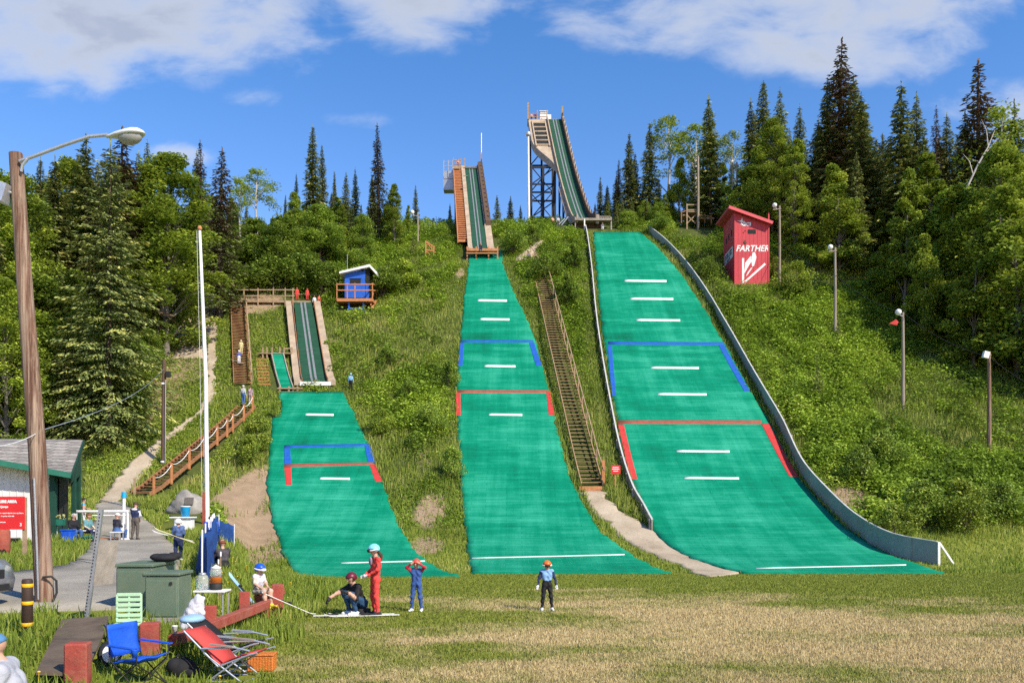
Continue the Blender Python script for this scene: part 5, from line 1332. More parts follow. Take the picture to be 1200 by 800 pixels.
mb = MB(); h = hit(692, 574); mb.box(h + UPV * .12, (1.6, .35, .3)); mb.build('bottom_step', MT['wood_orange'], r, world=True); mb = MB(); h2 = hit(707, 566); mb.box(h2 + UPV * .7, (.22, .22, 1.9)); mb.build('bottom_post', MT['wood_orange'], r, world=True)
mb = MB(); a, b = hit(632, 312), hit(622, 296)
mb.bar(a + UPV * .8, b + UPV * .8, .07, .09); 
for t in (0, .5, 1): mb.box(a.lerp(b, t) + UPV * .35, (.1, .1, 1.1))
mb.build_each('top_rail', MT['wood_tan'], r, True)

# small starting platform with railing
p, q = hit(285, 359), hit(343, 357)
zt = max(p.z, q.z) + .35
r = thing('platform', 'plank walkway with railing joining the steep stairs and the small ramp', 'platform', (p.x, p.y, Tz(p.x, p.y)))
part('deck', MT['wood_tan'], r, lambda m: m.bar((p.x - .6, p.y + .9, zt), (q.x + 2.4, p.y + .9, zt - .1), 1.6, .22))
def pr(m):
    for px0 in (285.5, 302, 320, 334, 343): x = (px0 - CX) * p.y / F; m.box((x, p.y + .12, zt + .4), (.11, .11, 2.0))
    for h in (.55, 1.2): m.bar((p.x - .6, p.y + .12, zt + h), ((345 - CX) * p.y / F, p.y + .12, zt + h), .08, .12)
    m.bar(((368 - CX) * p.y / F, p.y + 1.6, zt + 1.0), ((345 - CX) * p.y / F, p.y + 1.6, zt + 1.1), .07, .1)
part('rail', MT['wood_tan'], r, pr, each=True)
def leg(m):
    for px0 in (287, 302, 320, 338, 372): x = (px0 - CX) * p.y / F; m.bar((x, p.y + .9, Tz(x, p.y + .9) - .5), (x, p.y + .9, zt - .1), .16, .16, up=(0, 1, 0))
part('support_post', MT['wood_brown'], r, leg, each=True)

# ------------------------------------------------------------------ walls beside the largest hill
r = thing('barrier_wall', 'grey board wall with pale cap curving down the right edge of the largest hill', 'wall', tuple(hit(1090, 661)))
wp = [hit(*a) for a in ((1091, 662), (1037, 650), (1003, 631), (968, 599), (938, 564), (910, 505), (886, 462), (856, 406), (836, 370), (806, 323), (776, 289), (757, 274))]
wy = np.array([v.y for v in wp]); o = np.argsort(wy); wpx = pchip(wy[o], np.array([v.x for v in wp])[o] + .35)
ys = rng_y(float(wy.min()), float(wy.max()), .8); wz = lambda y: Tz(float(wpx(y)), y)
MT['wall_grey'] = mat('grey_shaded_boards', (0.25, 0.275, 0.26), .8, .15, .6, .15, dirt=(.16, .17, .155), dirt_amt=.5)  # grey boards, colour lowered to carry the shade of the inner face
hgt = lambda y: 1.28 - .25 * float(sst((y - 60) / 40))
part('panel', MT['wall_grey'], r, lambda m: sweep(m, ys, wpx, wz, -.03, .03, -.1, hgt))
part('cap', MT['cap_grey'], r, lambda m: sweep(m, ys, wpx, wz, -.05, .05, lambda y: hgt(y) + .002, lambda y: hgt(y) + .045))
def wpst(m):
    for y in np.arange(ys[0] + 2.0, ys[-1], 2.4): m.box((float(wpx(y)) + .16, y, wz(y) + hgt(y) / 2 - .1), (.12, .12, hgt(y)))
part('back_post', MT['wood_grey'], r, wpst, each=True)
def joints(m):
    for y in np.arange(ys[0] + 1.2, ys[-1], 2.4): m.box((float(wpx(y)) - .034, y, wz(y) + hgt(y) / 2), (.012, .035, hgt(y) - .04))
part('joint_strip', MT['wood_grey'], r, joints, each=True)
e0 = Vector((float(wpx(ys[0])), ys[0], wz(ys[0])))
part('end_brace', MT['white'], r, lambda m: (m.box(e0 + Vector((.05, -.06, .62)), (.12, .1, 1.35)), m.bar(e0 + Vector((.08, -.05, 1.25)), e0 + Vector((1.0, .2, .05)), .08, .1)))
r = thing('barrier_wall', 'low board rail with white top along the left edge of the largest hill', 'wall', tuple(hit(763, 616)))
lp = [hit(*a) for a in ((766, 622), (757, 605), (743, 580), (725, 520), (718, 485), (708, 430), (700, 375), (694, 315), (690, 285), (687, 270))]
ly = np.array([v.y for v in lp]); o = np.argsort(ly); lpx = pchip(ly[o], np.array([v.x for v in lp])[o] - .1)
ys = rng_y(float(ly.min()), float(ly.max()), .8); lz = lambda y: Tz(float(lpx(y)), y)
part('panel', MT['wood_grey'], r, lambda m: sweep(m, ys, lpx, lz, -.03, .03, -.1, .72))
part('cap', MT['cap_grey'], r, lambda m: sweep(m, ys, lpx, lz, -.055, .06, .722, .78))
def lpst(m):
    for y in np.arange(ys[0] + .2, ys[-1], 2.4): m.box((float(lpx(y)) - .1, y, lz(y) + .25), (.12, .12, .9))
part('back_post', MT['wood_grey'], r, lpst, each=True)
part('end_post', MT['white'], r, lambda m: m.box(W(685, 262, ly.max() + .2) - UPV * .5, (.16, .16, 2.2)))

# ------------------------------------------------------------------ blue judges' cabin on stilts
b = hit(418, 361); Yc = b.y
r = thing('cabin', 'small bright blue cabin with white shed roof on an orange railed deck', 'cabin', tuple(b))
def PX(px, py, dy=0.0): return W(px, py, Yc + dy)
u = Yc / F
dz = PX(418, 350).z
part('wall', MT['blue_paint'], r, lambda m: (m.slab([PX(404, 349), PX(428, 349), PX(428, 313.5), PX(404, 316.5)], (0, 2.3, 0)),))
part('wall', MT['dark'], r, lambda m: m.slab([PX(428, 349) + Vector((.003, 0, 0)), PX(433, 349), PX(433, 314), PX(428, 313.5) + Vector((.003, 0, 0))], (0, 2.2, 0)), 'open right side, its shade painted near-black')  # solid near-black slab stands in for the shade of the open side
part('roof', MT['white'], r, lambda m: m.slab([PX(397.5, 318, -.5), PX(433, 309.5, -.5), PX(442, 319, -.3), PX(441, 321.5, -.3), PX(433, 312.5, -.5), PX(397.5, 320.5, -.5)], (0, 3.3, 0)))
w_ = part('window', MT['dark'], r, lambda m: m.box(PX(416.5, 329) + Vector((0, -.012, 0)), (1.15, .03, .55)))
w_2 = MB(); w_2.box(PX(416.5, 326) + Vector((0, -.04, 0)), (1.3, .06, .06)); w_2.build('frame', MT['blue_paint'], r, world=True)
part('door', MT['blue_paint'], r, lambda m: m.box(PX(430.5, 341) + Vector((0, -.025, 0)), (.36, .05, 1.6)))
part('deck', MT['wood_orange'], r, lambda m: m.slab([PX(394.5, 349.5, -1.0), PX(437, 349.5, -1.0), PX(437, 353, -1.0), PX(394.5, 353, -1.0)], (0, 3.6, 0)))
def crail(m):
    for px0 in (394.8, 407, 416, 436.5): m.box(PX(px0, 341, -.96), (.1, .1, 1.7))
    for py in (333, 340): m.bar(PX(394.5, py, -1.0), PX(437, py, -1.0), .07, .12)
    for py in (333, 340): m.bar(PX(437, py, -1.0), PX(442, py + 1, 2.3), .07, .12)
    m.box(PX(441, 343, 2.2), (.1, .1, 1.8))
    m.bar(PX(441, 352, 1.6), PX(435.5, 361, -.8), .2, .12); m.bar(PX(438, 340, .4), PX(434.5, 358, -.9), .09, .1)
part('rail', MT['wood_orange'], r, crail, each=True)
def clegs(m):
    for px0, dy in ((409, -.6), (426, -.6), (405, 1.9), (432, 1.9)):
        p = PX(px0, 353, dy); m.bar((p.x, p.y, Tz(p.x, p.y) - .3), (p.x, p.y, p.z), .17, .17, up=(0, 1, 0))
    m.bar(PX(408, 361.5, -.7), PX(428, 361.5, -.7), .15, .12)
part('stilt', MT['blue_paint'], r, clegs, each=True)
part('floodlight', MT['rubber'], r, lambda m: m.box(PX(425, 316) + Vector((0, -.2, 0)), (.25, .3, .3)))
part('antenna', MT['steel'], r, lambda m: m.tube([PX(407, 316, 1.0), PX(407, 298, 1.0)], .03, 5))

# ------------------------------------------------------------------ red tower with lettering
b = hit(881, 333); Yf = b.y + .05
r = thing('judges_tower', 'red judging tower with slanted roof, FARTHER and a ski jumper painted on it', 'tower', tuple(b))
def PF(px, py, dy=0.0): return W(px, py, Yf + dy)
D = 5.0
part('wall', MT['red_paint'], r, lambda m: m.slab([PF(860.5, 338), PF(901.5, 338), PF(901.5, 263), PF(860.5, 249)], (0, D, 0)))
rd = part('roof', MT['red_paint'], r, lambda m: m.slab([PF(854.5, 240.5, -.55), PF(905.5, 259, -.55), PF(905.5, 262, -.55), PF(854.5, 243.5, -.55)], (0, D + 1.0, 0)))
part('fascia', mat('bright_red_trim', (.62, .09, .10), .6, .08, 2, 0), r, lambda m: m.bar(PF(854.3, 242.4, -.58), PF(905.7, 260.9, -.58), .05, .34))
part('window', MT['dark'], r, lambda m: m.box(PF(881, 271.5) + Vector((0, -.006, 0)), (.92, .03, .48)))
part('trim', MT['red_paint'], r, lambda m: [m.box(PF(px0, 293) + Vector((0, -.03, 0)), (.14, .06, 8.6)) for px0 in (861.2, 900.8)], each=True)
MT['red_dark'] = mat('red_board_joint', (0.33, 0.03, 0.04), 0.7, 0.15, 1, 0)
part('board_joints', MT['red_dark'], r, lambda m: [m.box(PF(860.5 + 41 * k / 9, 296) + Vector((0, -.004, 0)), (.025, .012, 6.2)) for k in range(1, 9)])
fw = text_part('lettering', 'FARTHER', 0.98, MT['white'], r, PF(881.5, 291.5) + Vector((0, -.02, 0)) - Vector(r.location), (RAD(90), 0, 0), .012, sx=.92, shear=.25, bold=.022)
text_part('logo_lettering', 'GCI', 0.52, MT['white'], r, PF(874.5, 263) + Vector((0, -.02, 0)) - Vector(r.location), (RAD(90), 0, 0), .012, sx=1.15, shear=.1, bold=.03)
def flat(m, pts, d=-.02, th=.02): m.slab([PF(*p) + Vector((0, d, 0)) for p in pts], (0, th, 0))
def star(m):
    c = (869, 259.5); P = []
    for k in range(8):
        a = math.pi / 4 * k + .15; rr_ = (5.2 if k % 2 == 0 else 1.1); P.append((c[0] + math.sin(a) * rr_ * (1.0), c[1] - math.cos(a) * rr_))
    flat(m, P, -.03, .025)
part('logo_star', MT['white'], r, star)
def jumper(m):
    flat(m, [(869.5, 302.5), (872, 302.5), (872, 331.5), (869.5, 331.5)])
    flat(m, [(896, 308), (897.5, 310), (873, 331.6), (872.4, 329.4)])
    flat(m, [(881.8, 296), (884.6, 295.4), (886.4, 301.5), (883.6, 311.5), (881.4, 312.6), (880.2, 305)], -.022)
    flat(m, [(880.1, 302.6), (880.4, 306.5), (876.2, 313.4), (872.2, 321), (872.2, 317), (873.4, 310)], -.022)
    flat(m, [(873.2, 308), (879.8, 299.8), (880.8, 301.4), (873.4, 311.2)], -.018)
    flat(m, [(882, 313.2), (880, 314), (875.6, 320), (874.2, 324), (877, 320.6)], -.018)
part('jumper_emblem', MT['white'], r, jumper)
part('shadow_dot', MT['wood_dark'], r, lambda m: (m.ball(PF(873, 284) + Vector((0, -.03, 0)), (.17, .03, .24), 10, 6), m.box(PF(873.3, 270.5) + Vector((0, -.03, 0)), (.14, .03, .1)), m.box(PF(871.3, 272.5) + Vector((0, -.03, 0)), (.1, .03, .1))), each=True)  # dark oval painted where the pole lamp's shadow falls, plus two small dark blocks
xl = PF(860.5, 300).x
def lsign(m): m.box((xl - .03, Yf + 2.4, PF(860, 293).z), (.05, 3.6, 1.25))
part('side_sign', MT['house_white'], r, lsign)
t1 = text_part('lettering', 'KARL EID', 0.86, MT['dark'], r, Vector((xl - .06, Yf + 2.4, PF(860, 291.8).z)) - Vector(r.location), (RAD(90), 0, RAD(-90)), .008, sx=.88, bold=.012)
t2 = text_part('lettering', 'SKI JUMPS', 0.36, MT['dark'], r, Vector((xl - .06, Yf + 2.4, PF(860, 297.5).z)) - Vector(r.location), (RAD(90), 0, RAD(-90)), .008, bold=.006)
def lwin(m):
    for dy in (1.2, 2.4, 3.5): m.box((xl - .012, Yf + dy, PF(860, 268).z - .1 * dy), (.03, .42, .62))
part('side_window', MT['dark'], r, lwin, each=True)

# ------------------------------------------------------------------ wooden lookout at the forest edge
b = G(815, 115.5); Yl = b.y
r = thing('lookout_stand', 'open wooden coaching stand with cross braces at the forest edge', 'stand', tuple(b))
def PL(px, py, dy=0.0): return W(px, py, Yl + dy)
def lk(m):
    for px0 in (805, 817.5):
        for dy in (0, 1.6): m.box(PL(px0, 254.5, dy), (.16, .16, 3.6))
    for py in (240, 246): m.bar(PL(804.5, py), PL(818, py), .1, .14); m.bar(PL(804.5, py), PL(804.5, py, 1.6), .1, .14); m.bar(PL(818, py), PL(818, py, 1.6), .1, .14); m.bar(PL(804.5, py, 1.6), PL(818, py, 1.6), .1, .14)
    m.bar(PL(805, 252), PL(815, 262), .1, .12); m.bar(PL(815, 252), PL(805, 262), .1, .12)
part('timber', MT['wood_tan'], r, lk, each=True)
part('floor', MT['wood_tan'], r, lambda m: (m.box(PL(811.3, 250.5, .8), (1.5, 1.8, .14)), m.box(PL(826, 258, .8), (2.2, 1.6, .16)), m.box(PL(802, 254, .8), (.7, 1.4, .14))), each=True)
part('side_rail', MT['wood_brown'], r, lambda m: (m.bar(PL(819, 252), PL(834, 254), .1, .12), m.box(PL(833.5, 256.5), (.13, .13, 1.5)), m.box(PL(826, 256), (.1, .1, 1.2)), m.bar(PL(798.5, 249), PL(804, 247), .1, .12), m.box(PL(798.5, 254), (.13, .13, 1.7))), each=True)
r = thing('coaching_stand', 'small orange wooden frame stand on the slope above the blue cabin', 'stand', tuple(hit(503, 303)))
Yl = hit(503, 303).y
def cs(m):
    for px0, a in ((499, 282), (508.5, 288)): m.bar(PL(px0, 303), PL(px0, a), .13, .13, up=(0, 1, 0))
    m.bar(PL(499, 283), PL(508.5, 289), .1, .14); m.bar(PL(498.5, 293), PL(509, 294), .12, .14); m.bar(PL(499, 294), PL(508, 302), .08, .1); m.bar(PL(499, 283), PL(506, 292, .9), .08, .1)
    m.bar(PL(506, 303, .9), PL(506, 288, .9), .1, .1, up=(0, 1, 0)); m.bar(PL(498.5, 300), PL(509, 301), .1, .16)
part('timber', MT['wood_orange'], r, cs, each=True)

# ------------------------------------------------------------------ light poles and wires
def light_pole(px0, top, foot, label, grey=True, lamp='ball', rad=.14, arm=True):
    b = hit(px0, foot) if foot > 266 else G(px0, 115.2); y = b.y
    t = thing('light_pole', label, 'light pole', tuple(b), 0, 'floodlight poles along the hills'); hp = W(px0, top, y)
    part('pole', MT['pole_grey'] if grey else MT['pole_wood'], t, lambda m: m.tube([b - UPV * .5, b.lerp(hp, .5) + Vector((.03, 0, 0)), hp], [rad * 1.15, rad, rad * .8], 9))
    u = y / F
    if arm: part('cross_arm', MT['pole_grey'], t, lambda m: m.bar(hp + Vector((-8 * u, -.1, -5 * u)), hp + Vector((1.5 * u, -.1, -4 * u)), .09, .11))
    if lamp == 'ball':
        h = part('lamp_head', MT['white'], t, lambda m: m.lathe([(.06, -.28), (.2, -.16), (.27, .0), (.22, .18), (.08, .26)], hp + Vector((-6.2 * u, -.15, -.2 * u)), 12))
        part('bracket', MT['steel'], t, lambda m: m.tube([hp + Vector((-6.2 * u, -.15, -1.6 * u)), hp + Vector((-4 * u, -.1, -4 * u)), hp + Vector((0, -.05, -4.3 * u))], .04, 6))
    elif lamp == 'box':
        part('lamp_head', MT['white'], t, lambda m: m.box(hp + Vector((-5 * u, -.15, -4 * u)), (.40, .3, .5), M=Matrix.Rotation(.25, 3, 'Y')))
    return t, hp
light_pole(913.5, 241, 334, 'grey light pole standing right beside the red tower', rad=.13)
light_pole(978.5, 290, 394, 'highest grey light pole on the open right slope')
t, hp = light_pole(1058, 366, 478, 'grey light pole carrying a red rag below its lamp', arm=False)
part('red_rag', MT['red_line'], t, lambda m: m.slab([W(1042, 379, hp.y - .2), W(1050, 374, hp.y - .2), W(1053, 377, hp.y - .15), W(1051, 381, hp.y - .2)], (0, .08, 0)))
light_pole(1159, 412, 532, 'brown light pole with boxy lamp nearest the right frame edge', grey=False, lamp='box', rad=.15)
light_pole(863.5, 190, 262, 'tall pole with white lamp rising behind the red tower', lamp='ball', rad=.13)
light_pole(818, 183, 262, 'bare wooden pole beside the coaching stand at the forest edge', grey=True, lamp=None, arm=False, rad=.16)
light_pole(489.5, 249, 286, 'short post with round lamp above the orange frame stand', lamp='ball', arm=False, rad=.1)
light_pole(768, 205, 262, 'bare broken trunk like pole among the left end of the right forest', lamp=None, arm=False, rad=.12) if False else None
def wire(label, pts, sag, m=None, rad=.018):
    t = thing('overhead_wire', label, 'wire', tuple(pts[0]))
    mb = MB()
    for a, b in zip(pts[:-1], pts[1:]):
        mb.tube([a.lerp(b, u) - UPV * (sag * 4 * u * (1 - u)) for u in np.linspace(0, 1, 10)], rad, 5, cap=False)
    mb.build('cable', m or MT['steel'], t, world=True)
yy = [hit(913.5, 334).y, hit(978.5, 394).y, hit(1058, 478).y, hit(1159, 532).y]
wire('dark cable linking the light poles down the right slope', [W(914, 283, yy[0]), W(979, 322, yy[1]), W(1059, 367, yy[2]), W(1160, 418, yy[3]), W(1260, 470, yy[3] - 6)], .5, MT['rubber'], .022)

# red warning sign at the foot of the long stairs
b = hit(721, 574)
r = thing('warning_sign', 'small red notice board on a post by the foot of the long stairs', 'sign', tuple(b))
part('post', MT['wood_orange'], r, lambda m: m.box(b + UPV * .7, (.08, .08, 1.7)))
part('board', MT['red_sign'], r, lambda m: m.box(W(721.5, 550, b.y - .07), (.66, .04, .62)))
for k, (ww, dz_) in enumerate(((.42, .16), (.5, .04), (.34, -.1))): part('text_line', MT['white'], r, lambda m: m.box(W(721.5, 550, b.y - .096) + UPV * dz_, (ww, .008, .05)))
# ------------------------------------------------------------------ street lamp on a wooden pole
def tube_part(name, m, root, pts, r, n=10, label=None):
    return part(name, m, root, lambda b: b.tube(pts, r, n), label)
Yp = 17.0; b = G(54, Yp)
r = thing('street_lamp', 'tall weathered wooden pole with long arm and cobra head street lamp', 'street lamp', tuple(b))
top = W(18.5, 180, Yp)
tube_part('pole', MT['pole_wood'], r, [b - UPV * .5, b.lerp(top, .35) + Vector((.03, 0, 0)), b.lerp(top, .7), top], [.178, .163, .145, .125], 16)
tube_part('arm', MT['alu'], r, [W(23, 189, Yp - .12), W(40, 183, Yp - .15), W(75, 170, Yp - .2), W(105, 160, Yp - .25), W(126, 158, Yp - .25)], .035, 8)
tube_part('bracket', MT['alu'], r, [W(25, 201, Yp - .12), W(26.5, 193, Yp - .14), W(32, 187, Yp - .15)], .03, 8)
def lampshell(m):
    c = W(147, 158.5, Yp - .25); R = Matrix.Rotation(RAD(-6), 3, 'Y')
    prof = [(-.38, .035, .03), (-.30, .06, .05), (-.18, .12, .075), (0, .17, .10), (.16, .19, .115), (.28, .16, .10), (.36, .08, .05), (.385, .02, .012)]
    n = 12; vs, fs = [], []
    for x, w_, h_ in prof:
        for k in range(n):
            a = 2 * math.pi * k / n; z = math.sin(a); vs.append(R @ Vector((x, math.cos(a) * w_, max(z, -.25) * h_)) + c)
    for k in range(len(prof) - 1):
        for i in range(n): fs.append((k * n + i, k * n + (i + 1) % n, (k + 1) * n + (i + 1) % n, (k + 1) * n + i))
    fs += [tuple(range(n))[::-1], tuple((len(prof) - 1) * n + i for i in range(n))]
    m.add(vs, fs, 0, True)
hd = part('lamp_head', mat('lamp_housing', (.62, .64, .66), .4, .06, 3, 0.02), r, lampshell)
lens = MB(); lens.ball(W(152.5, 160.5, Yp - .25), (.235, .15, .155), 14, 8, M=Matrix.Rotation(RAD(-6), 3, 'Y'))
def mat_glass():
    m, nt, bb, out = newmat('lamp_lens'); bb.inputs['Base Color'].default_value = (.42, .42, .40, 1); bb.inputs['Roughness'].default_value = .22; bb.inputs['Transmission Weight'].default_value = .35; return m
MT['lens'] = mat_glass()
o = lens.build('lens', MT['lens'], r, world=True); o.parent = hd
part('photocell', MT['alu'], hd, lambda m: m.lathe([(.03, 0), (.035, .05), (.02, .06)], W(139, 151.5, Yp - .25) - Vector(r.location), 8)) if False else None
part('floodlight', MT['alu'], r, lambda m: (m.box(W(2, 226, Yp - .1), (.30, .35, .36), M=Matrix.Rotation(.3, 3, 'Y')), ))
tube_part('floodlight_bracket', MT['steel'], r, [W(8, 226, Yp - .1), W(21, 226, Yp - .05)], .03, 8)
tube_part('conduit', MT['steel'], r, [W(45, 702, Yp - .16), W(43.5, 650, Yp - .18), W(40, 560, Yp - .17)], .025, 8)
tube_part('hose_loop', MT['rubber'], r, [W(50, 676, Yp - .19), W(60, 675, Yp - .18), W(66, 680, Yp - .1), W(66.5, 694, Yp - .1), W(62, 704, Yp - .18)], .022, 8)
wire('pale cable sagging from the dark pole to the lamp pole', [W(192, 432, 58.5), W(46, 505, 17.3)], .45, MT['alu'], .011)
wire('thin cable leaving the lamp pole toward the frame edge', [W(44, 507, 17.0), W(-60, 520, 12.5)], .15, MT['white'], .008)

# dark pole with meter box on the slope
b = hit(191, 545)
r = thing('utility_pole', 'dark brown pole with small black box beside the gravel trail', 'pole', tuple(b))
tp = W(192.5, 421, b.y)
tube_part('pole', MT['wood_dark'], r, [b - UPV * .4, tp], [.17, .14], 10)
part('meter_box', MT['rubber'], r, lambda m: m.box(W(197, 438.5, b.y - .1), (.32, .3, .42)), bevel=.02)
tube_part('conduit', MT['steel'], r, [W(193.5, 543, b.y - .17), W(194, 445, b.y - .17)], .035, 6)
part('white_marker', MT['white'], r, lambda m: (m.lathe([(.18, -.07), (.18, .07)], W(191, 541, b.y), 10), m.box(W(191, 449, b.y - .16), (.2, .04, .12))))

# ------------------------------------------------------------------ banded bollard
b = G(32, 13.5)
r = thing('bollard', 'brown steel bollard with three yellow bands in tall grass', 'bollard', tuple(b))
MT['boll'] = mat('brown_bollard_paint', (.045, .026, .018), .6, .3, 3, .1)
part('post', MT['boll'], r, lambda m: m.lathe([(.082, -.3), (.082, .88), (.07, .91), (.0, .915)], b, 18))
for py in (685.5, 706, 731): part('band', MT['yellow'], r, lambda m: m.lathe([(.085, -.028), (.087, -.026), (.087, .026), (.085, .028)], Vector((b.x, b.y, W(32, py, 13.5).z)), 18))

# ------------------------------------------------------------------ parked car, only its nose in view
cx0 = -9.75; cy0 = 15.9; cz0 = Tz(cx0 - 1.2, cy0)
r = thing('parked_car', 'silver grey car nosing into view behind the banded bollard', 'car', (cx0, cy0, cz0))
MT['car_paint'] = mat('silver_car_paint', (.40, .42, .45), .25, .03, 2, 0, metal=.6, spec=.6)
MT['glass_dark'] = mat('tinted_glass', (.02, .025, .03), .08, .05, 2, 0, spec=.7)
def carbody(m):
    # side outline (x back from the nose, z), lofted across the width with tumblehome
    out = [(0.03, .32), (-.02, .55), (.05, .80), (.18, .93), (.9, 1.04), (1.25, 1.10), (1.95, 1.62), (2.5, 1.70), (3.6, 1.68), (4.25, 1.45), (4.45, 1.0), (4.5, .6), (4.42, .32)]
    secs = [(-.90, .93, .86), (-.82, 1.0, .97), (-.5, 1.0, 1.0), (0, 1.01, 1.01), (.5, 1.0, 1.0), (.82, 1.0, .97), (.90, .93, .86)]
    n = len(out); vs, fs = [], []
    for yy_, sx2, sz2 in secs:
        for x, z in out:
            zz = z if z < .9 else .9 + (z - .9) * sz2; cxm = 2.24
            yo = yy_ * (1 if z < 1.0 else 1 - .17 * (z - 1.0)); xx = cxm + (x - cxm) * (sx2 if x < 1.0 or x > 4 else 1)
            vs.append((cx0 - xx, cy0 + yo, cz0 + zz))
    for k in range(len(secs) - 1):
        for i in range(n - 1): fs.append((k * n + i, k * n + i + 1, (k + 1) * n + i + 1, (k + 1) * n + i))
        fs.append((k * n + n - 1, k * n, (k + 1) * n, (k + 1) * n + n - 1))
    fs += [tuple(range(n)), tuple(reversed([(len(secs) - 1) * n + i for i in range(n)]))]
    m.add(vs, fs, 0, True)
part('body', MT['car_paint'], r, carbody)
for s in (-1, 1):
    hl = part('headlight', MT['lens'], r, lambda m: m.ball((cx0 - .17, cy0 + s * .68, cz0 + .74), (.16, .21, .11), 12, 8))
    part('mirror', MT['car_paint'], r, lambda m: m.ball((cx0 - 1.55, cy0 + s * .98, cz0 + 1.12), (.08, .13, .1), 10, 6))
    for xw in (.88, 3.6):
        wh = part('wheel', MT['rubber'], r, lambda m: m.tube([(cx0 - xw, cy0 + s * .93, cz0 + .34), (cx0 - xw, cy0 + s * .70, cz0 + .34)], .35, 20))
        rm = MB(); rm.tube([(cx0 - xw, cy0 + s * .945, cz0 + .34), (cx0 - xw, cy0 + s * .9, cz0 + .34)], .22, 14); q = rm.build('rim', MT['alu'], r, world=True); q.parent = wh
part('grille', MT['rubber'], r, lambda m: (m.box((cx0 + .0, cy0, cz0 + .68), (.06, .9, .16)), m.box((cx0 - .0, cy0, cz0 + .42), (.07, 1.2, .12))))
part('windscreen', MT['glass_dark'], r, lambda m: m.slab([(cx0 - 1.30, cy0 - .74, cz0 + 1.15), (cx0 - 1.30, cy0 + .74, cz0 + 1.15), (cx0 - 1.86, cy0 + .66, cz0 + 1.57), (cx0 - 1.86, cy0 - .66, cz0 + 1.57)], (.012, 0, .02)))
for s in (-1, 1): part('side_window', MT['glass_dark'], r, lambda m: m.slab([(cx0 - 1.7, cy0 + s * .893, cz0 + 1.12), (cx0 - 2.1, cy0 + s * .815, cz0 + 1.56), (cx0 - 3.9, cy0 + s * .815, cz0 + 1.5), (cx0 - 4.1, cy0 + s * .893, cz0 + 1.12)], (0, s * .012, 0)))

# ------------------------------------------------------------------ green utility cabinets
b = G(196, 15.3)
def cabinet(px0, px1, y, ptop, dep, label):
    x0, x1 = (px0 - CX) * y / F, (px1 - CX) * y / F; g = Tz((x0 + x1) / 2, y + dep / 2); zt = EYE + (CYP - ptop) * y / F
    r = thing('utility_cabinet', label, 'cabinet', ((x0 + x1) / 2, y, g), 0, 'green utility cabinets'); c = (x0 + x1) / 2; h = zt - g
    part('housing', MT['cabinet_green'], r, lambda m: m.box((c, y + dep / 2, g + h / 2 - .04), (x1 - x0, dep, h)), bevel=.015)
    part('lid', MT['cabinet_green'], r, lambda m: m.box((c, y + dep / 2, g + h - .005), (x1 - x0 + .06, dep + .06, .06)), bevel=.012)
    part('door', MT['cabinet_green'], r, lambda m: m.box((c, y - .012, g + h * .47), ((x1 - x0) * .93, .03, h * .78)), bevel=.008)
    part('latch', MT['rubber'], r, lambda m: m.box((x1 - .12, y - .035, g + h * .80), (.045, .03, .05)))
    part('plinth', MT['rock'], r, lambda m: m.box((c, y + dep / 2, g - .03), (x1 - x0 + .12, dep + .12, .16)))
    return r, c, zt
cabinet(170, 209, 15.3, 672, .62, 'green utility cabinet standing in front of its taller twin')
rr_, cxx, zt_ = cabinet(136, 178, 16.2, 662, 1.15, 'taller green utility cabinet with a black bag lying on top')
r = thing('bag', 'limp black bag lying on top of the taller green cabinet', 'bag', (cxx + .30, 16.9, zt_ + .03))
mb = MB(); mb.ball((0, 0, .07), (.27, .22, .09), 14, 8); mb.ball((.16, .06, .1), (.15, .14, .08), 10, 6); mb.ball((-.13, -.05, .09), (.14, .15, .07), 10, 6); mb.build('body', MT['black_cloth'], r)

# ------------------------------------------------------------------ leaning perforated sign post seen from the side
b = hit(98.5, 733); tp = W(118.5, 597, b.y + .05)
r = thing('sign_post', 'leaning perforated steel post with a thin board seen edge on', 'sign', tuple(b))
def perf(m):
    d = (tp - b).normalized()
    m.bar(b - UPV * .2, tp, .075, .05, up=(0, 1, 0))
part('post', MT['steel'], r, perf)
def holes(m):
    for k in range(34):
        c = b.lerp(tp, .03 + .96 * k / 34) + Vector((0, -.026, 0)); m.box(c, (.018, .006, .022))
part('holes', MT['dark'], r, holes)
ax = (tp - b).normalized()
part('board', MT['wood_grey'], r, lambda m: m.slab([b.lerp(tp, .72) + Vector((.045, .0, 0)), b.lerp(tp, .72) + Vector((.14, .5, 0)), b.lerp(tp, .34) + Vector((.14, .5, 0)), b.lerp(tp, .34) + Vector((.045, .0, 0))], (.012, -.003, 0)))

# ------------------------------------------------------------------ dark board lying by the red timber post
c4 = [hit(*q) for q in ((73, 739), (131, 735), (104, 776), (100, 808), (42, 806), (48, 778))]
r = thing('plywood_board', 'dark weathered board lying on the grass by the thick red post', 'board', tuple(hit(85, 765)))
MT['board_dark'] = mat('dark_weathered_board', (.095, .068, .045), .85, .35, 2.5, .5, dirt=(.17, .13, .09))
part('sheet', MT['board_dark'], r, lambda m: m.slab([Vector((v.x, v.y, Tz(v.x, v.y) + .16)) for v in (c4[0], c4[1], c4[3], c4[4])], (0, 0, .04)))
part('bearer', MT['wood_dark'], r, lambda m: [m.bar(Vector((v.x, v.y, Tz(v.x, v.y) + .10)) , Vector((w_.x, w_.y, Tz(w_.x, w_.y) + .10)), .1, .1) for v, w_ in ((c4[0].lerp(c4[4], .08), c4[1].lerp(c4[3], .08)), (c4[0].lerp(c4[4], .85), c4[1].lerp(c4[3], .85)))])
b = G(91.5, 10.4)
r = thing('timber_post', 'thick square post of faded red timber beside the dark board', 'post', tuple(b), .1)
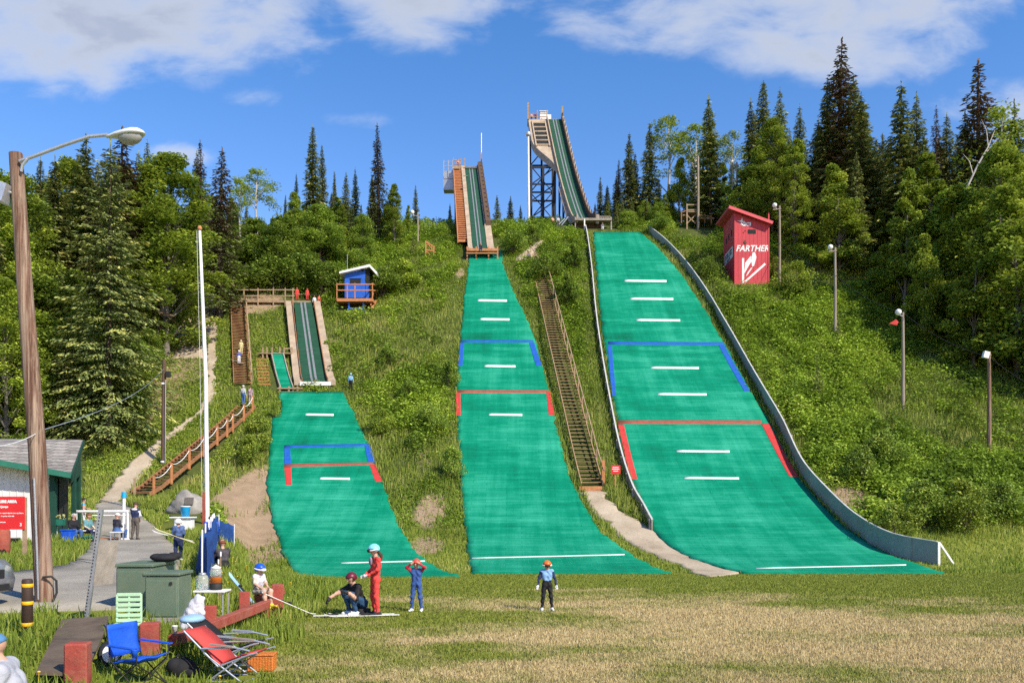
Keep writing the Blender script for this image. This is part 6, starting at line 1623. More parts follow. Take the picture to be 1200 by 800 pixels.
part('post', MT['red_timber'], r, lambda m: m.box((b.x, b.y, b.z + .16), (.26, .25, .78), .1), bevel=.018)
# low red timber rail along the bank
GT = 'stubby red timber posts along the field edge'
for px0, y, ptop, w_, lab in ((176, 13.0, 729, .27, 'stubby red timber post hidden in grass left of the white cup'), (246, 15.0, 709, .22, 'stubby red timber post behind the white jacket'), (286.5, 17.4, 693, .22, 'stubby red timber post behind the long red beam'), (325, 18.6, 684, .24, 'stubby red timber post right of the child sitting in a blue helmet'), (311, 18.2, 700, .20, 'stubby red timber post carrying the far end of the long beam')):
    x = (px0 - CX) * y / F; g = Tz(x, y); z = EYE + (CYP - ptop) * y / F; z = max(z, g + .22)
    r = thing('timber_post', lab, 'post', (x, y, g), 0.15, GT)
    part('post', MT['red_timber'], r, lambda m: m.box((x, y, (g - .25 + z) / 2), (w_, w_, z - g + .25), .15), bevel=.012)
p0, p1 = W(203, 750, 13.2), W(312, 708, 17.9)
r = thing('timber_beam', 'long faded red beam lying along the grass bank', 'beam', tuple(p0))
part('beam', MT['red_timber'], r, lambda m: m.bar(p0, p1, .17, .17), bevel=.012)
part('bracket', MT['dark'], r, lambda m: m.bar(p0.lerp(p1, .17), p0.lerp(p1, .225), .18, .18))
p0, p1 = W(302, 703, 18.2), W(330, 690, 18.8)
r = thing('timber_beam', 'short upper red beam on which the child in blue helmet sits', 'beam', tuple(p0))
part('beam', MT['red_timber'], r, lambda m: m.bar(p0, p1, .2, .2), bevel=.012)

# ------------------------------------------------------------------ seats and picnic things at lower left
def camp_chair(loc, rz, cloth, label, cup=True):
    r = thing('camping_chair', label, 'chair', loc, rz)
    W2, D2, SH, BH = .29, .25, .42, .92           # faces local +X
    part2 = lambda n, m, fn: (lambda b: b)(fn(MB()).build(n, m, r))
    def fr(m):
        for s in (-1, 1):
            m.tube([(-D2, s * W2, 0), (D2, s * W2, SH - .03)], .011, 6); m.tube([(D2, s * W2, 0), (-D2, s * W2, SH - .03)], .011, 6)
            m.tube([(-D2, s * W2, SH - .05), (-D2 - .10, s * W2, BH)], .011, 6); m.tube([(D2, s * W2, SH - .05), (D2 + .03, s * (W2 + .04), .62)], .011, 6)
            m.tube([(D2, s * W2, 0), (D2, -s * W2, SH - .05)], .009, 6); m.tube([(-D2, s * W2, 0), (-D2, -s * W2, SH - .05)], .009, 6)
        return m
    part2('frame', MT['rubber'], fr)
    def curved(m, P0, P1, nrm, w0, w1, sag, th=.02):
        # cloth panel between two straight bars, sagging along nrm
        P0, P1, nrm = Vector(P0), Vector(P1), Vector(nrm); n, k = 8, 6; vs, fs = [], []
        for side in (0, 1):
            for i in range(k + 1):
                for j in range(n + 1):
                    u = i / k; v = j / n * 2 - 1; p = P0.lerp(P1, u); w = w0 + (w1 - w0) * u
                    q = p + Vector((0, v * w, 0)) + nrm * (sag * (1 - v * v) * (4 * u * (1 - u)) ** .5 + .012 * math.sin(7 * u + 5 * v) + (th if side else 0)); vs.append(q)
        o = (k + 1) * (n + 1)
        for i in range(k):
            for j in range(n):
                a = i * (n + 1) + j; f = (a, a + 1, a + n + 2, a + n + 1); fs.append(f); fs.append(tuple(o + x for x in f[::-1]))
        ring = [j for j in range(n + 1)] + [i * (n + 1) + n for i in range(1, k + 1)] + [k * (n + 1) + j for j in range(n - 1, -1, -1)] + [i * (n + 1) for i in range(k - 1, 0, -1)]
        for a, c in zip(ring, ring[1:] + ring[:1]): fs.append((c, a, o + a, o + c))
        m.add(vs, fs, 0, True); return m
    part2('seat', cloth, lambda m: curved(m, (-D2, 0, SH - .04), (D2 + .04, 0, SH + .04), (0, 0, -1), W2, W2, .07))
    part2('backrest', cloth, lambda m: curved(m, (-D2 - .01, 0, SH + .03), (-D2 - .10, 0, BH), (-1, 0, 0), W2, W2 * .98, .06))
    for s in (-1, 1): part2('armrest', cloth, lambda m: (m.bar((-D2 - .04, s * (W2 + .02), .63), (D2 + .05, s * (W2 + .04), .60), .075, .02), m)[1])
    if cup: part2('cup_holder', cloth, lambda m: (m.lathe([(.035, -.10), (.05, 0), (.05, .01)], (D2 + .02, -(W2 + .06), .60), 10), m)[1])
    return r
g = G(163, 11.3)
camp_chair(tuple(g), RAD(-22), MT['blue_bright'], 'bright blue folding camping chair standing empty in the grass').scale = (.88, .88, .88)
def lounge(loc, rz, cloth, label, pillow=None):
    r = thing('lounge_chair', label, 'chair', loc, rz)
    H0, S0 = Vector((-.05, 0, .22)), Vector((.42, 0, .40)); T0 = Vector((-.58, 0, .70)); w = .26
    mk = lambda n, m, fn: fn(MB()).build(n, m, r)
    def fr(m):
        for s in (-w, w):
            o = Vector((0, s, 0))
            m.tube([T0 + o, H0 + o + Vector((0, 0, .0)), ], .014, 7); m.tube([H0 + o, S0 + o, S0 + o + Vector((.12, 0, .03))], .014, 7)
            m.tube([H0 + o + Vector((-.22, 0, .18)), Vector((.33, s, .0))], .013, 7); m.tube([S0 + o + Vector((-.10, 0, -.03)), Vector((-.22, s, .0))], .013, 7)
            m.tube([(-.22, s, .012), (.1, s, .012)], .012, 7)
            m.tube([T0.lerp(H0, .55) + o + Vector((0, s * .12, .03)), Vector((.22, s * 1.12, .50)), S0 + o + Vector((.02, s * .1, .06))], .014, 7)
        m.tube([(.33, -w, .012), (.33, w, .012)], .012, 7); m.tube([(-.22, -w, .012), (-.22, w, .012)], .012, 7)
        return m
    mk('frame', MT['alu'], fr)
    def pan(m, a, b, sag):
        n = 8; vs, fs = [], []; nr = (b - a).cross(Vector((0, 1, 0))).normalized()
        for t in (0, .014):
            for i in range(n + 1):
                u = i / n; p = a.lerp(b, u) + nr * (sag * 4 * u * (1 - u) + t)
                vs += [p + Vector((0, -w + .012, 0)), p + Vector((0, w - .012, 0))]
        o = 2 * (n + 1)
        for i in range(n):
            q = (2 * i, 2 * i + 1, 2 * i + 3, 2 * i + 2); fs += [q, tuple(o + x for x in q[::-1]), (2 * i, 2 * i + 2, o + 2 * i + 2, o + 2 * i), (2 * i + 1, o + 2 * i + 1, o + 2 * i + 3, 2 * i + 3)]
        fs += [(0, o, o + 1, 1), (2 * n, 2 * n + 1, o + 2 * n + 1, o + 2 * n)]
        m.add(vs, fs, 0, True); return m
    mk('backrest', cloth, lambda m: pan(m, T0, H0, .03)); mk('seat', cloth, lambda m: pan(m, H0, S0, .03))
    if pillow: mk('pillow', pillow, lambda m: (m.ball(T0 + Vector((-.06, 0, .03)), (.17, .24, .07), 14, 8), m)[1])
    for s in (-1, 1): mk('armrest', MT['wood_grey'] if not pillow else MT['alu'], lambda m: (m.bar((-.15, s * (w + .04), .53), (.20, s * (w + .04), .51), .045, .022), m)[1])
    return r
MT['pillow'] = mat('light_blue_fabric', (.26, .42, .56), .8, .1, 5, .2)
MT['red_cloth'] = mat('red_sling_fabric', (.50, .055, .045), .8, .12, 5, .2)
g = G(272, 12.9); lounge((g.x, g.y, g.z), RAD(-8), MT['black_cloth'], 'reclining lounge chair of black mesh with light blue pillow', MT['pillow'])
g = G(271, 12.1); lounge((g.x, g.y, g.z), RAD(-12), MT['red_cloth'], 'low red sling lounge chair in front of the black one')
g = G(307, 12.75)
r = thing('basket', 'orange wicker picnic basket beside the red lounge chair', 'basket', tuple(g), .05)
MT['wicker'] = mat('orange_wicker', (.55, .17, .03), .6, .25, 30, .8, stretch=(1, 1, 2), bscale=40)
mb = MB(); mb.box((0, 0, .115), (.38, .26, .22)); mb.build('body', MT['wicker'], r, bevel=.012)
mb = MB(); mb.box((0, 0, .242), (.40, .28, .03)); mb.build('lid', MT['wicker'], r, bevel=.008)
mb = MB()
for k in range(9): mb.box((-.17 + k * .0425, -.132, .115), (.012, .008, .21))
mb.build('ribs', MT['wicker'], r)
g = G(214, 12.2)
r = thing('bag', 'slumped black duffel bag right of the blue camping chair', 'bag', tuple(g), .4)
mb = MB(); mb.ball((0, 0, .12), (.20, .15, .16), 14, 8); mb.ball((-.10, 0, .17), (.12, .13, .12), 12, 8); mb.ball((.12, -.04, .08), (.12, .12, .09), 12, 8); mb.build('body', MT['black_cloth'], r)
mb = MB(); mb.tube([(-.16, 0, .26), (-.05, -.04, .33), (.08, -.02, .27), (.16, 0, .17)], .014, 6); mb.build('strap', MT['black_cloth'], r)
# mint slatted chair
g = G(147, 12.9)
r = thing('plastic_chair', 'mint green slatted plastic chair behind the blue camping chair', 'chair', tuple(g), RAD(8)); r.scale = (.92, .92, .92)
MT['mint'] = mat('mint_plastic', (.40, .60, .38), .5, .05, 3, 0)
mb = MB(); 
for k in range(6): mb.box((0, .18 + .02 * (k / 6), .46 + k * .085), (.40 - .004 * k, .03, .055))
mb.box((-.19, .20, .56), (.035, .034, .66)); mb.box((.19, .20, .56), (.035, .034, .66)); mb.box((0, .205, .56), (.03, .034, .6)); mb.build('backrest', MT['mint'], r, bevel=.004)
mb = MB(); mb.box((0, -.02, .40), (.42, .42, .04)); mb.build('seat', MT['mint'], r, bevel=.01)
for sx2 in (-.18, .18):
    for sy2 in (-.2, .17): mb = MB(); mb.bar((sx2, sy2, -.05), (sx2 * .95, sy2 * .95, .39), .035, .035, up=(0, 1, 0)); mb.build('leg', MT['mint'], r)
g = G(129, 11.9)
r = thing('cart_wheel', 'small white walled wheel standing behind the blue camping chair', 'wheel', tuple(g + UPV * .17), .9)
mb = MB(); mb.tube([(0, -.03, 0), (0, .03, 0)], .17, 20); mb.build('tyre', MT['rubber'], r); mb = MB(); mb.tube([(0, -.036, 0), (0, .036, 0)], .13, 18); mb.build('rim', MT['white'], r); mb = MB(); mb.tube([(0, -.05, 0), (0, .05, 0)], .03, 10); mb.build('hub', MT['rubber'], r)
# white jacket over a post, cup
MT['grey_cloth'] = mat('pale_grey_fabric', (.52, .52, .55), .85, .15, 6, .5)
def lumps(name, m, parent, cs):
    mb = MB()
    for c, rr2 in cs: mb.ball(c, rr2, 14, 9)
    o = mb.build(name, m, parent)
    md = o.modifiers.new('remesh', 'REMESH'); md.mode = 'VOXEL'; md.voxel_size = .016; md.use_smooth_shade = True
    tx = bpy.data.textures.new('folds', 'CLOUDS'); tx.noise_scale = .12
    d = o.modifiers.new('folds', 'DISPLACE'); d.texture = tx; d.strength = .05
    return o
j0 = W(229, 714, 14.4)
r = thing('jacket', 'crumpled pale grey jacket draped over the red timber rail', 'jacket', (j0.x, j0.y, j0.z))
lumps('cloth', MT['grey_cloth'], r, [((.05, 0, .10), (.10, .09, .16)), ((.09, .01, .19), (.07, .06, .05)), ((0, 0, .0), (.13, .10, .20)), ((-.05, -.02, -.10), (.14, .10, .17)), ((-.10, -.04, -.18), (.13, .09, .13)), ((-.15, -.05, -.27), (.10, .08, .08)), ((.02, -.03, -.05), (.16, .07, .10))])
g = W(203, 738, 13.0)
r = thing('paper_cup', 'white paper cup standing on the end of the red beam', 'cup', tuple(W(205, 741.5, 13.28)))
mb = MB(); mb.lathe([(.033, 0), (.045, .11), (.047, .112), (.047, .118), (.04, .118), (.03, .01)], (0, 0, 0), 14); mb.build('cup', MT['white'], r)

# drinks table behind the cabinets
yt = 16.6; z0 = W(240, 692, yt).z; x0, x1 = (226 - CX) * yt / F, (263 - CX) * yt / F; gx0 = (x0 + x1) / 2; gz = Tz(gx0, yt + .2)
r = thing('low_table', 'low white table holding two drink dispensers on the bank', 'table', (gx0, yt + .2, gz))
part('top', MT['white'], r, lambda m: m.box((gx0, yt + .2, z0 - .015), (x1 - x0, .42, .035)), bevel=.006)
for sx2 in (-.26, .26):
    for sy2 in (.05, .36): part('leg', MT['alu'], r, lambda m: m.box((gx0 + sx2, yt + sy2, (gz - .05 + z0 - .03) / 2), (.025, .025, z0 - gz + .02)))
def mat_jar(name, col, tr):
    m, nt, bb, out = newmat(name); bb.inputs['Base Color'].default_value = (*col, 1); bb.inputs['Roughness'].default_value = .12; bb.inputs['Transmission Weight'].default_value = tr; bb.inputs['IOR'].default_value = 1.3; return m
MT['jar_clear'] = mat_jar('clear_plastic', (.86, .9, .88), .75); MT['amber'] = mat_jar('amber_tea', (.48, .13, .02), .25)
xa = (233 - CX) * yt / F; za = z0 + .003
r = thing('drink_jar', 'clear rounded jar on the low white table', 'jar', (xa, yt + .2, za))
mb = MB(); mb.lathe([(.09, 0), (.125, .02), (.125, .2), (.10, .27), (.07, .29)], (0, 0, 0), 16); mb.build('body', MT['jar_clear'], r)
mb = MB(); mb.lathe([(.072, .2905), (.072, .32), (.05, .335)], (0, 0, 0), 14); mb.build('lid', MT['alu'], r)
xa = (248.5 - CX) * yt / F
r = thing('drink_dispenser', 'tall drink dispenser with amber drink on the low white table', 'dispenser', (xa, yt + .22, za))
mb = MB(); mb.lathe([(.11, 0), (.12, .02), (.12, .12), (.10, .13)], (0, 0, 0), 16); mb.build('stand', MT['rubber'], r)
mb = MB(); mb.lathe([(.118, .131), (.118, .26), (.117, .262)], (0, 0, 0), 16); mb.build('drink', MT['amber'], r)
mb = MB(); mb.lathe([(.116, .263), (.116, .38), (.09, .42)], (0, 0, 0), 16); mb.build('upper_jar', MT['jar_clear'], r)
mb = MB(); mb.lathe([(.10, .4205), (.10, .44), (.03, .47), (.02, .49)], (0, 0, 0), 14); mb.build('lid', MT['white'], r)

# ------------------------------------------------------------------ blue net fence with white stakes
pth = [G(238, 19.6), G(241, 22), G(246, 25.5), G(249, 30), G(250.5, 36), G(252, 43), G(258, 45), G(266, 46.5), G(275, 47.5)]
r = thing('net_fence', 'sagging blue net fence with white stakes along the bank edge', 'fence', tuple(pth[0]))
seg = [0.0]
for a, c in zip(pth[:-1], pth[1:]): seg.append(seg[-1] + (c - a).length)
def along(s): return Vector(tuple(float(np.interp(s, seg, [getattr(p, k) for p in pth])) for k in 'xyz'))
def net(m):
    n = int(seg[-1] / .28); vs, fs = [], []; rn = random.Random(4)
    ph = 0
    for side in (0, 1):
        for i in range(n + 1):
            s = seg[-1] * i / n; p = along(s); wv = .16 * math.sin(s * 2.1) + .09 * math.sin(s * 4.7 + 1)
            sg = .14 * abs(math.sin(s * .75)) + .06 * math.sin(s * 1.9); h = 1.12 - sg
            for k, t in enumerate((0, .35, .7, 1)):
                x = p.x + wv * (1 - .5 * t) + (.05 * math.sin(9 * s) * (1 - t)) + side * .02; vs.append((x, p.y + .05 * math.sin(s * 5 + t), Tz(p.x, p.y) + .02 + h * t))
    o = 4 * (n + 1)
    for i in range(n):
        for k in range(3):
            q = (4 * i + k, 4 * i + k + 1, 4 * i + 5 + k, 4 * i + 4 + k); fs += [q, tuple(o + x for x in q[::-1])]
        fs += [(4 * i + 3, o + 4 * i + 3, o + 4 * i + 7, 4 * i + 7)]
    m.add(vs, fs, 0, True)
part('net', MT['net_blue'], r, net)
for s in np.linspace(0.1, seg[-1], 11):
    p = along(s); part('stake', MT['white'], r, lambda m: m.tube([p - UPV * .1 + Vector((-.03, 0, 0)), p + UPV * 1.3 + Vector((-.03, .02, 0))], .022, 7))
for k, (px0, lab) in enumerate(((256, 'shorter of the two thin stakes behind the drinks table'), (258.6, 'taller of the two thin stakes behind the drinks table'))):
    g = G(px0, 18.2); t = thing('stake', lab, 'stake', tuple(g), 0, 'thin stakes behind the drinks table')
    tpz = W(px0, 655 if k == 0 else 646, 18.2)
    tube_part('rod', MT['wood_tan'], t, [g - UPV * .2, tpz], .011, 6); tube_part('reflective_cap', MT['white'], t, [tpz - UPV * .1, tpz], .018, 6)

# ------------------------------------------------------------------ flagpole
g = hit(243, 614)
r = thing('flagpole', 'tall slim white flagpole with halyard and rusty cap', 'flagpole', tuple(g))
tp = W(234, 269, g.y)
tube_part('pole', MT['white'], r, [g - UPV * .3, g.lerp(tp, .5) + Vector((.12, 0, 0)), tp], [.125, .11, .075], 12)
part('truck', MT['wood_orange'], r, lambda m: m.lathe([(.10, -.05), (.13, .06), (.08, .2)], tp, 10))
tube_part('halyard', MT['white'], r, [g.lerp(tp, .1) + Vector((-.22, -.1, 0)), g.lerp(tp, .55) + Vector((-.14, -.1, 0)), tp + Vector((-.14, -.05, -.1))], .009, 5)
part('base_sleeve', MT['red_timber'], r, lambda m: m.box(g + Vector((-.16, 0, .8)), (.18, .2, 1.9)))

# ------------------------------------------------------------------ boulder with plaque, cooler, bucket
g = hit(217, 601)
r = thing('boulder', 'large grey boulder with a bronze plaque on its face', 'boulder', tuple(g))
rng0 = np.random.default_rng(8); mb = MB(); mb.ball((0, .3, .35), (1.30, .8, .95), 28, 18)
for v in mb.v:
    d = v - Vector((0, .3, .35)); f = 1 + .10 * math.sin(3.1 * v.x + 2 * v.z) + .07 * math.sin(6 * v.y + 4.3 * v.x + 1) + .04 * math.sin(11 * v.z + 7 * v.x)
    f *= 1 - .22 * max(0, -v.x / 1.3) * (1 if v.z > .3 else .3)
    v.x, v.y, v.z = d.x * f, .3 + d.y * f, .35 + d.z * f
mb.build('stone', MT['rock'], r)
mb = MB(); mb.box((.42, -.50, .72), (.52, .05, .46), M=Matrix.Rotation(-.35, 3, 'X')); mb.build('plaque', MT['bronze'], r, bevel=.01)
g = hit(216, 621)
r = thing('cooler', 'white cooler box standing on the grass below the boulder', 'cooler', tuple(g))
u = g.y / F
mb = MB(); mb.box((0, 0, 7 * u), (20 * u, .5, 14 * u)); mb.build('box', MT['white'], r, bevel=.03)
mb = MB(); mb.box((-1.5 * u, 0, 15 * u), (27 * u, .7, 1.6 * u)); mb.build('lid', MT['white'], r, bevel=.015)
r = thing('bucket', 'bright blue bucket standing on the white cooler', 'bucket', (g.x + .05, g.y, g.z + 16 * u))
MT['cyan'] = mat('cyan_plastic', (.01, .34, .66), .45, .05, 3, 0)
mb = MB(); mb.lathe([(4.3 * u, 0), (5.6 * u, 11 * u), (5.7 * u, 11.2 * u)], (0, 0, 0), 16); mb.build('pail', MT['cyan'], r)
mb = MB(); mb.lathe([(5.9 * u, 11.25 * u), (5.9 * u, 12.4 * u), (5.0 * u, 12.6 * u)], (0, 0, 0), 16); mb.build('lid', MT['white'], r)

# ------------------------------------------------------------------ white hut with shingled roof and green porch
A = Vector(((62 - CX) * .0366, 36.6, 0)); gz = .80
r = thing('hut', 'white boarded hut with grey shingle roof and green porch darkened as in shade', 'hut', (A.x, A.y, gz))
bl = Vector((-26.5, 34.7, 0))
def zt(px, py, y): return W(px, py, y).z
part('wall', MT['house_white'], r, lambda m: m.slab([(A.x, A.y, gz - .3), (bl.x, bl.y, gz - .3), (bl.x, bl.y, 4.35), (A.x, A.y, 4.05)], (-.15, .35, 0)), 'white boarded front wall')
def boards(m):
    for k in range(1, 26):
        p = A.lerp(bl, k / 26); m.box((p.x, p.y - .012, 2.4), (.035, .03, 3.2), math.atan2(bl.y - A.y, bl.x - A.x))
part('battens', MT['house_white'], r, boards)
Bk = W(80, 600, 41.5); Bk.z = 0
MT['green_shaded'] = mat('shaded_green_boards', (0.008, 0.05, 0.032), 0.75, 0.25, 2.0, 0.1)  # darker copy of the trim green: porch and gable shade put into the colour
part('wall', MT['green_shaded'], r, lambda m: m.slab([(A.x + .02, A.y + .2, gz - .3), (Bk.x, Bk.y, gz - .3), (Bk.x, Bk.y, 4.1), (A.x + .02, A.y + .2, 4.0)], (-.25, -.1, 0)), 'green porch wall coloured as in shade')
part('opening', MT['dark'], r, lambda m: m.slab([Vector((A.x + .05, A.y + .2, 0)).lerp(Bk + Vector((.03, 0, 0)), t).to_2d().to_3d() + UPV * z for t, z in ((.15, 1.95), (.85, 1.95), (.85, 3.6), (.15, 3.6))], (.03, .01, 0)))  # near-black slab on the wall holds the shade of the porch opening
part('corner_board', MT['green_shaded'], r, lambda m: m.box((A.x + .02, A.y - .03, 2.3), (.22, .2, 3.5)))
for px0, y in ((86.5, 38.2), (92, 41.0)):
    p = G(px0, y); part('porch_post', MT['green_shaded'], r, lambda m: m.box((p.x, p.y, (gz + 3.6) / 2), (.16, .16, 3.7)))
MT['shingle'] = None
def mat_shingle():
    m, nt, b_, out = newmat('grey_shingles'); tc_ = N(nt, 'ShaderNodeTexCoord')
    br = N(nt, 'ShaderNodeTexBrick', i_Scale=1.0); br.inputs['Brick Width'].default_value = .42; br.inputs['Row Height'].default_value = .16; br.inputs['Mortar Size'].default_value = .012
    br.inputs['Color1'].default_value = (.21, .19, .165, 1); br.inputs['Color2'].default_value = (.34, .31, .27, 1); br.inputs['Mortar'].default_value = (.07, .06, .05, 1)
    mp_ = N(nt, 'ShaderNodeMapping'); mp_.inputs['Rotation'].default_value = (RAD(90), 0, 0); nt.links.new(tc_.outputs['Object'], mp_.inputs[0]); nt.links.new(mp_.outputs[0], br.inputs['Vector'])
    n1 = N(nt, 'ShaderNodeTexNoise', i_Scale=6.0, i_Detail=5.0); nt.links.new(tc_.outputs['Object'], n1.inputs['Vector'])
    mx_2 = N(nt, 'ShaderNodeMix', data_type='RGBA', blend_type='MULTIPLY'); mx_2.inputs[0].default_value = .7; nt.links.new(br.outputs[0], mx_2.inputs[6]); r_ = ramp(nt, [(.3, (.55, .55, .55)), (.7, (1.2, 1.2, 1.2))]); nt.links.new(n1.outputs[0], r_.inputs[0]); nt.links.new(r_.outputs[0], mx_2.inputs[7])
    nt.links.new(mx_2.outputs[2], b_.inputs['Base Color']); b_.inputs['Roughness'].default_value = .9
    bp = N(nt, 'ShaderNodeBump', i_Strength=.6, i_Distance=.03); nt.links.new(br.outputs[0], bp.inputs['Height']); nt.links.new(bp.outputs[0], b_.inputs['Normal']); return m
tl_, tr_, br_, bl_ = W(-80, 513, 41.0), W(97, 515, 41.6), W(83, 554, 36.2), W(-80, 525, 34.4)
part('roof', mat_shingle(), r, lambda m: m.slab([tl_, tr_, br_, bl_], (0, .05, -.14)))
part('roof', MT['wood_grey'], r, lambda m: m.slab([tl_ + Vector((0, .06, 0)), tr_ + Vector((0, .06, 0)), Vector((-23.9, 46.5, 3.6)), Vector((tl_.x, 46.5, 3.6))], (0, .05, -.14)), 'rear roof slope')
part('fascia', MT['green_trim'], r, lambda m: m.bar(bl_ + Vector((0, -.03, -.10)), br_ + Vector((0.03, -.03, -.10)), .06, .24))
part('fascia', MT['green_shaded'], r, lambda m: (m.bar(br_ + Vector((.05, 0, -.12)), tr_ + Vector((.05, 0, -.12)), .06, .24)), 'rake board at the gable end, shade in its colour')
part('gable', MT['green_shaded'], r, lambda m: m.slab([tr_ + Vector((-.15, 0, -.1)), W(95.5, 556, 41.4), W(83.5, 566, 36.9), br_ + Vector((-.12, .2, -.1))], (-.1, 0, 0)))
pb = W(69, 611.5, 36.7)
fb = part('planter', MT['green_trim'], r, lambda m: m.box(pb, (.44, .24, .26)))
fl_ = MB(); rq = random.Random(2)
for k in range(34): fl_.ball(pb + Vector((rq.uniform(-.25, .25), rq.uniform(-.12, .12), rq.uniform(.13, .32))), rq.uniform(.025, .05), 6, 4)
fl_.build('flowers', mat('planter_flowers', (.30, .30, .12), .8, .6, 12, 0), r, world=True)
part('planter_post', MT['white'], r, lambda m: m.box((W(65, 630, 36.8).x, 36.75, 1.25), (.16, .14, 1.1)))
# chimney-like dark junk at the front wall
for px0, pt, w_, lab in ((13, 632, .40, 'dark plastic bin standing by the white hut wall behind the red sign'), (36.5, 637, .28, 'small dark meter box on the foot of the white hut wall')):
    p = W(px0, 650, 35.2); p.z = Tz(p.x, 35.2); zz = W(px0, pt, 35.2).z
    t = thing('bin', lab, 'bin', (p.x, 35.2, p.z)); part('body', MT['steel_dark'], t, lambda m: m.box((p.x, 35.2, (p.z + zz) / 2), (w_ * 1.1, .4, zz - p.z)), bevel=.03); part('lid', MT['rubber'], t, lambda m: m.box((p.x, 35.18, zz + .03), (w_ * 1.3, .5, .07)), bevel=.01)

# ------------------------------------------------------------------ red area sign
ys_ = 26.0
b = G(29.5, ys_)
r = thing('area_sign', 'red notice sign with white lettering in front of the white hut', 'sign', tuple(b))
lft = W(-38, 600, ys_).x; rgt = W(30.3, 600, ys_).x; zt1, zt0 = W(0, 581.5, ys_).z, W(0, 620, ys_).z
part('board', MT['red_sign'], r, lambda m: m.box(((lft + rgt) / 2, ys_ - .06, (zt1 + zt0) / 2), (rgt - lft, .035, zt1 - zt0)))
for px0 in (29, -36):
    part('post', MT['wood_tan'], r, lambda m: m.box((W(px0, 600, ys_).x, ys_, (Tz(W(px0, 600, ys_).x, ys_) + zt1) / 2 - .15), (.10, .09, zt1 - Tz(W(px0, 600, ys_).x, ys_) + .25)))
def sgn(body, px0, py, size, al='RIGHT', sx2=1.0, bold=.008):
    q = W(px0, py, ys_ - .081); text_part('lettering', body, size, MT['white'], r, q - Vector(r.location), (RAD(90), 0, 0), .004, al, sx2, 0, bold)
sgn('LEISURE AREA', 19.5, 587.5, .115); sgn('Ski Jumps', 9.5, 593.5, .085, bold=.004)
sgn('please remain behind the fence at all times', 27.5, 601, .046, bold=.002); sgn('keep clear of the hills', 16.5, 604.5, .046, bold=.002); sgn('thank you', 6.5, 611.5, .05, bold=.002); sgn('3', 25.5, 614.5, .13, bold=.004)
p = W(2, 622, 27.5); p.z = Tz(p.x, 27.5)
t = thing('barrel', 'dark red barrel half hidden behind the red notice sign', 'barrel', tuple(p)); part('body', MT['red_timber'], t, lambda m: m.lathe([(.22, 0), (.25, .1), (.25, .85), (.2, .92)], p, 14))

# ------------------------------------------------------------------ white pipe frame by the hut
yf = 38.6; g = G(120, yf)
r = thing('pipe_frame', 'white tubular frame standing at the edge of the asphalt by the hut', 'frame', tuple(g))
def pf(m):
    zt2 = W(0, 599, yf).z
    for px0 in (89, 149.5): m.tube([G(px0, yf) - UPV * .1, Vector((W(px0, 0, yf).x, yf, zt2))], .06, 8)
    m.tube([(W(88, 0, yf).x, yf, zt2), (W(151, 0, yf).x, yf, zt2)], .06, 8); m.tube([(W(108, 0, yf).x, yf, zt2 - .18), (W(148, 0, yf).x, yf, zt2 - .18)], .03, 6)
part('tube', MT['white'], r, pf)
g = G(144.5, 39.4)
r = thing('marker_post', 'slim white post with bright blue cap beside the pipe frame', 'post', tuple(g))
tp = W(145.3, 583, 39.4)
tube_part('post', MT['white'], r, [g - UPV * .1, tp], .075, 10); tube_part('cap', MT['cyan'], r, [tp + UPV * .003, tp + UPV * .27], [.11, .10], 10)
part('black_band', MT['rubber'], r, lambda m: m.lathe([(.08, -.06), (.08, .06)], G(144.5, 39.4) + UPV * .6, 10))
# bins and crates by the hut
p = G(79.5, 36.3)
r = thing('storage_bin', 'bright blue plastic bin beside the seated person in black', 'bin', tuple(p))
mb = MB(); mb.box((0, 0, .27), (.42, .4, .54)); mb.build('body', MT['blue_bright'], r, bevel=.03); mb = MB(); mb.box((0, 0, .565), (.48, .46, .05)); mb.build('lid', MT['blue_bright'], r, bevel=.012)
for sx2 in (-.13, .13): mb = MB(); mb.tube([(sx2, -.21, .07), (sx2, -.24, .07)], .06, 12); mb.build('wheel', MT['rubber'], r)
p = G(102, 36.6)
r = thing('crate', 'low crate of green stuff on the asphalt in front of the bench', 'crate', tuple(p))
mb = MB(); mb.box((0, 0, .07), (.62, .45, .14)); mb.build('tray', MT['rubber'], r, bevel=.01)
mb = MB(); rq = random.Random(6)
for k in range(30): mb.ball((rq.uniform(-.26, .26), rq.uniform(-.18, .18), .17 + rq.uniform(0, .1)), rq.uniform(.03, .06), 6, 4)
mb.build('greens', MT['green_trim'], r)
p = G(98, 38.0)
r = thing('bench', 'white topped bench beside the pipe frame', 'bench', tuple(p))
mb = MB(); mb.box((-.1, 0, .46), (1.3, .4, .06)); mb.build('top', MT['white'], r, bevel=.01)
for sx2 in (-.6, .4): mb = MB(); mb.box((sx2, 0, .21), (.06, .34, .43)); mb.build('leg', MT['alu'], r)
p = G(130, 38.9)
r = thing('mat', 'orange mat lying under the pipe frame', 'mat', tuple(p)); mb = MB(); mb.box((0, 0, .05), (1.5, .9, .03)); mb.build('sheet', MT['wood_orange'], r)
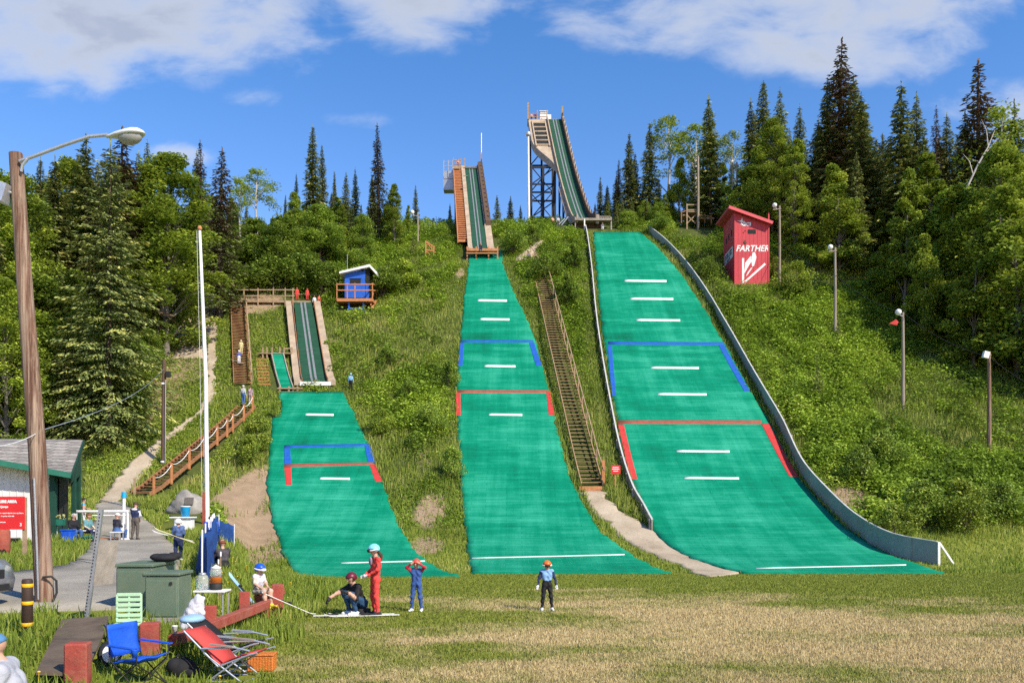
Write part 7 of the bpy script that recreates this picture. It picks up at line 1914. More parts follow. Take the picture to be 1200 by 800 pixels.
# ------------------------------------------------------------------ people: one smooth body surface per figure
def _cone(P, a, b, r1, r2):
    a = np.array(a, float); b = np.array(b, float); ab = b - a; L2 = max(ab @ ab, 1e-9)
    t = np.clip(((P - a) @ ab) / L2, 0, 1); d = np.linalg.norm(P - a - t[..., None] * ab, axis=-1)
    return d - (r1 + (r2 - r1) * t)
def _smin(a, b, k):
    h = np.clip(0.5 + 0.5 * (b - a) / k, 0, 1); return b * (1 - h) + a * h - k * h * (1 - h)
def surface_net(D, org, h):
    nx, ny, nz = D.shape; ins = D < 0
    c = [(i, j, k) for i in (0, 1) for j in (0, 1) for k in (0, 1)]
    def sl(o): return tuple(slice(o[q], (nx, ny, nz)[q] - 1 + o[q]) for q in range(3))
    cnt = sum(ins[sl(o)].astype(np.int8) for o in c); act = (cnt > 0) & (cnt < 8)
    idx = -np.ones(act.shape, int); I = np.argwhere(act); idx[act] = np.arange(len(I))
    acc = np.zeros((len(I), 3)); n = np.zeros(len(I))
    for p in range(8):
        for q in range(p + 1, 8):
            a, b = np.array(c[p]), np.array(c[q])
            if np.abs(a - b).sum() != 1: continue
            da = D[tuple((I + a).T)]; db = D[tuple((I + b).T)]; m = (da < 0) != (db < 0)
            t = np.where(m, da / np.where(m, da - db, 1), 0); acc += np.where(m[:, None], a + t[:, None] * (b - a), 0); n += m
    V = org + (I + acc / n[:, None]) * h
    Fs = []
    for ax in range(3):
        u, v = (ax + 1) % 3, (ax + 2) % 3
        s0 = [slice(1, -1)] * 3; s0[ax] = slice(0, -1); s1 = list(s0); s1[ax] = slice(1, None)
        A, B = ins[tuple(s0)], ins[tuple(s1)]; E = np.argwhere(A != B); 
        if not len(E): continue
        fl = A[tuple(E.T)]; E = E + np.array([0 if q == ax else 1 for q in range(3)])
        eu = np.eye(3, dtype=int)[u]; ev = np.eye(3, dtype=int)[v]
        q = np.stack([idx[tuple((E - o).T)] for o in (eu * 0, eu, eu + ev, ev)], 1)
        q[~fl] = q[~fl][:, ::-1]; Fs.append(q)
    return V, np.concatenate(Fs)

STAND = dict(pel=(0, 0, .53), che=(0, .005, .715), nek=(0, .005, .825), hed=(0, -.008, .925), sL=(.098, .005, .792), sR=(-.098, .005, .792), eL=(.135, .01, .635), eR=(-.135, .01, .635), wL=(.150, -.03, .492), wR=(-.150, -.03, .492),
             pL=(.052, 0, .515), pR=(-.052, 0, .515), kL=(.060, -.012, .285), kR=(-.060, -.012, .285), aL=(.062, .012, .048), aR=(-.062, .012, .048), hdL=None, hdR=None, tL=None, tR=None)
def v3(x): return np.array(x, float)
MT['skin'] = mat('skin', (.50, .29, .20), .6, .06, 6, 0); MT['eye'] = mat('eye_dark', (.02, .015, .015), .3, .05, 3, 0); MT['lip'] = mat('lips', (.35, .12, .10), .5, .05, 3, 0)
MT['hair_brown'] = mat('brown_hair', (.07, .035, .02), .7, .3, 12, .3); MT['hair_red'] = mat('auburn_hair', (.16, .05, .025), .7, .3, 12, .3)
CL = {}
def cloth(name, col, var=.12):
    if name not in CL: CL[name] = mat(name, col, .8, var, 7, .25)
    return CL[name]
def person(label, base, H, rz, pose, cols, group=None, res=None, headscale=1.0, slim=1.0, lift=0.0, hands=True):
    J = {k: (v3(v) if v is not None else None) for k, v in STAND.items()}
    for k, v in pose.items(): J[k] = v3(v)
    s = slim; prim = []                       # (a,b,r1,r2,group)
    def add(a, b, r1, r2, g): prim.append((v3(a) * H, v3(b) * H, r1 * H, r2 * H, g))
    up = J['nek'] - J['pel']; up /= np.linalg.norm(up); sh = J['sL'] - J['sR']; sx = sh / np.linalg.norm(sh); hx = J['pL'] - J['pR']; hx = hx / np.linalg.norm(hx)
    for q in (-1, 1):
        add(J['pel'] + hx * q * .034 - up * .01, J['pel'] + sx * q * .030 + up * .085, .062 * s, .052 * s, 'hip')
        add(J['pel'] + sx * q * .030 + up * .085, J['che'] + sx * q * .045, .054 * s, .064 * s, 'torso')
        add(J['che'] + sx * q * .045, J['nek'] + sx * q * .05 - up * .045, .063 * s, .042 * s, 'torso')
    add(J['sL'], J['sR'], .040 * s, .040 * s, 'torso')
    add(J['nek'] - up * .03, J['hed'] - up * 0 + v3((0, .01, -.03)), .034 * s, .030, 'neck')
    hs = headscale; hu = J['hed'] - J['nek']; hu /= np.linalg.norm(hu); hf = v3(pose.get('face', (0, -1, 0))); hf = hf - hu * (hf @ hu); hf /= np.linalg.norm(hf); hsd = np.cross(hu, hf)
    hc = J['hed']
    add(hc + hu * .016 * hs + hf * -.012, hc + hu * .010 * hs + hf * .012, .058 * hs, .056 * hs, 'head'); add(hc + hf * .012, hc - hu * .042 * hs + hf * .026, .048 * hs, .032 * hs, 'head')
    add(hc + hf * .066 * hs + hu * .004, hc + hf * .074 * hs - hu * .012 * hs, .007, .010, 'head')
    for q in (-1, 1): add(hc + hsd * q * .060 * hs + hu * .008, hc + hsd * q * .060 * hs - hu * .014, .010, .008, 'head')
    for c, q in (('L', 1), ('R', -1)):
        add(J['s' + c], J['e' + c], .037 * s, .029 * s, 'arm'); add(J['e' + c], J['w' + c], .029 * s, .019 * s, 'forearm')
        if J['hd' + c] is None:
            d = J['w' + c] - J['e' + c]; d /= np.linalg.norm(d); J['hd' + c] = d * .8 + v3((0, -.2, -.25))
        d = J['hd' + c]; d = d / np.linalg.norm(d); J['hd' + c] = d
        add(J['w' + c], J['w' + c] + d * .045, .017, .021, 'hand')
        add(J['p' + c], J['k' + c], .056 * s, .040 * s, 'leg'); add(J['k' + c] , (J['k' + c] * .6 + J['a' + c] * .4) + v3((0, .006, 0)), .040 * s, .036 * s, 'shank'); add((J['k' + c] * .6 + J['a' + c] * .4) + v3((0, .006, 0)), J['a' + c], .036 * s, .026 * s, 'shank')
        t = J['t' + c] if J['t' + c] is not None else v3((.012 * q, -.105, -.020))
        hl = J['a' + c] + v3((0, .02, -.018)) - t * 0
        add(J['a' + c], J['a' + c] + v3((0, .012, -.012)), .030, .031, 'shoe'); add(hl, J['a' + c] + t, .028, .022, 'shoe')
    res = res or max(.014, base[1] * .0011)
    A = np.array([p[0] for p in prim] + [p[1] for p in prim]); m = .1 * H + 2 * res
    lo = A.min(0) - m; n = np.ceil((A.max(0) + m - lo) / res).astype(int) + 1
    gx1, gy1, gz1 = [lo[q] + np.arange(n[q]) * res for q in range(3)]
    P = np.stack(np.meshgrid(gx1, gy1, gz1, indexing='ij'), -1)
    D = None; best = None; bi = None; names = sorted(set(p[4] for p in prim))
    k = .022 * H
    for a, b, r1, r2, g in prim:
        d = _cone(P, a, b, r1, r2)
        D = d if D is None else _smin(D, d, k if g != 'head' else .010 * H)
    if base[1] < 45:                                   # slack cloth: shallow folds, none on the head
        fold = .0055 * np.sin(P[..., 2] * 46 + 9 * P[..., 0] + 2.2 * np.sin(P[..., 0] * 31 + P[..., 1] * 23)) + .004 * np.sin(P[..., 0] * 52 - P[..., 2] * 27 + P[..., 1] * 40)
        D = D + np.where(P[..., 2] < (J['nek'][2] - .02) * H, fold * (.45 if base[1] < 10 else 1), 0)
    V, Fq = surface_net(D, lo, res)
    fc = V[Fq].mean(1); gd = {g: np.full(len(fc), 9.0) for g in names}
    for a, b, r1, r2, g in prim: gd[g] = np.minimum(gd[g], _cone(fc, a, b, r1, r2))
    gi = np.argmin(np.stack([gd[g] for g in names]), 0)
    mats, mi = [], []
    def slot(m):
        if m not in mats: mats.append(m)
        return mats.index(m)
    dflt = dict(head='skin', neck='skin', hand='skin')
    gm = [slot(cols.get(g) or (MT['skin'] if g in dflt else cols['top'] if g in ('torso', 'arm', 'forearm') else cols['shoe'] if g == 'shoe' else cols['legs'])) for g in names]
    mi = [gm[i] for i in gi]
    zf = min(fc[:, 2].min(), 0 if pose.get('ground') is None else 9)
    # fingers, eyes, mouth added to the same mesh
    mb = MB()
    hm = slot(cols.get('hand') or MT['skin'])
    if hands:
        for c, q in (('L', 1), ('R', -1)):
            d = J['hd' + c]; w0 = J['w' + c] + d * .05; ref = v3((0, 1, 0)) if abs(d[1]) < .8 else v3((1, 0, 0)); sd_ = np.cross(d, ref); sd_ /= np.linalg.norm(sd_); pn = np.cross(sd_, d); inn = pn if pn @ (hc * 0 + J['che'] - w0) > 0 else -pn
            for f_, (off, ln) in enumerate(((-.016, .040), (-.0055, .046), (.0055, .043), (.0155, .034))):
                a = w0 + sd_ * off + d * .008; b = a + d * ln * .55 + inn * ln * .12; e = b + d * ln * .35 + inn * ln * .42
                mb.tube([Vector(x * H) for x in (a, b, e)], [.0060 * H, .0056 * H, .0044 * H], 5, hm)
            a = J['w' + c] + d * .022 + sd_ * -.016; b = a + d * .018 - sd_ * .014 + inn * .012; e = b + d * .02 + inn * .012
            mb.tube([Vector(x * H) for x in (a, b, e)], [.0072 * H, .0064 * H, .005 * H], 5, hm)
    em, lm_ = slot(MT['eye']), slot(MT['lip'])
    for q in (-1, 1): mb.ball(Vector((hc + hf * .060 * hs + hsd * q * .022 * hs + hu * .010 * hs) * H), .0075 * H, 8, 5, em)
    mb.ball(Vector((hc + hf * .058 * hs - hu * .034 * hs) * H), (.014 * H, .006 * H, .004 * H), 8, 5, lm_)
    nv = len(V); V = np.concatenate([V, np.array([tuple(x) for x in mb.v])])
    quads = [f for f in mb.f if len(f) == 4]; tris = [f for f in mb.f if len(f) == 3]; ng = [f for f in mb.f if len(f) > 4]
    fl = [Fq]; 
    for grp in (quads, tris): 
        if grp: fl.append(np.array(grp) + nv)
    mi2 = list(mi) + [m_ for f, m_ in zip(mb.f, mb.m) if len(f) == 4] + [m_ for f, m_ in zip(mb.f, mb.m) if len(f) == 3]
    if ng:
        fl.append(np.array([f for f in ng]) + nv); mi2 += [m_ for f, m_ in zip(mb.f, mb.m) if len(f) > 4]
    V = V.copy(); V[:, 2] += lift
    r = thing('person', label, 'person', tuple(base), rz, group)
    link('body', fmesh('body', V, fl, mats=mats, smooth=True, mi=mi2), r)
    return r, dict(J=J, H=H, hc=Vector(hc * H) + UPV * lift, hu=Vector(hu), hf=Vector(hf), hs=Vector(hsd), r=.062 * hs * H, lift=lift)
def frame3(K): return Matrix((K['hs'], -K['hf'], K['hu'])).transposed()
def helmet(r, K, m, name='helmet', visor=None, sc=1.28, brim=None, low=-.45, front=.18):
    R = frame3(K); rad = K['r'] * sc; c = K['hc'] + K['hu'] * K['r'] * .12
    mb = MB(); nu, nv = 20, 14; vs, fs = [], []
    for j in range(nv + 1):
        t = math.pi * j / nv
        for i in range(nu):
            a = 2 * math.pi * i / nu; vs.append(R @ Vector((math.sin(t) * math.cos(a) * rad * .95, math.sin(t) * math.sin(a) * rad * 1.08, math.cos(t) * rad)) + c)
    for j in range(nv):
        for i in range(nu):
            t = math.pi * (j + .5) / nv; a = 2 * math.pi * (i + .5) / nu; z = math.cos(t); y = math.sin(t) * math.sin(a)
            if z < low or (y < -.35 and z < front): continue
            fs.append((j * nu + i, (j + 1) * nu + i, (j + 1) * nu + (i + 1) % nu, j * nu + (i + 1) % nu))
    mb.add(vs, fs, 0, True); o = mb.build(name, m, r); md = o.modifiers.new('shell', 'SOLIDIFY'); md.thickness = .012 * K['H'] * .7; md.offset = -1
    if visor is not None:
        g = MB(); g.tube([c + R @ Vector((math.sin(a) * rad * 1.0, -math.cos(a) * rad * 1.08, -rad * .02)) for a in np.linspace(-1.9, 1.9, 14)], rad * .12, 6); s1 = g.build('goggle_strap', MT['white'], r)
        g = MB(); g.ball(c + R @ Vector((0, -rad * 1.0, -rad * .03)), (rad * .62, rad * .28, rad * .30), 12, 8, M=R); g.build('goggles', visor, r)
    if brim:
        g = MB(); g.ball(c + R @ Vector((0, -rad * 1.05, rad * .15)), (rad * .6, rad * .6, rad * .07), 12, 6, M=R); g.build('brim', m, r)
    return o
def hair(r, K, m, long=0.0, name='hair', low=-.25):
    o = helmet(r, K, m, name, sc=1.10, low=low, front=.42)
    if long:
        R = frame3(K); mb = MB(); p = K['hc'] + R @ Vector((0, K['r'] * .95, -.2 * K['r'])); mb.tube([p, p + R @ Vector((0, K['r'] * .7, -K['r'] * .9)), p + R @ Vector((0, K['r'] * .5, -K['r'] * (1.2 + long)))], [K['r'] * .36, K['r'] * .40, K['r'] * .12], 8); mb.build('ponytail', m, r)
    return o
def ski(name, label, p, q, wd, m, tip=True, base=None, group=None, roll=0):
    """long jumping ski from tail p to tip q"""
    p, q = Vector(p), Vector(q); r = thing('ski', label, 'ski', tuple(p), 0, group); d = (q - p).normalized(); s, u = basis(d)
    L = (q - p).length; mb = MB(); st = [0, .1, .5, .86, .93, .97, 1.0]; vs, fs = [], []
    for t in st:
        lift = max(0, t - .86) ** 2 * L * 1.6; ww = wd * (1 if t < .95 else .55 if t < 1 else .15)
        c = p + d * (t * L) + u * lift
        vs += [c - s * ww / 2, c + s * ww / 2, c + s * ww / 2 + u * .014, c - s * ww / 2 + u * .014]
    for k in range(len(st) - 1):
        for i in range(4): fs.append((4 * k + i, 4 * k + (i + 1) % 4, 4 * k + 4 + (i + 1) % 4, 4 * k + 4 + i))
    n = 4 * (len(st) - 1); fs += [(0, 3, 2, 1), (n, n + 1, n + 2, n + 3)]
    mb.add(vs, fs); mb.build('board', m, r, world=True)
    b = MB(); c = p + d * (L * .45) + u * .026; b.bar(c - d * .12, c + d * .12, wd * .6, .022, up=u); b.bar(c + d * .06 + u * .02, c + d * .11 + u * .02, wd * .9, .035, up=u); b.build('binding', MT['rubber'], r, world=True)
    return r
MT['ski_white'] = mat('white_ski', (.74, .73, .68), .35, .04, 3, 0); MT['ski_yellow'] = mat('pale_yellow_ski', (.70, .64, .36), .35, .06, 3, 0)
red_s, blue_s, navy, black, white_c, grey_c = cloth('red_jump_suit', (.62, .055, .045)), cloth('blue_jump_suit', (.035, .085, .26)), cloth('navy_cloth', (.02, .03, .085)), cloth('black_cloth_soft', (.012, .012, .014)), cloth('white_cloth', (.66, .66, .66)), cloth('light_grey_cloth', (.48, .49, .53))
jeans, brownp, teal, cyan_c, maroon = cloth('jeans', (.05, .11, .27)), cloth('grey_brown_trousers', (.10, .085, .07)), cloth('teal_cloth', (.10, .24, .26)), cloth('bright_cyan_top', (.04, .33, .60)), cloth('maroon_cloth', (.15, .012, .03))
orange_h, lblue, pink = mat('orange_helmet', (.75, .14, .02), .35, .04, 3, 0), cloth('light_blue_jacket', (.22, .44, .66)), cloth('peach_top', (.62, .30, .20))

# --- jumpers on the field
g = G(440, 19.0)
r, K = person('girl in a red jump suit and light blue helmet with white goggles standing on skis', g, 1.60, RAD(-62), dict(
    hed=(0, -.02, .925), face=(0.0, -1, -.12), eL=(.125, -.005, .655), wL=(.055, -.125, .575), hdL=(-.5, -.7, -.15), eR=(-.128, -.005, .655), wR=(-.045, -.14, .565), hdR=(.4, -.8, -.15), aL=(.072, .012, .05), aR=(-.072, .012, .05), kL=(.066, -.016, .285), kR=(-.066, -.016, .285)),
    dict(top=red_s, legs=red_s, shoe=MT['rubber'], hand=white_c), slim=.92, res=.014)
helmet(r, K, mat('sky_blue_helmet', (.22, .60, .72), .3, .03, 3, 0), visor=MT['rubber']); 
mb = MB(); R3 = frame3(K); p = K['hc'] + R3 @ Vector((0, K['r'] * .8, -.6 * K['r'])); mb.tube([p, p + R3 @ Vector((0, .05, -.12)), p + R3 @ Vector((.01, .02, -.24))], [.035, .04, .012], 8); mb.build('ponytail', MT['hair_brown'], r)
mb = MB(); mb.ball(Vector((0, -.072, .765)) * 1.6, (.085, .035, .10), 12, 8); mb.build('shirt_front', cloth('patterned_shirt', (.30, .27, .33), .6), r)
SK = 'long white skis lying on the field'
gA = lambda px, y: (lambda v: Vector((v.x, v.y, v.z + .035)))(G(px, y))
ski('ski', 'long white ski under the left boot of the girl in red', gA(462, 19.12), gA(385, 18.86), .11, MT['ski_white'], group=SK)
ski('ski', 'long white ski under the right boot of the girl in red', gA(468, 18.96), gA(380, 18.62), .11, MT['ski_white'], group=SK)
g = G(488, 19.8)
r, K = person('child in blue suit with red sleeves, both hands raised to a red helmet', g, 1.24, RAD(-8), dict(
    hed=(0, -.005, .905), sL=(.1, 0, .775), sR=(-.1, 0, .775), eL=(.175, -.055, .835), wL=(.085, -.085, .90), hdL=(-.6, .1, .4), eR=(-.175, -.055, .835), wR=(-.085, -.085, .90), hdR=(.6, .1, .4), aL=(.095, .01, .05), aR=(-.095, .01, .05), kL=(.075, -.012, .28), kR=(-.075, -.012, .28)),
    dict(top=blue_s, arm=cloth('red_sleeve', (.42, .03, .05)), forearm=cloth('red_sleeve', (.42, .03, .05)), legs=blue_s, shoe=white_c), headscale=1.15, slim=.95, res=.014)
helmet(r, K, mat('red_helmet', (.62, .08, .05), .35, .05, 3, 0), sc=1.22)
g = G(641, 20.0)
r, K = person('small child in blue vest, black trousers and orange helmet alone on the field', g, 1.18, RAD(4), dict(hed=(0, -.005, .905), eL=(.155, .01, .65), eR=(-.155, .01, .65), wL=(.185, -.02, .515), wR=(-.185, -.02, .515), aL=(.10, .01, .05), aR=(-.10, .01, .05), kL=(.078, -.012, .28), kR=(-.078, -.012, .28)),
    dict(top=cloth('sky_blue_vest', (.20, .36, .60)), arm=navy, forearm=navy, legs=black, shoe=white_c, hand=white_c), headscale=1.18, slim=.95, res=.014)
helmet(r, K, orange_h, visor=MT['rubber'], sc=1.26)
g = G(420, 19.2)
r, K = person('adult in dark shirt crouching beside the girl in red with one arm stretched out', g, 1.70, RAD(-48), dict(
    pel=(0, .05, .155), che=(0, -.045, .315), nek=(0, -.075, .41), hed=(0, -.105, .495), face=(.1, -1, -.25), sL=(.10, -.06, .385), sR=(-.10, -.06, .385), pL=(.055, .045, .15), pR=(-.055, .045, .15), kL=(.085, -.155, .285), kR=(-.085, -.155, .285), aL=(.075, -.085, .05), aR=(-.075, -.085, .05),
    eR=(-.15, -.19, .31), wR=(-.15, -.335, .245), hdR=(0, -.7, -.7), eL=(.14, -.12, .24), wL=(.09, -.20, .31), hdL=(-.2, -.6, .1)),
    dict(top=black, arm=black, forearm=MT['skin'], legs=cloth('dark_jeans', (.02, .06, .13)), shoe=white_c, hand=MT['rubber']), res=.014)
helmet(r, K, mat('maroon_helmet', (.13, .012, .03), .4, .1, 4, 0), sc=1.2)
mb = MB(); mb.box((0, .04 * 1.7, .075), (.34, .3, .15)); mb.build('low_seat', MT['rubber'], r)
# --- child with blue helmet on the red beam, with one long ski over the knees
g = W(303, 700, 18.25); bz = g.z + .06
r, K = person('child in striped top and blue helmet sitting on the short red beam', Vector((g.x, g.y, bz)), 1.26, RAD(58), dict(
    pel=(0, .02, .075), che=(0, 0, .25), nek=(0, -.012, .35), hed=(0, -.03, .44), sL=(.09, -.005, .32), sR=(-.09, -.005, .32), eL=(.12, -.04, .20), eR=(-.12, -.04, .20), wL=(.07, -.15, .13), wR=(-.07, -.15, .13), hdL=(-.3, -.8, -.1), hdR=(.3, -.8, -.1), pL=(.05, .02, .06), pR=(-.05, .02, .06), kL=(.07, -.21, .075), kR=(-.07, -.21, .075), aL=(.07, -.235, -.16), aR=(-.07, -.26, -.165)),
    dict(top=cloth('striped_top', (.50, .50, .54), .5), hip=cloth('tan_shorts', (.40, .33, .26)), legs=MT['skin'], leg=cloth('tan_shorts', (.40, .33, .26)), shank=MT['skin'], arm=cloth('pale_sleeve', (.58, .48, .42)), forearm=MT['skin'], shoe=cloth('yellow_shoe', (.55, .45, .03))), headscale=1.15, slim=.95, res=.014)
helmet(r, K, mat('blue_helmet', (.012, .09, .50), .35, .1, 4, 0), sc=1.3, visor=white_c)
ski('ski', 'long white ski slanting from the lap of the blue helmeted child to the grass', W(306, 694, 18.0), gA(369, 18.8), .10, MT['ski_white'], group=SK)
ski('ski', 'white ski lying flat on the grass left of the crouching adult', gA(367, 18.75), gA(418, 18.95), .10, MT['ski_white'], group=SK)
s0_, s1_ = G(296, 18.9), W(268, 672, 19.6)
ski('ski', 'short blue tipped ski sticking up behind the child in the blue helmet', s0_ + UPV * .25, s1_, .08, MT['pillow'], group=SK)

# --- child with skis on the drive
g = G(209, 25.9)
r, K = person('child with white helmet and star patterned navy jacket carrying skis on the drive', g, 1.30, RAD(-150), dict(hed=(0, -.005, .908), eL=(.125, -.02, .65), wL=(.11, -.13, .60), hdL=(0, -1, .1), eR=(-.125, .02, .65), wR=(-.12, -.08, .56), hdR=(-.1, -1, .1)),
    dict(top=cloth('star_jacket', (.06, .10, .22), .75), legs=navy, shoe=white_c), headscale=1.12, slim=1.05)
helmet(r, K, MT['white'], sc=1.25)
ski('ski', 'pale yellow ski held level by the child in the white helmet', W(228, 636, 25.7), W(180, 619, 25.6), .10, MT['ski_yellow'], group='skis carried by the child in white helmet')
ski('ski', 'white ski held behind the pale yellow one on the drive', W(226, 634, 26.1), W(178, 622.5, 26.1), .10, MT['ski_white'], group='skis carried by the child in white helmet')
mb = MB()
# --- people around the hut
g = G(158.5, 38.5)
r, K = person('man in navy vest and grey trousers standing with his back turned by the pipe frame', g, 1.74, RAD(172), dict(eL=(.12, -.04, .645), wL=(.07, -.10, .56), eR=(-.12, -.04, .645), wR=(-.07, -.10, .56), hed=(0, -.03, .92), kL=(.06, -.01, .285), aL=(.085, .02, .048)), dict(top=navy, arm=white_c, forearm=white_c, legs=brownp, shoe=black))
hair(r, K, MT['hair_brown'])
mb = MB(); mb.ball(Vector((0, .045, .80)) * 1.74, (.15, .07, .06), 12, 8); mb.build('hood', white_c, r)
SIT = dict(pel=(0, .03, .27), che=(0, .01, .45), nek=(0, 0, .555), hed=(0, -.02, .65), sL=(.1, .005, .525), sR=(-.1, .005, .525), eL=(.13, -.03, .39), eR=(-.13, -.03, .39), wL=(.09, -.15, .33), wR=(-.09, -.15, .33), pL=(.055, .02, .255), pR=(-.055, .02, .255), kL=(.07, -.21, .275), kR=(-.07, -.21, .275), aL=(.07, -.20, .05), aR=(-.07, -.20, .05))
def sit(**k): d = dict(SIT); d.update(k); return d
g = G(86, 36.9)
r, K = person('person in black jacket and jeans sitting by the planter of the hut', g, 1.74, RAD(60), sit(), dict(top=black, legs=jeans, shoe=white_c)); hair(r, K, mat('grey_hair', (.45, .44, .42), .7, .15, 10, .2))
def stool(px0, y, lab, m):
    q = G(px0, y); t = thing('folding_chair', lab, 'chair', tuple(q))
    b_ = MB(); b_.box((0, 0, .40), (.44, .42, .04)); b_.build('seat', m, t)
    b_ = MB(); b_.box((.0, .22, .62), (.44, .03, .36)); b_.build('backrest', m, t)
    for sx2 in (-.19, .19):
        for sy2 in (-.18, .18): b_ = MB(); b_.box((sx2, sy2, .19), (.03, .03, .40)); b_.build('leg', MT['alu'], t)
stool(85, 37.05, 'dark folding chair under the person in the black jacket', MT['rubber'])
g = G(103, 38.0)
r, K = person('person with curly brown hair and teal jacket sitting sideways on the white bench', g, 1.68, RAD(68), sit(hed=(0, -.03, .655)), dict(top=teal, arm=teal, forearm=cloth('cream_sleeve', (.55, .45, .33)), legs=navy, shoe=white_c)); hair(r, K, MT['hair_red'])
g = G(137, 38.1)
r, K = person('person in dark shirt and white cap sitting under the pipe frame, seen from behind', g, 1.72, RAD(150), sit(), dict(top=cloth('charcoal_shirt', (.03, .03, .045)), legs=jeans, shoe=white_c)); helmet(r, K, white_c, 'cap', sc=1.12, low=.0, front=.5, brim=True)
stool(137, 37.9, 'pale folding chair under the person in the white cap', MT['white'])
g = G(98, 44.0)
r, K = person('slim person in bright blue top, white shorts and dark cap standing behind the bench', g, 1.64, RAD(120), dict(eL=(.13, -.03, .66), wL=(.10, -.14, .66)), dict(top=cyan_c, arm=MT['skin'], forearm=MT['skin'], hip=white_c, legs=MT['skin'], leg=white_c, shoe=MT['skin'])); helmet(r, K, black, 'cap', sc=1.14, low=.1, front=.4, brim=True)
g = hit(247, 636)
r, K = person('person in peach top sitting in a blue chair beside the flagpole', g, 1.62, RAD(200), sit(), dict(top=pink, arm=MT['skin'], forearm=MT['skin'], legs=navy, shoe=black)); hair(r, K, MT['hair_brown'])
camp_chair((g.x + .02, g.y + .02, g.z), RAD(110), MT['blue_bright'], 'blue folding chair holding the person in the peach top', cup=False)
g = G(261, 23.5)
r, K = person('person with auburn hair and dark patterned top sitting low on the grassy bank', g, 1.55, RAD(-140), dict(
    pel=(0, .05, .07), che=(0, .01, .25), nek=(0, -.01, .35), hed=(0, -.03, .445), sL=(.1, 0, .32), sR=(-.1, 0, .32), eL=(.13, -.06, .22), eR=(-.13, -.06, .22), wL=(.07, -.17, .22), wR=(-.07, -.17, .22), pL=(.055, .04, .06), pR=(-.055, .04, .06), kL=(.075, -.15, .20), kR=(-.075, -.15, .20), aL=(.07, -.27, .03), aR=(-.07, -.27, .03)),
    dict(top=cloth('dark_patterned_top', (.05, .045, .05), .8), legs=black, shoe=black)); hair(r, K, MT['hair_red'])
# --- spectator at the lower left frame edge
g = W(24, 800, 7.45); gz_ = Tz(g.x, g.y)
r, K = person('person in pale grey hoodie and blue cap sitting at the lower left frame edge', Vector((g.x - .05, g.y, gz_)), 1.72, RAD(-72), dict(SIT, che=(0, -.035, .445), nek=(0, -.06, .545), hed=(0, -.10, .632), face=(.25, -1, -.15), sL=(.11, -.05, .52), sR=(-.11, -.05, .52), eR=(-.165, -.06, .38), wR=(-.13, -.19, .32), eL=(.16, -.06, .38), wL=(.11, -.2, .32)), dict(top=cloth('pale_hoodie', (.36, .37, .41)), legs=navy, shoe=black), slim=1.18, res=.013)
helmet(r, K, cloth('faded_blue_cap', (.08, .20, .36)), 'cap', sc=1.14, low=.02, front=.45, brim=True)
camp_chair((g.x - .04, g.y + .02, gz_), RAD(198), navy, 'navy camping chair under the person in the grey hoodie', cup=False).scale = (.9, .9, .74)

# --- people on the slopes
def far(label, px0, py, H, rz, cols, pose=None, hood=None, cap=None, hr=None, dz=0.0, at=None, group=None):
    g = hit(px0, py) if at is None else at
    r, K = person(label, (g.x, g.y, g.z + dz), H, rz, pose or {}, cols, group, res=.03)
    if cap is not None: helmet(r, K, cap, sc=1.2)
    if hr is not None: hair(r, K, hr)
    return r, K
r, K = far('person in light blue hooded jacket standing on the slope right of the small hill', 411, 458, 1.58, RAD(170), dict(top=lblue, legs=black, shoe=black)); helmet(r, K, lblue, 'hood', sc=1.25)
far('person in grey sweatshirt and jeans climbing the landing between the two lower stairs', 285, 478, 1.70, RAD(160), dict(top=grey_c, legs=jeans, shoe=black), hr=mat('white_hair', (.6, .58, .55), .7, .1, 8, .1), dz=.25)
far('person in patterned dress climbing beside the one in the grey sweatshirt', 293.5, 477, 1.55, RAD(175), dict(top=cloth('floral_cloth', (.35, .25, .28), .8), legs=cloth('floral_cloth', (.35, .25, .28), .8), shoe=white_c), hr=MT['hair_brown'], dz=.25)
far('climber in pale yellow near the middle of the steep stairs', 282.5, 419, 1.35, RAD(185), dict(top=cloth('pale_yellow_cloth', (.60, .52, .25)), legs=cloth('pale_yellow_cloth', (.60, .52, .25)), shoe=white_c), cap=MT['ski_yellow'], dz=.35)
g_ = hit(280, 431)
far('climber in blue with white skis on a shoulder on the steep stairs', 280, 431, 1.30, RAD(185), dict(top=cloth('violet_blue_cloth', (.09, .11, .35)), legs=white_c, shoe=black), cap=MT['white'], dz=.35)
ski('ski', 'pair of white skis carried across the shoulder on the steep stairs', W(287, 426, g_.y - .25), W(270, 421, g_.y - .25), .2, MT['ski_white'])
yt2 = hit(285, 359).y + .9
for px0, lab, H in ((348, 'jumper in red suit with red helmet waiting at the left edge of the small track', 1.35), (360, 'second jumper in red on the small platform, right of the track', 1.25)):
    yt2 = hit(285, 359).y + .35; x = (px0 - CX) * yt2 / F; far(lab, px0, 358, H, RAD(10), dict(top=red_s, legs=red_s, shoe=black), cap=mat('red_cap', (.5, .04, .04), .5, .1, 4, 0), at=Vector((x, yt2, zt + .12 if isinstance(zt, float) else 24.6)))
far('person in orange red jacket and dark trousers right of the small platform', 374, 360, 1.35, RAD(60), dict(top=cloth('orange_red_cloth', (.60, .10, .05)), legs=black, shoe=black), hr=MT['hair_brown'])
far('person in white shirt standing close to the orange red jacket', 368.5, 360, 1.25, RAD(20), dict(top=white_c, legs=grey_c, shoe=white_c), hr=MT['hair_brown'])
far('jumper in dark suit sitting on the lip of the middle take-off', 565, 302, 1.4, RAD(10), dict(top=black, legs=navy, shoe=white_c), pose=sit(), cap=orange_h, at=Vector((mx_(q0) + .05, q0 - .15, 33.43 - .33)))
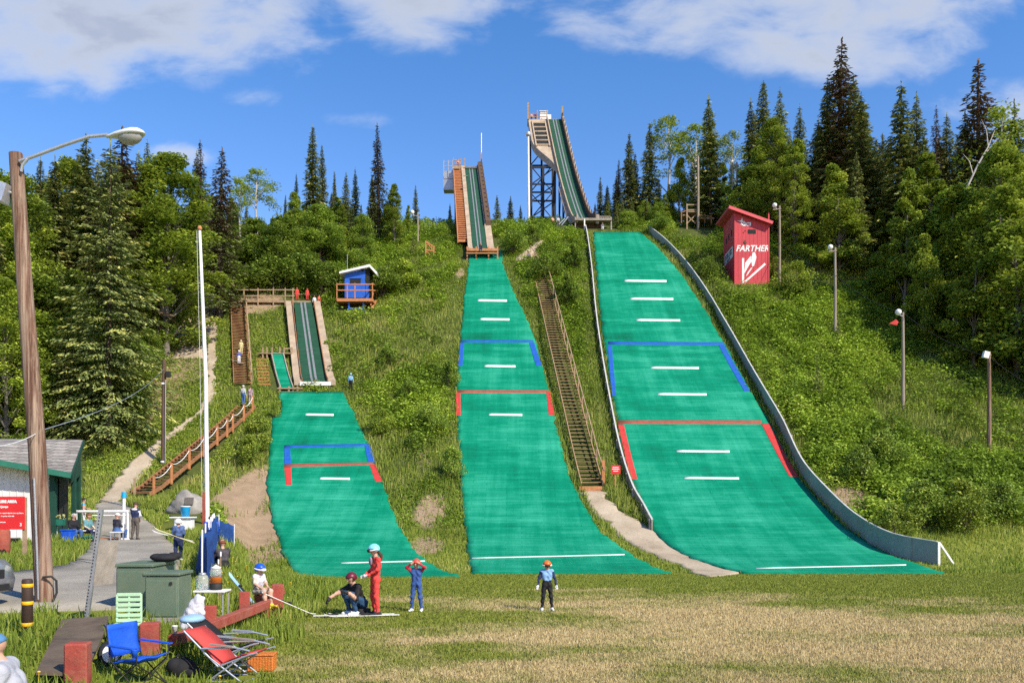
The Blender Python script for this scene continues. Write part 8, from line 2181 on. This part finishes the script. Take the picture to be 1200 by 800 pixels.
far('grey dressed person resting at the top of the long stairs', 619, 303, 1.5, RAD(30), dict(top=cloth('slate_cloth', (.12, .13, .17)), legs=black, shoe=black), pose=sit(pel=(0, .03, .1), che=(0, .01, .28), nek=(0, 0, .38), hed=(0, -.02, .475), sL=(.1, 0, .35), sR=(-.1, 0, .35), eL=(.13, -.03, .22), eR=(-.13, -.03, .22), wL=(.09, -.15, .16), wR=(-.09, -.15, .16), pL=(.055, .02, .09), pR=(-.055, .02, .09), kL=(.07, -.2, .12), kR=(-.07, -.2, .12), aL=(.07, -.3, .04), aR=(-.07, -.3, .04)), hr=MT['hair_brown'])
g_ = G(647.5, 117.0); far('person in tan top standing in the bushes below the tall tower', 647, 268, 1.5, RAD(190), dict(top=pink, legs=brownp, shoe=black), hr=MT['hair_brown'], at=g_)
g_ = G(654, 117.0); far('person in grey top standing in the bushes below the tall tower', 654, 268, 1.5, RAD(180), dict(top=grey_c, legs=brownp, shoe=black), hr=MT['hair_brown'], at=g_)
g_ = hit(706, 270); far('person in white trousers sitting at the top of the largest hill', 706, 270, 1.45, RAD(0), dict(top=cloth('slate_cloth', (.12, .13, .17)), legs=white_c, shoe=white_c), pose=sit(), hr=MT['hair_brown'], at=g_)
xt = px_(Yt); zt3 = float(pz(Yt)) + .1
for dx, m_, lab in ((-4.0, pink, 'person in pinkish top on the platform of the tall tower, at its left post'), (-3.3, maroon, 'person in dark red on the platform of the tall tower, beside the white hut')):
    far(lab, 0, 0, 1.5, RAD(20), dict(top=m_, legs=black, shoe=black), hr=MT['hair_brown'], at=Vector((xt + dx, Yt + 1.0, zt3)))
far('person in peach top on the start platform of the middle tower', 0, 0, 1.5, RAD(10), dict(top=pink, legs=maroon, shoe=black), hr=MT['hair_brown'], at=Vector((mx_(q1) - 2.0, q1 + .7, float(mz(q1)))))
# free the ground round things that stand on it
for o in list(bpy.context.scene.objects):
    if o.parent is None and o.type == 'EMPTY' and o.get('category') in ('cabinet', 'chair', 'basket', 'bag', 'bin', 'crate', 'boulder', 'cooler', 'bench', 'table', 'bollard', 'post'):
        CLEAR.append((o.location.x, o.location.y, .34 if o.get('category') != 'post' else .16))
    if o.parent is None and o.get('category') == 'person' and o.location.y < 30: CLEAR.append((o.location.x, o.location.y, .22))
CLEAR.append(pxpoly([(186, 626), (252, 626), (252, 590), (200, 585)])); CLEAR.append((hit(217, 601).x, hit(217, 601).y, 1.7))
CLEAR.append(pxpoly([(73, 739), (131, 735), (100, 808), (42, 806)]))
CLEAR.append([(A.x, A.y - .2), (bl.x, bl.y - .2), (bl.x, 43), (Bk.x, 43)])
CLEAR.append([(-8.9 - 4.6, 14.9), (-8.7, 14.9), (-8.7, 16.9), (-13.5, 16.9)])
for P_ in ([(162, 590), (296, 484), (284, 476), (152, 578)], [(275, 455), (292, 455), (286, 358), (270, 358)], [(683, 575), (708, 575), (641, 316), (626, 316)], [(343, 455), (391, 455), (372, 350), (333, 350)], [(317, 461), (346, 461), (334, 416), (314, 416)], [(281, 360), (345, 360), (345, 350), (281, 350)]): CLEAR.append(pxpoly(P_))
CLEAR.append([(5.5, 113.4), (14.5, 113.4), (14, 119), (5.5, 119)]); CLEAR.append([(-6.2, 103), (-1.2, 103), (-1.2, 111), (-6.2, 111)])
CLEAR.append([(PF(859, 0).x, Yf - .5), (PF(903, 0).x, Yf - .5), (PF(903, 0).x, Yf + 6), (PF(859, 0).x, Yf + 6)])
cb_ = hit(418, 361); CLEAR.append([(cb_.x - 2.2, cb_.y - 1.5), (cb_.x + 2.0, cb_.y - 1.5), (cb_.x + 2, cb_.y + 2.8), (cb_.x - 2.2, cb_.y + 2.8)])
CLEAR.append([(hit(145, 0 + 700).x, 14.9), (hit(209, 700).x + 1, 14.9), (hit(209, 700).x + 1, 17.4), (-9.0, 17.4)])
build_cover()
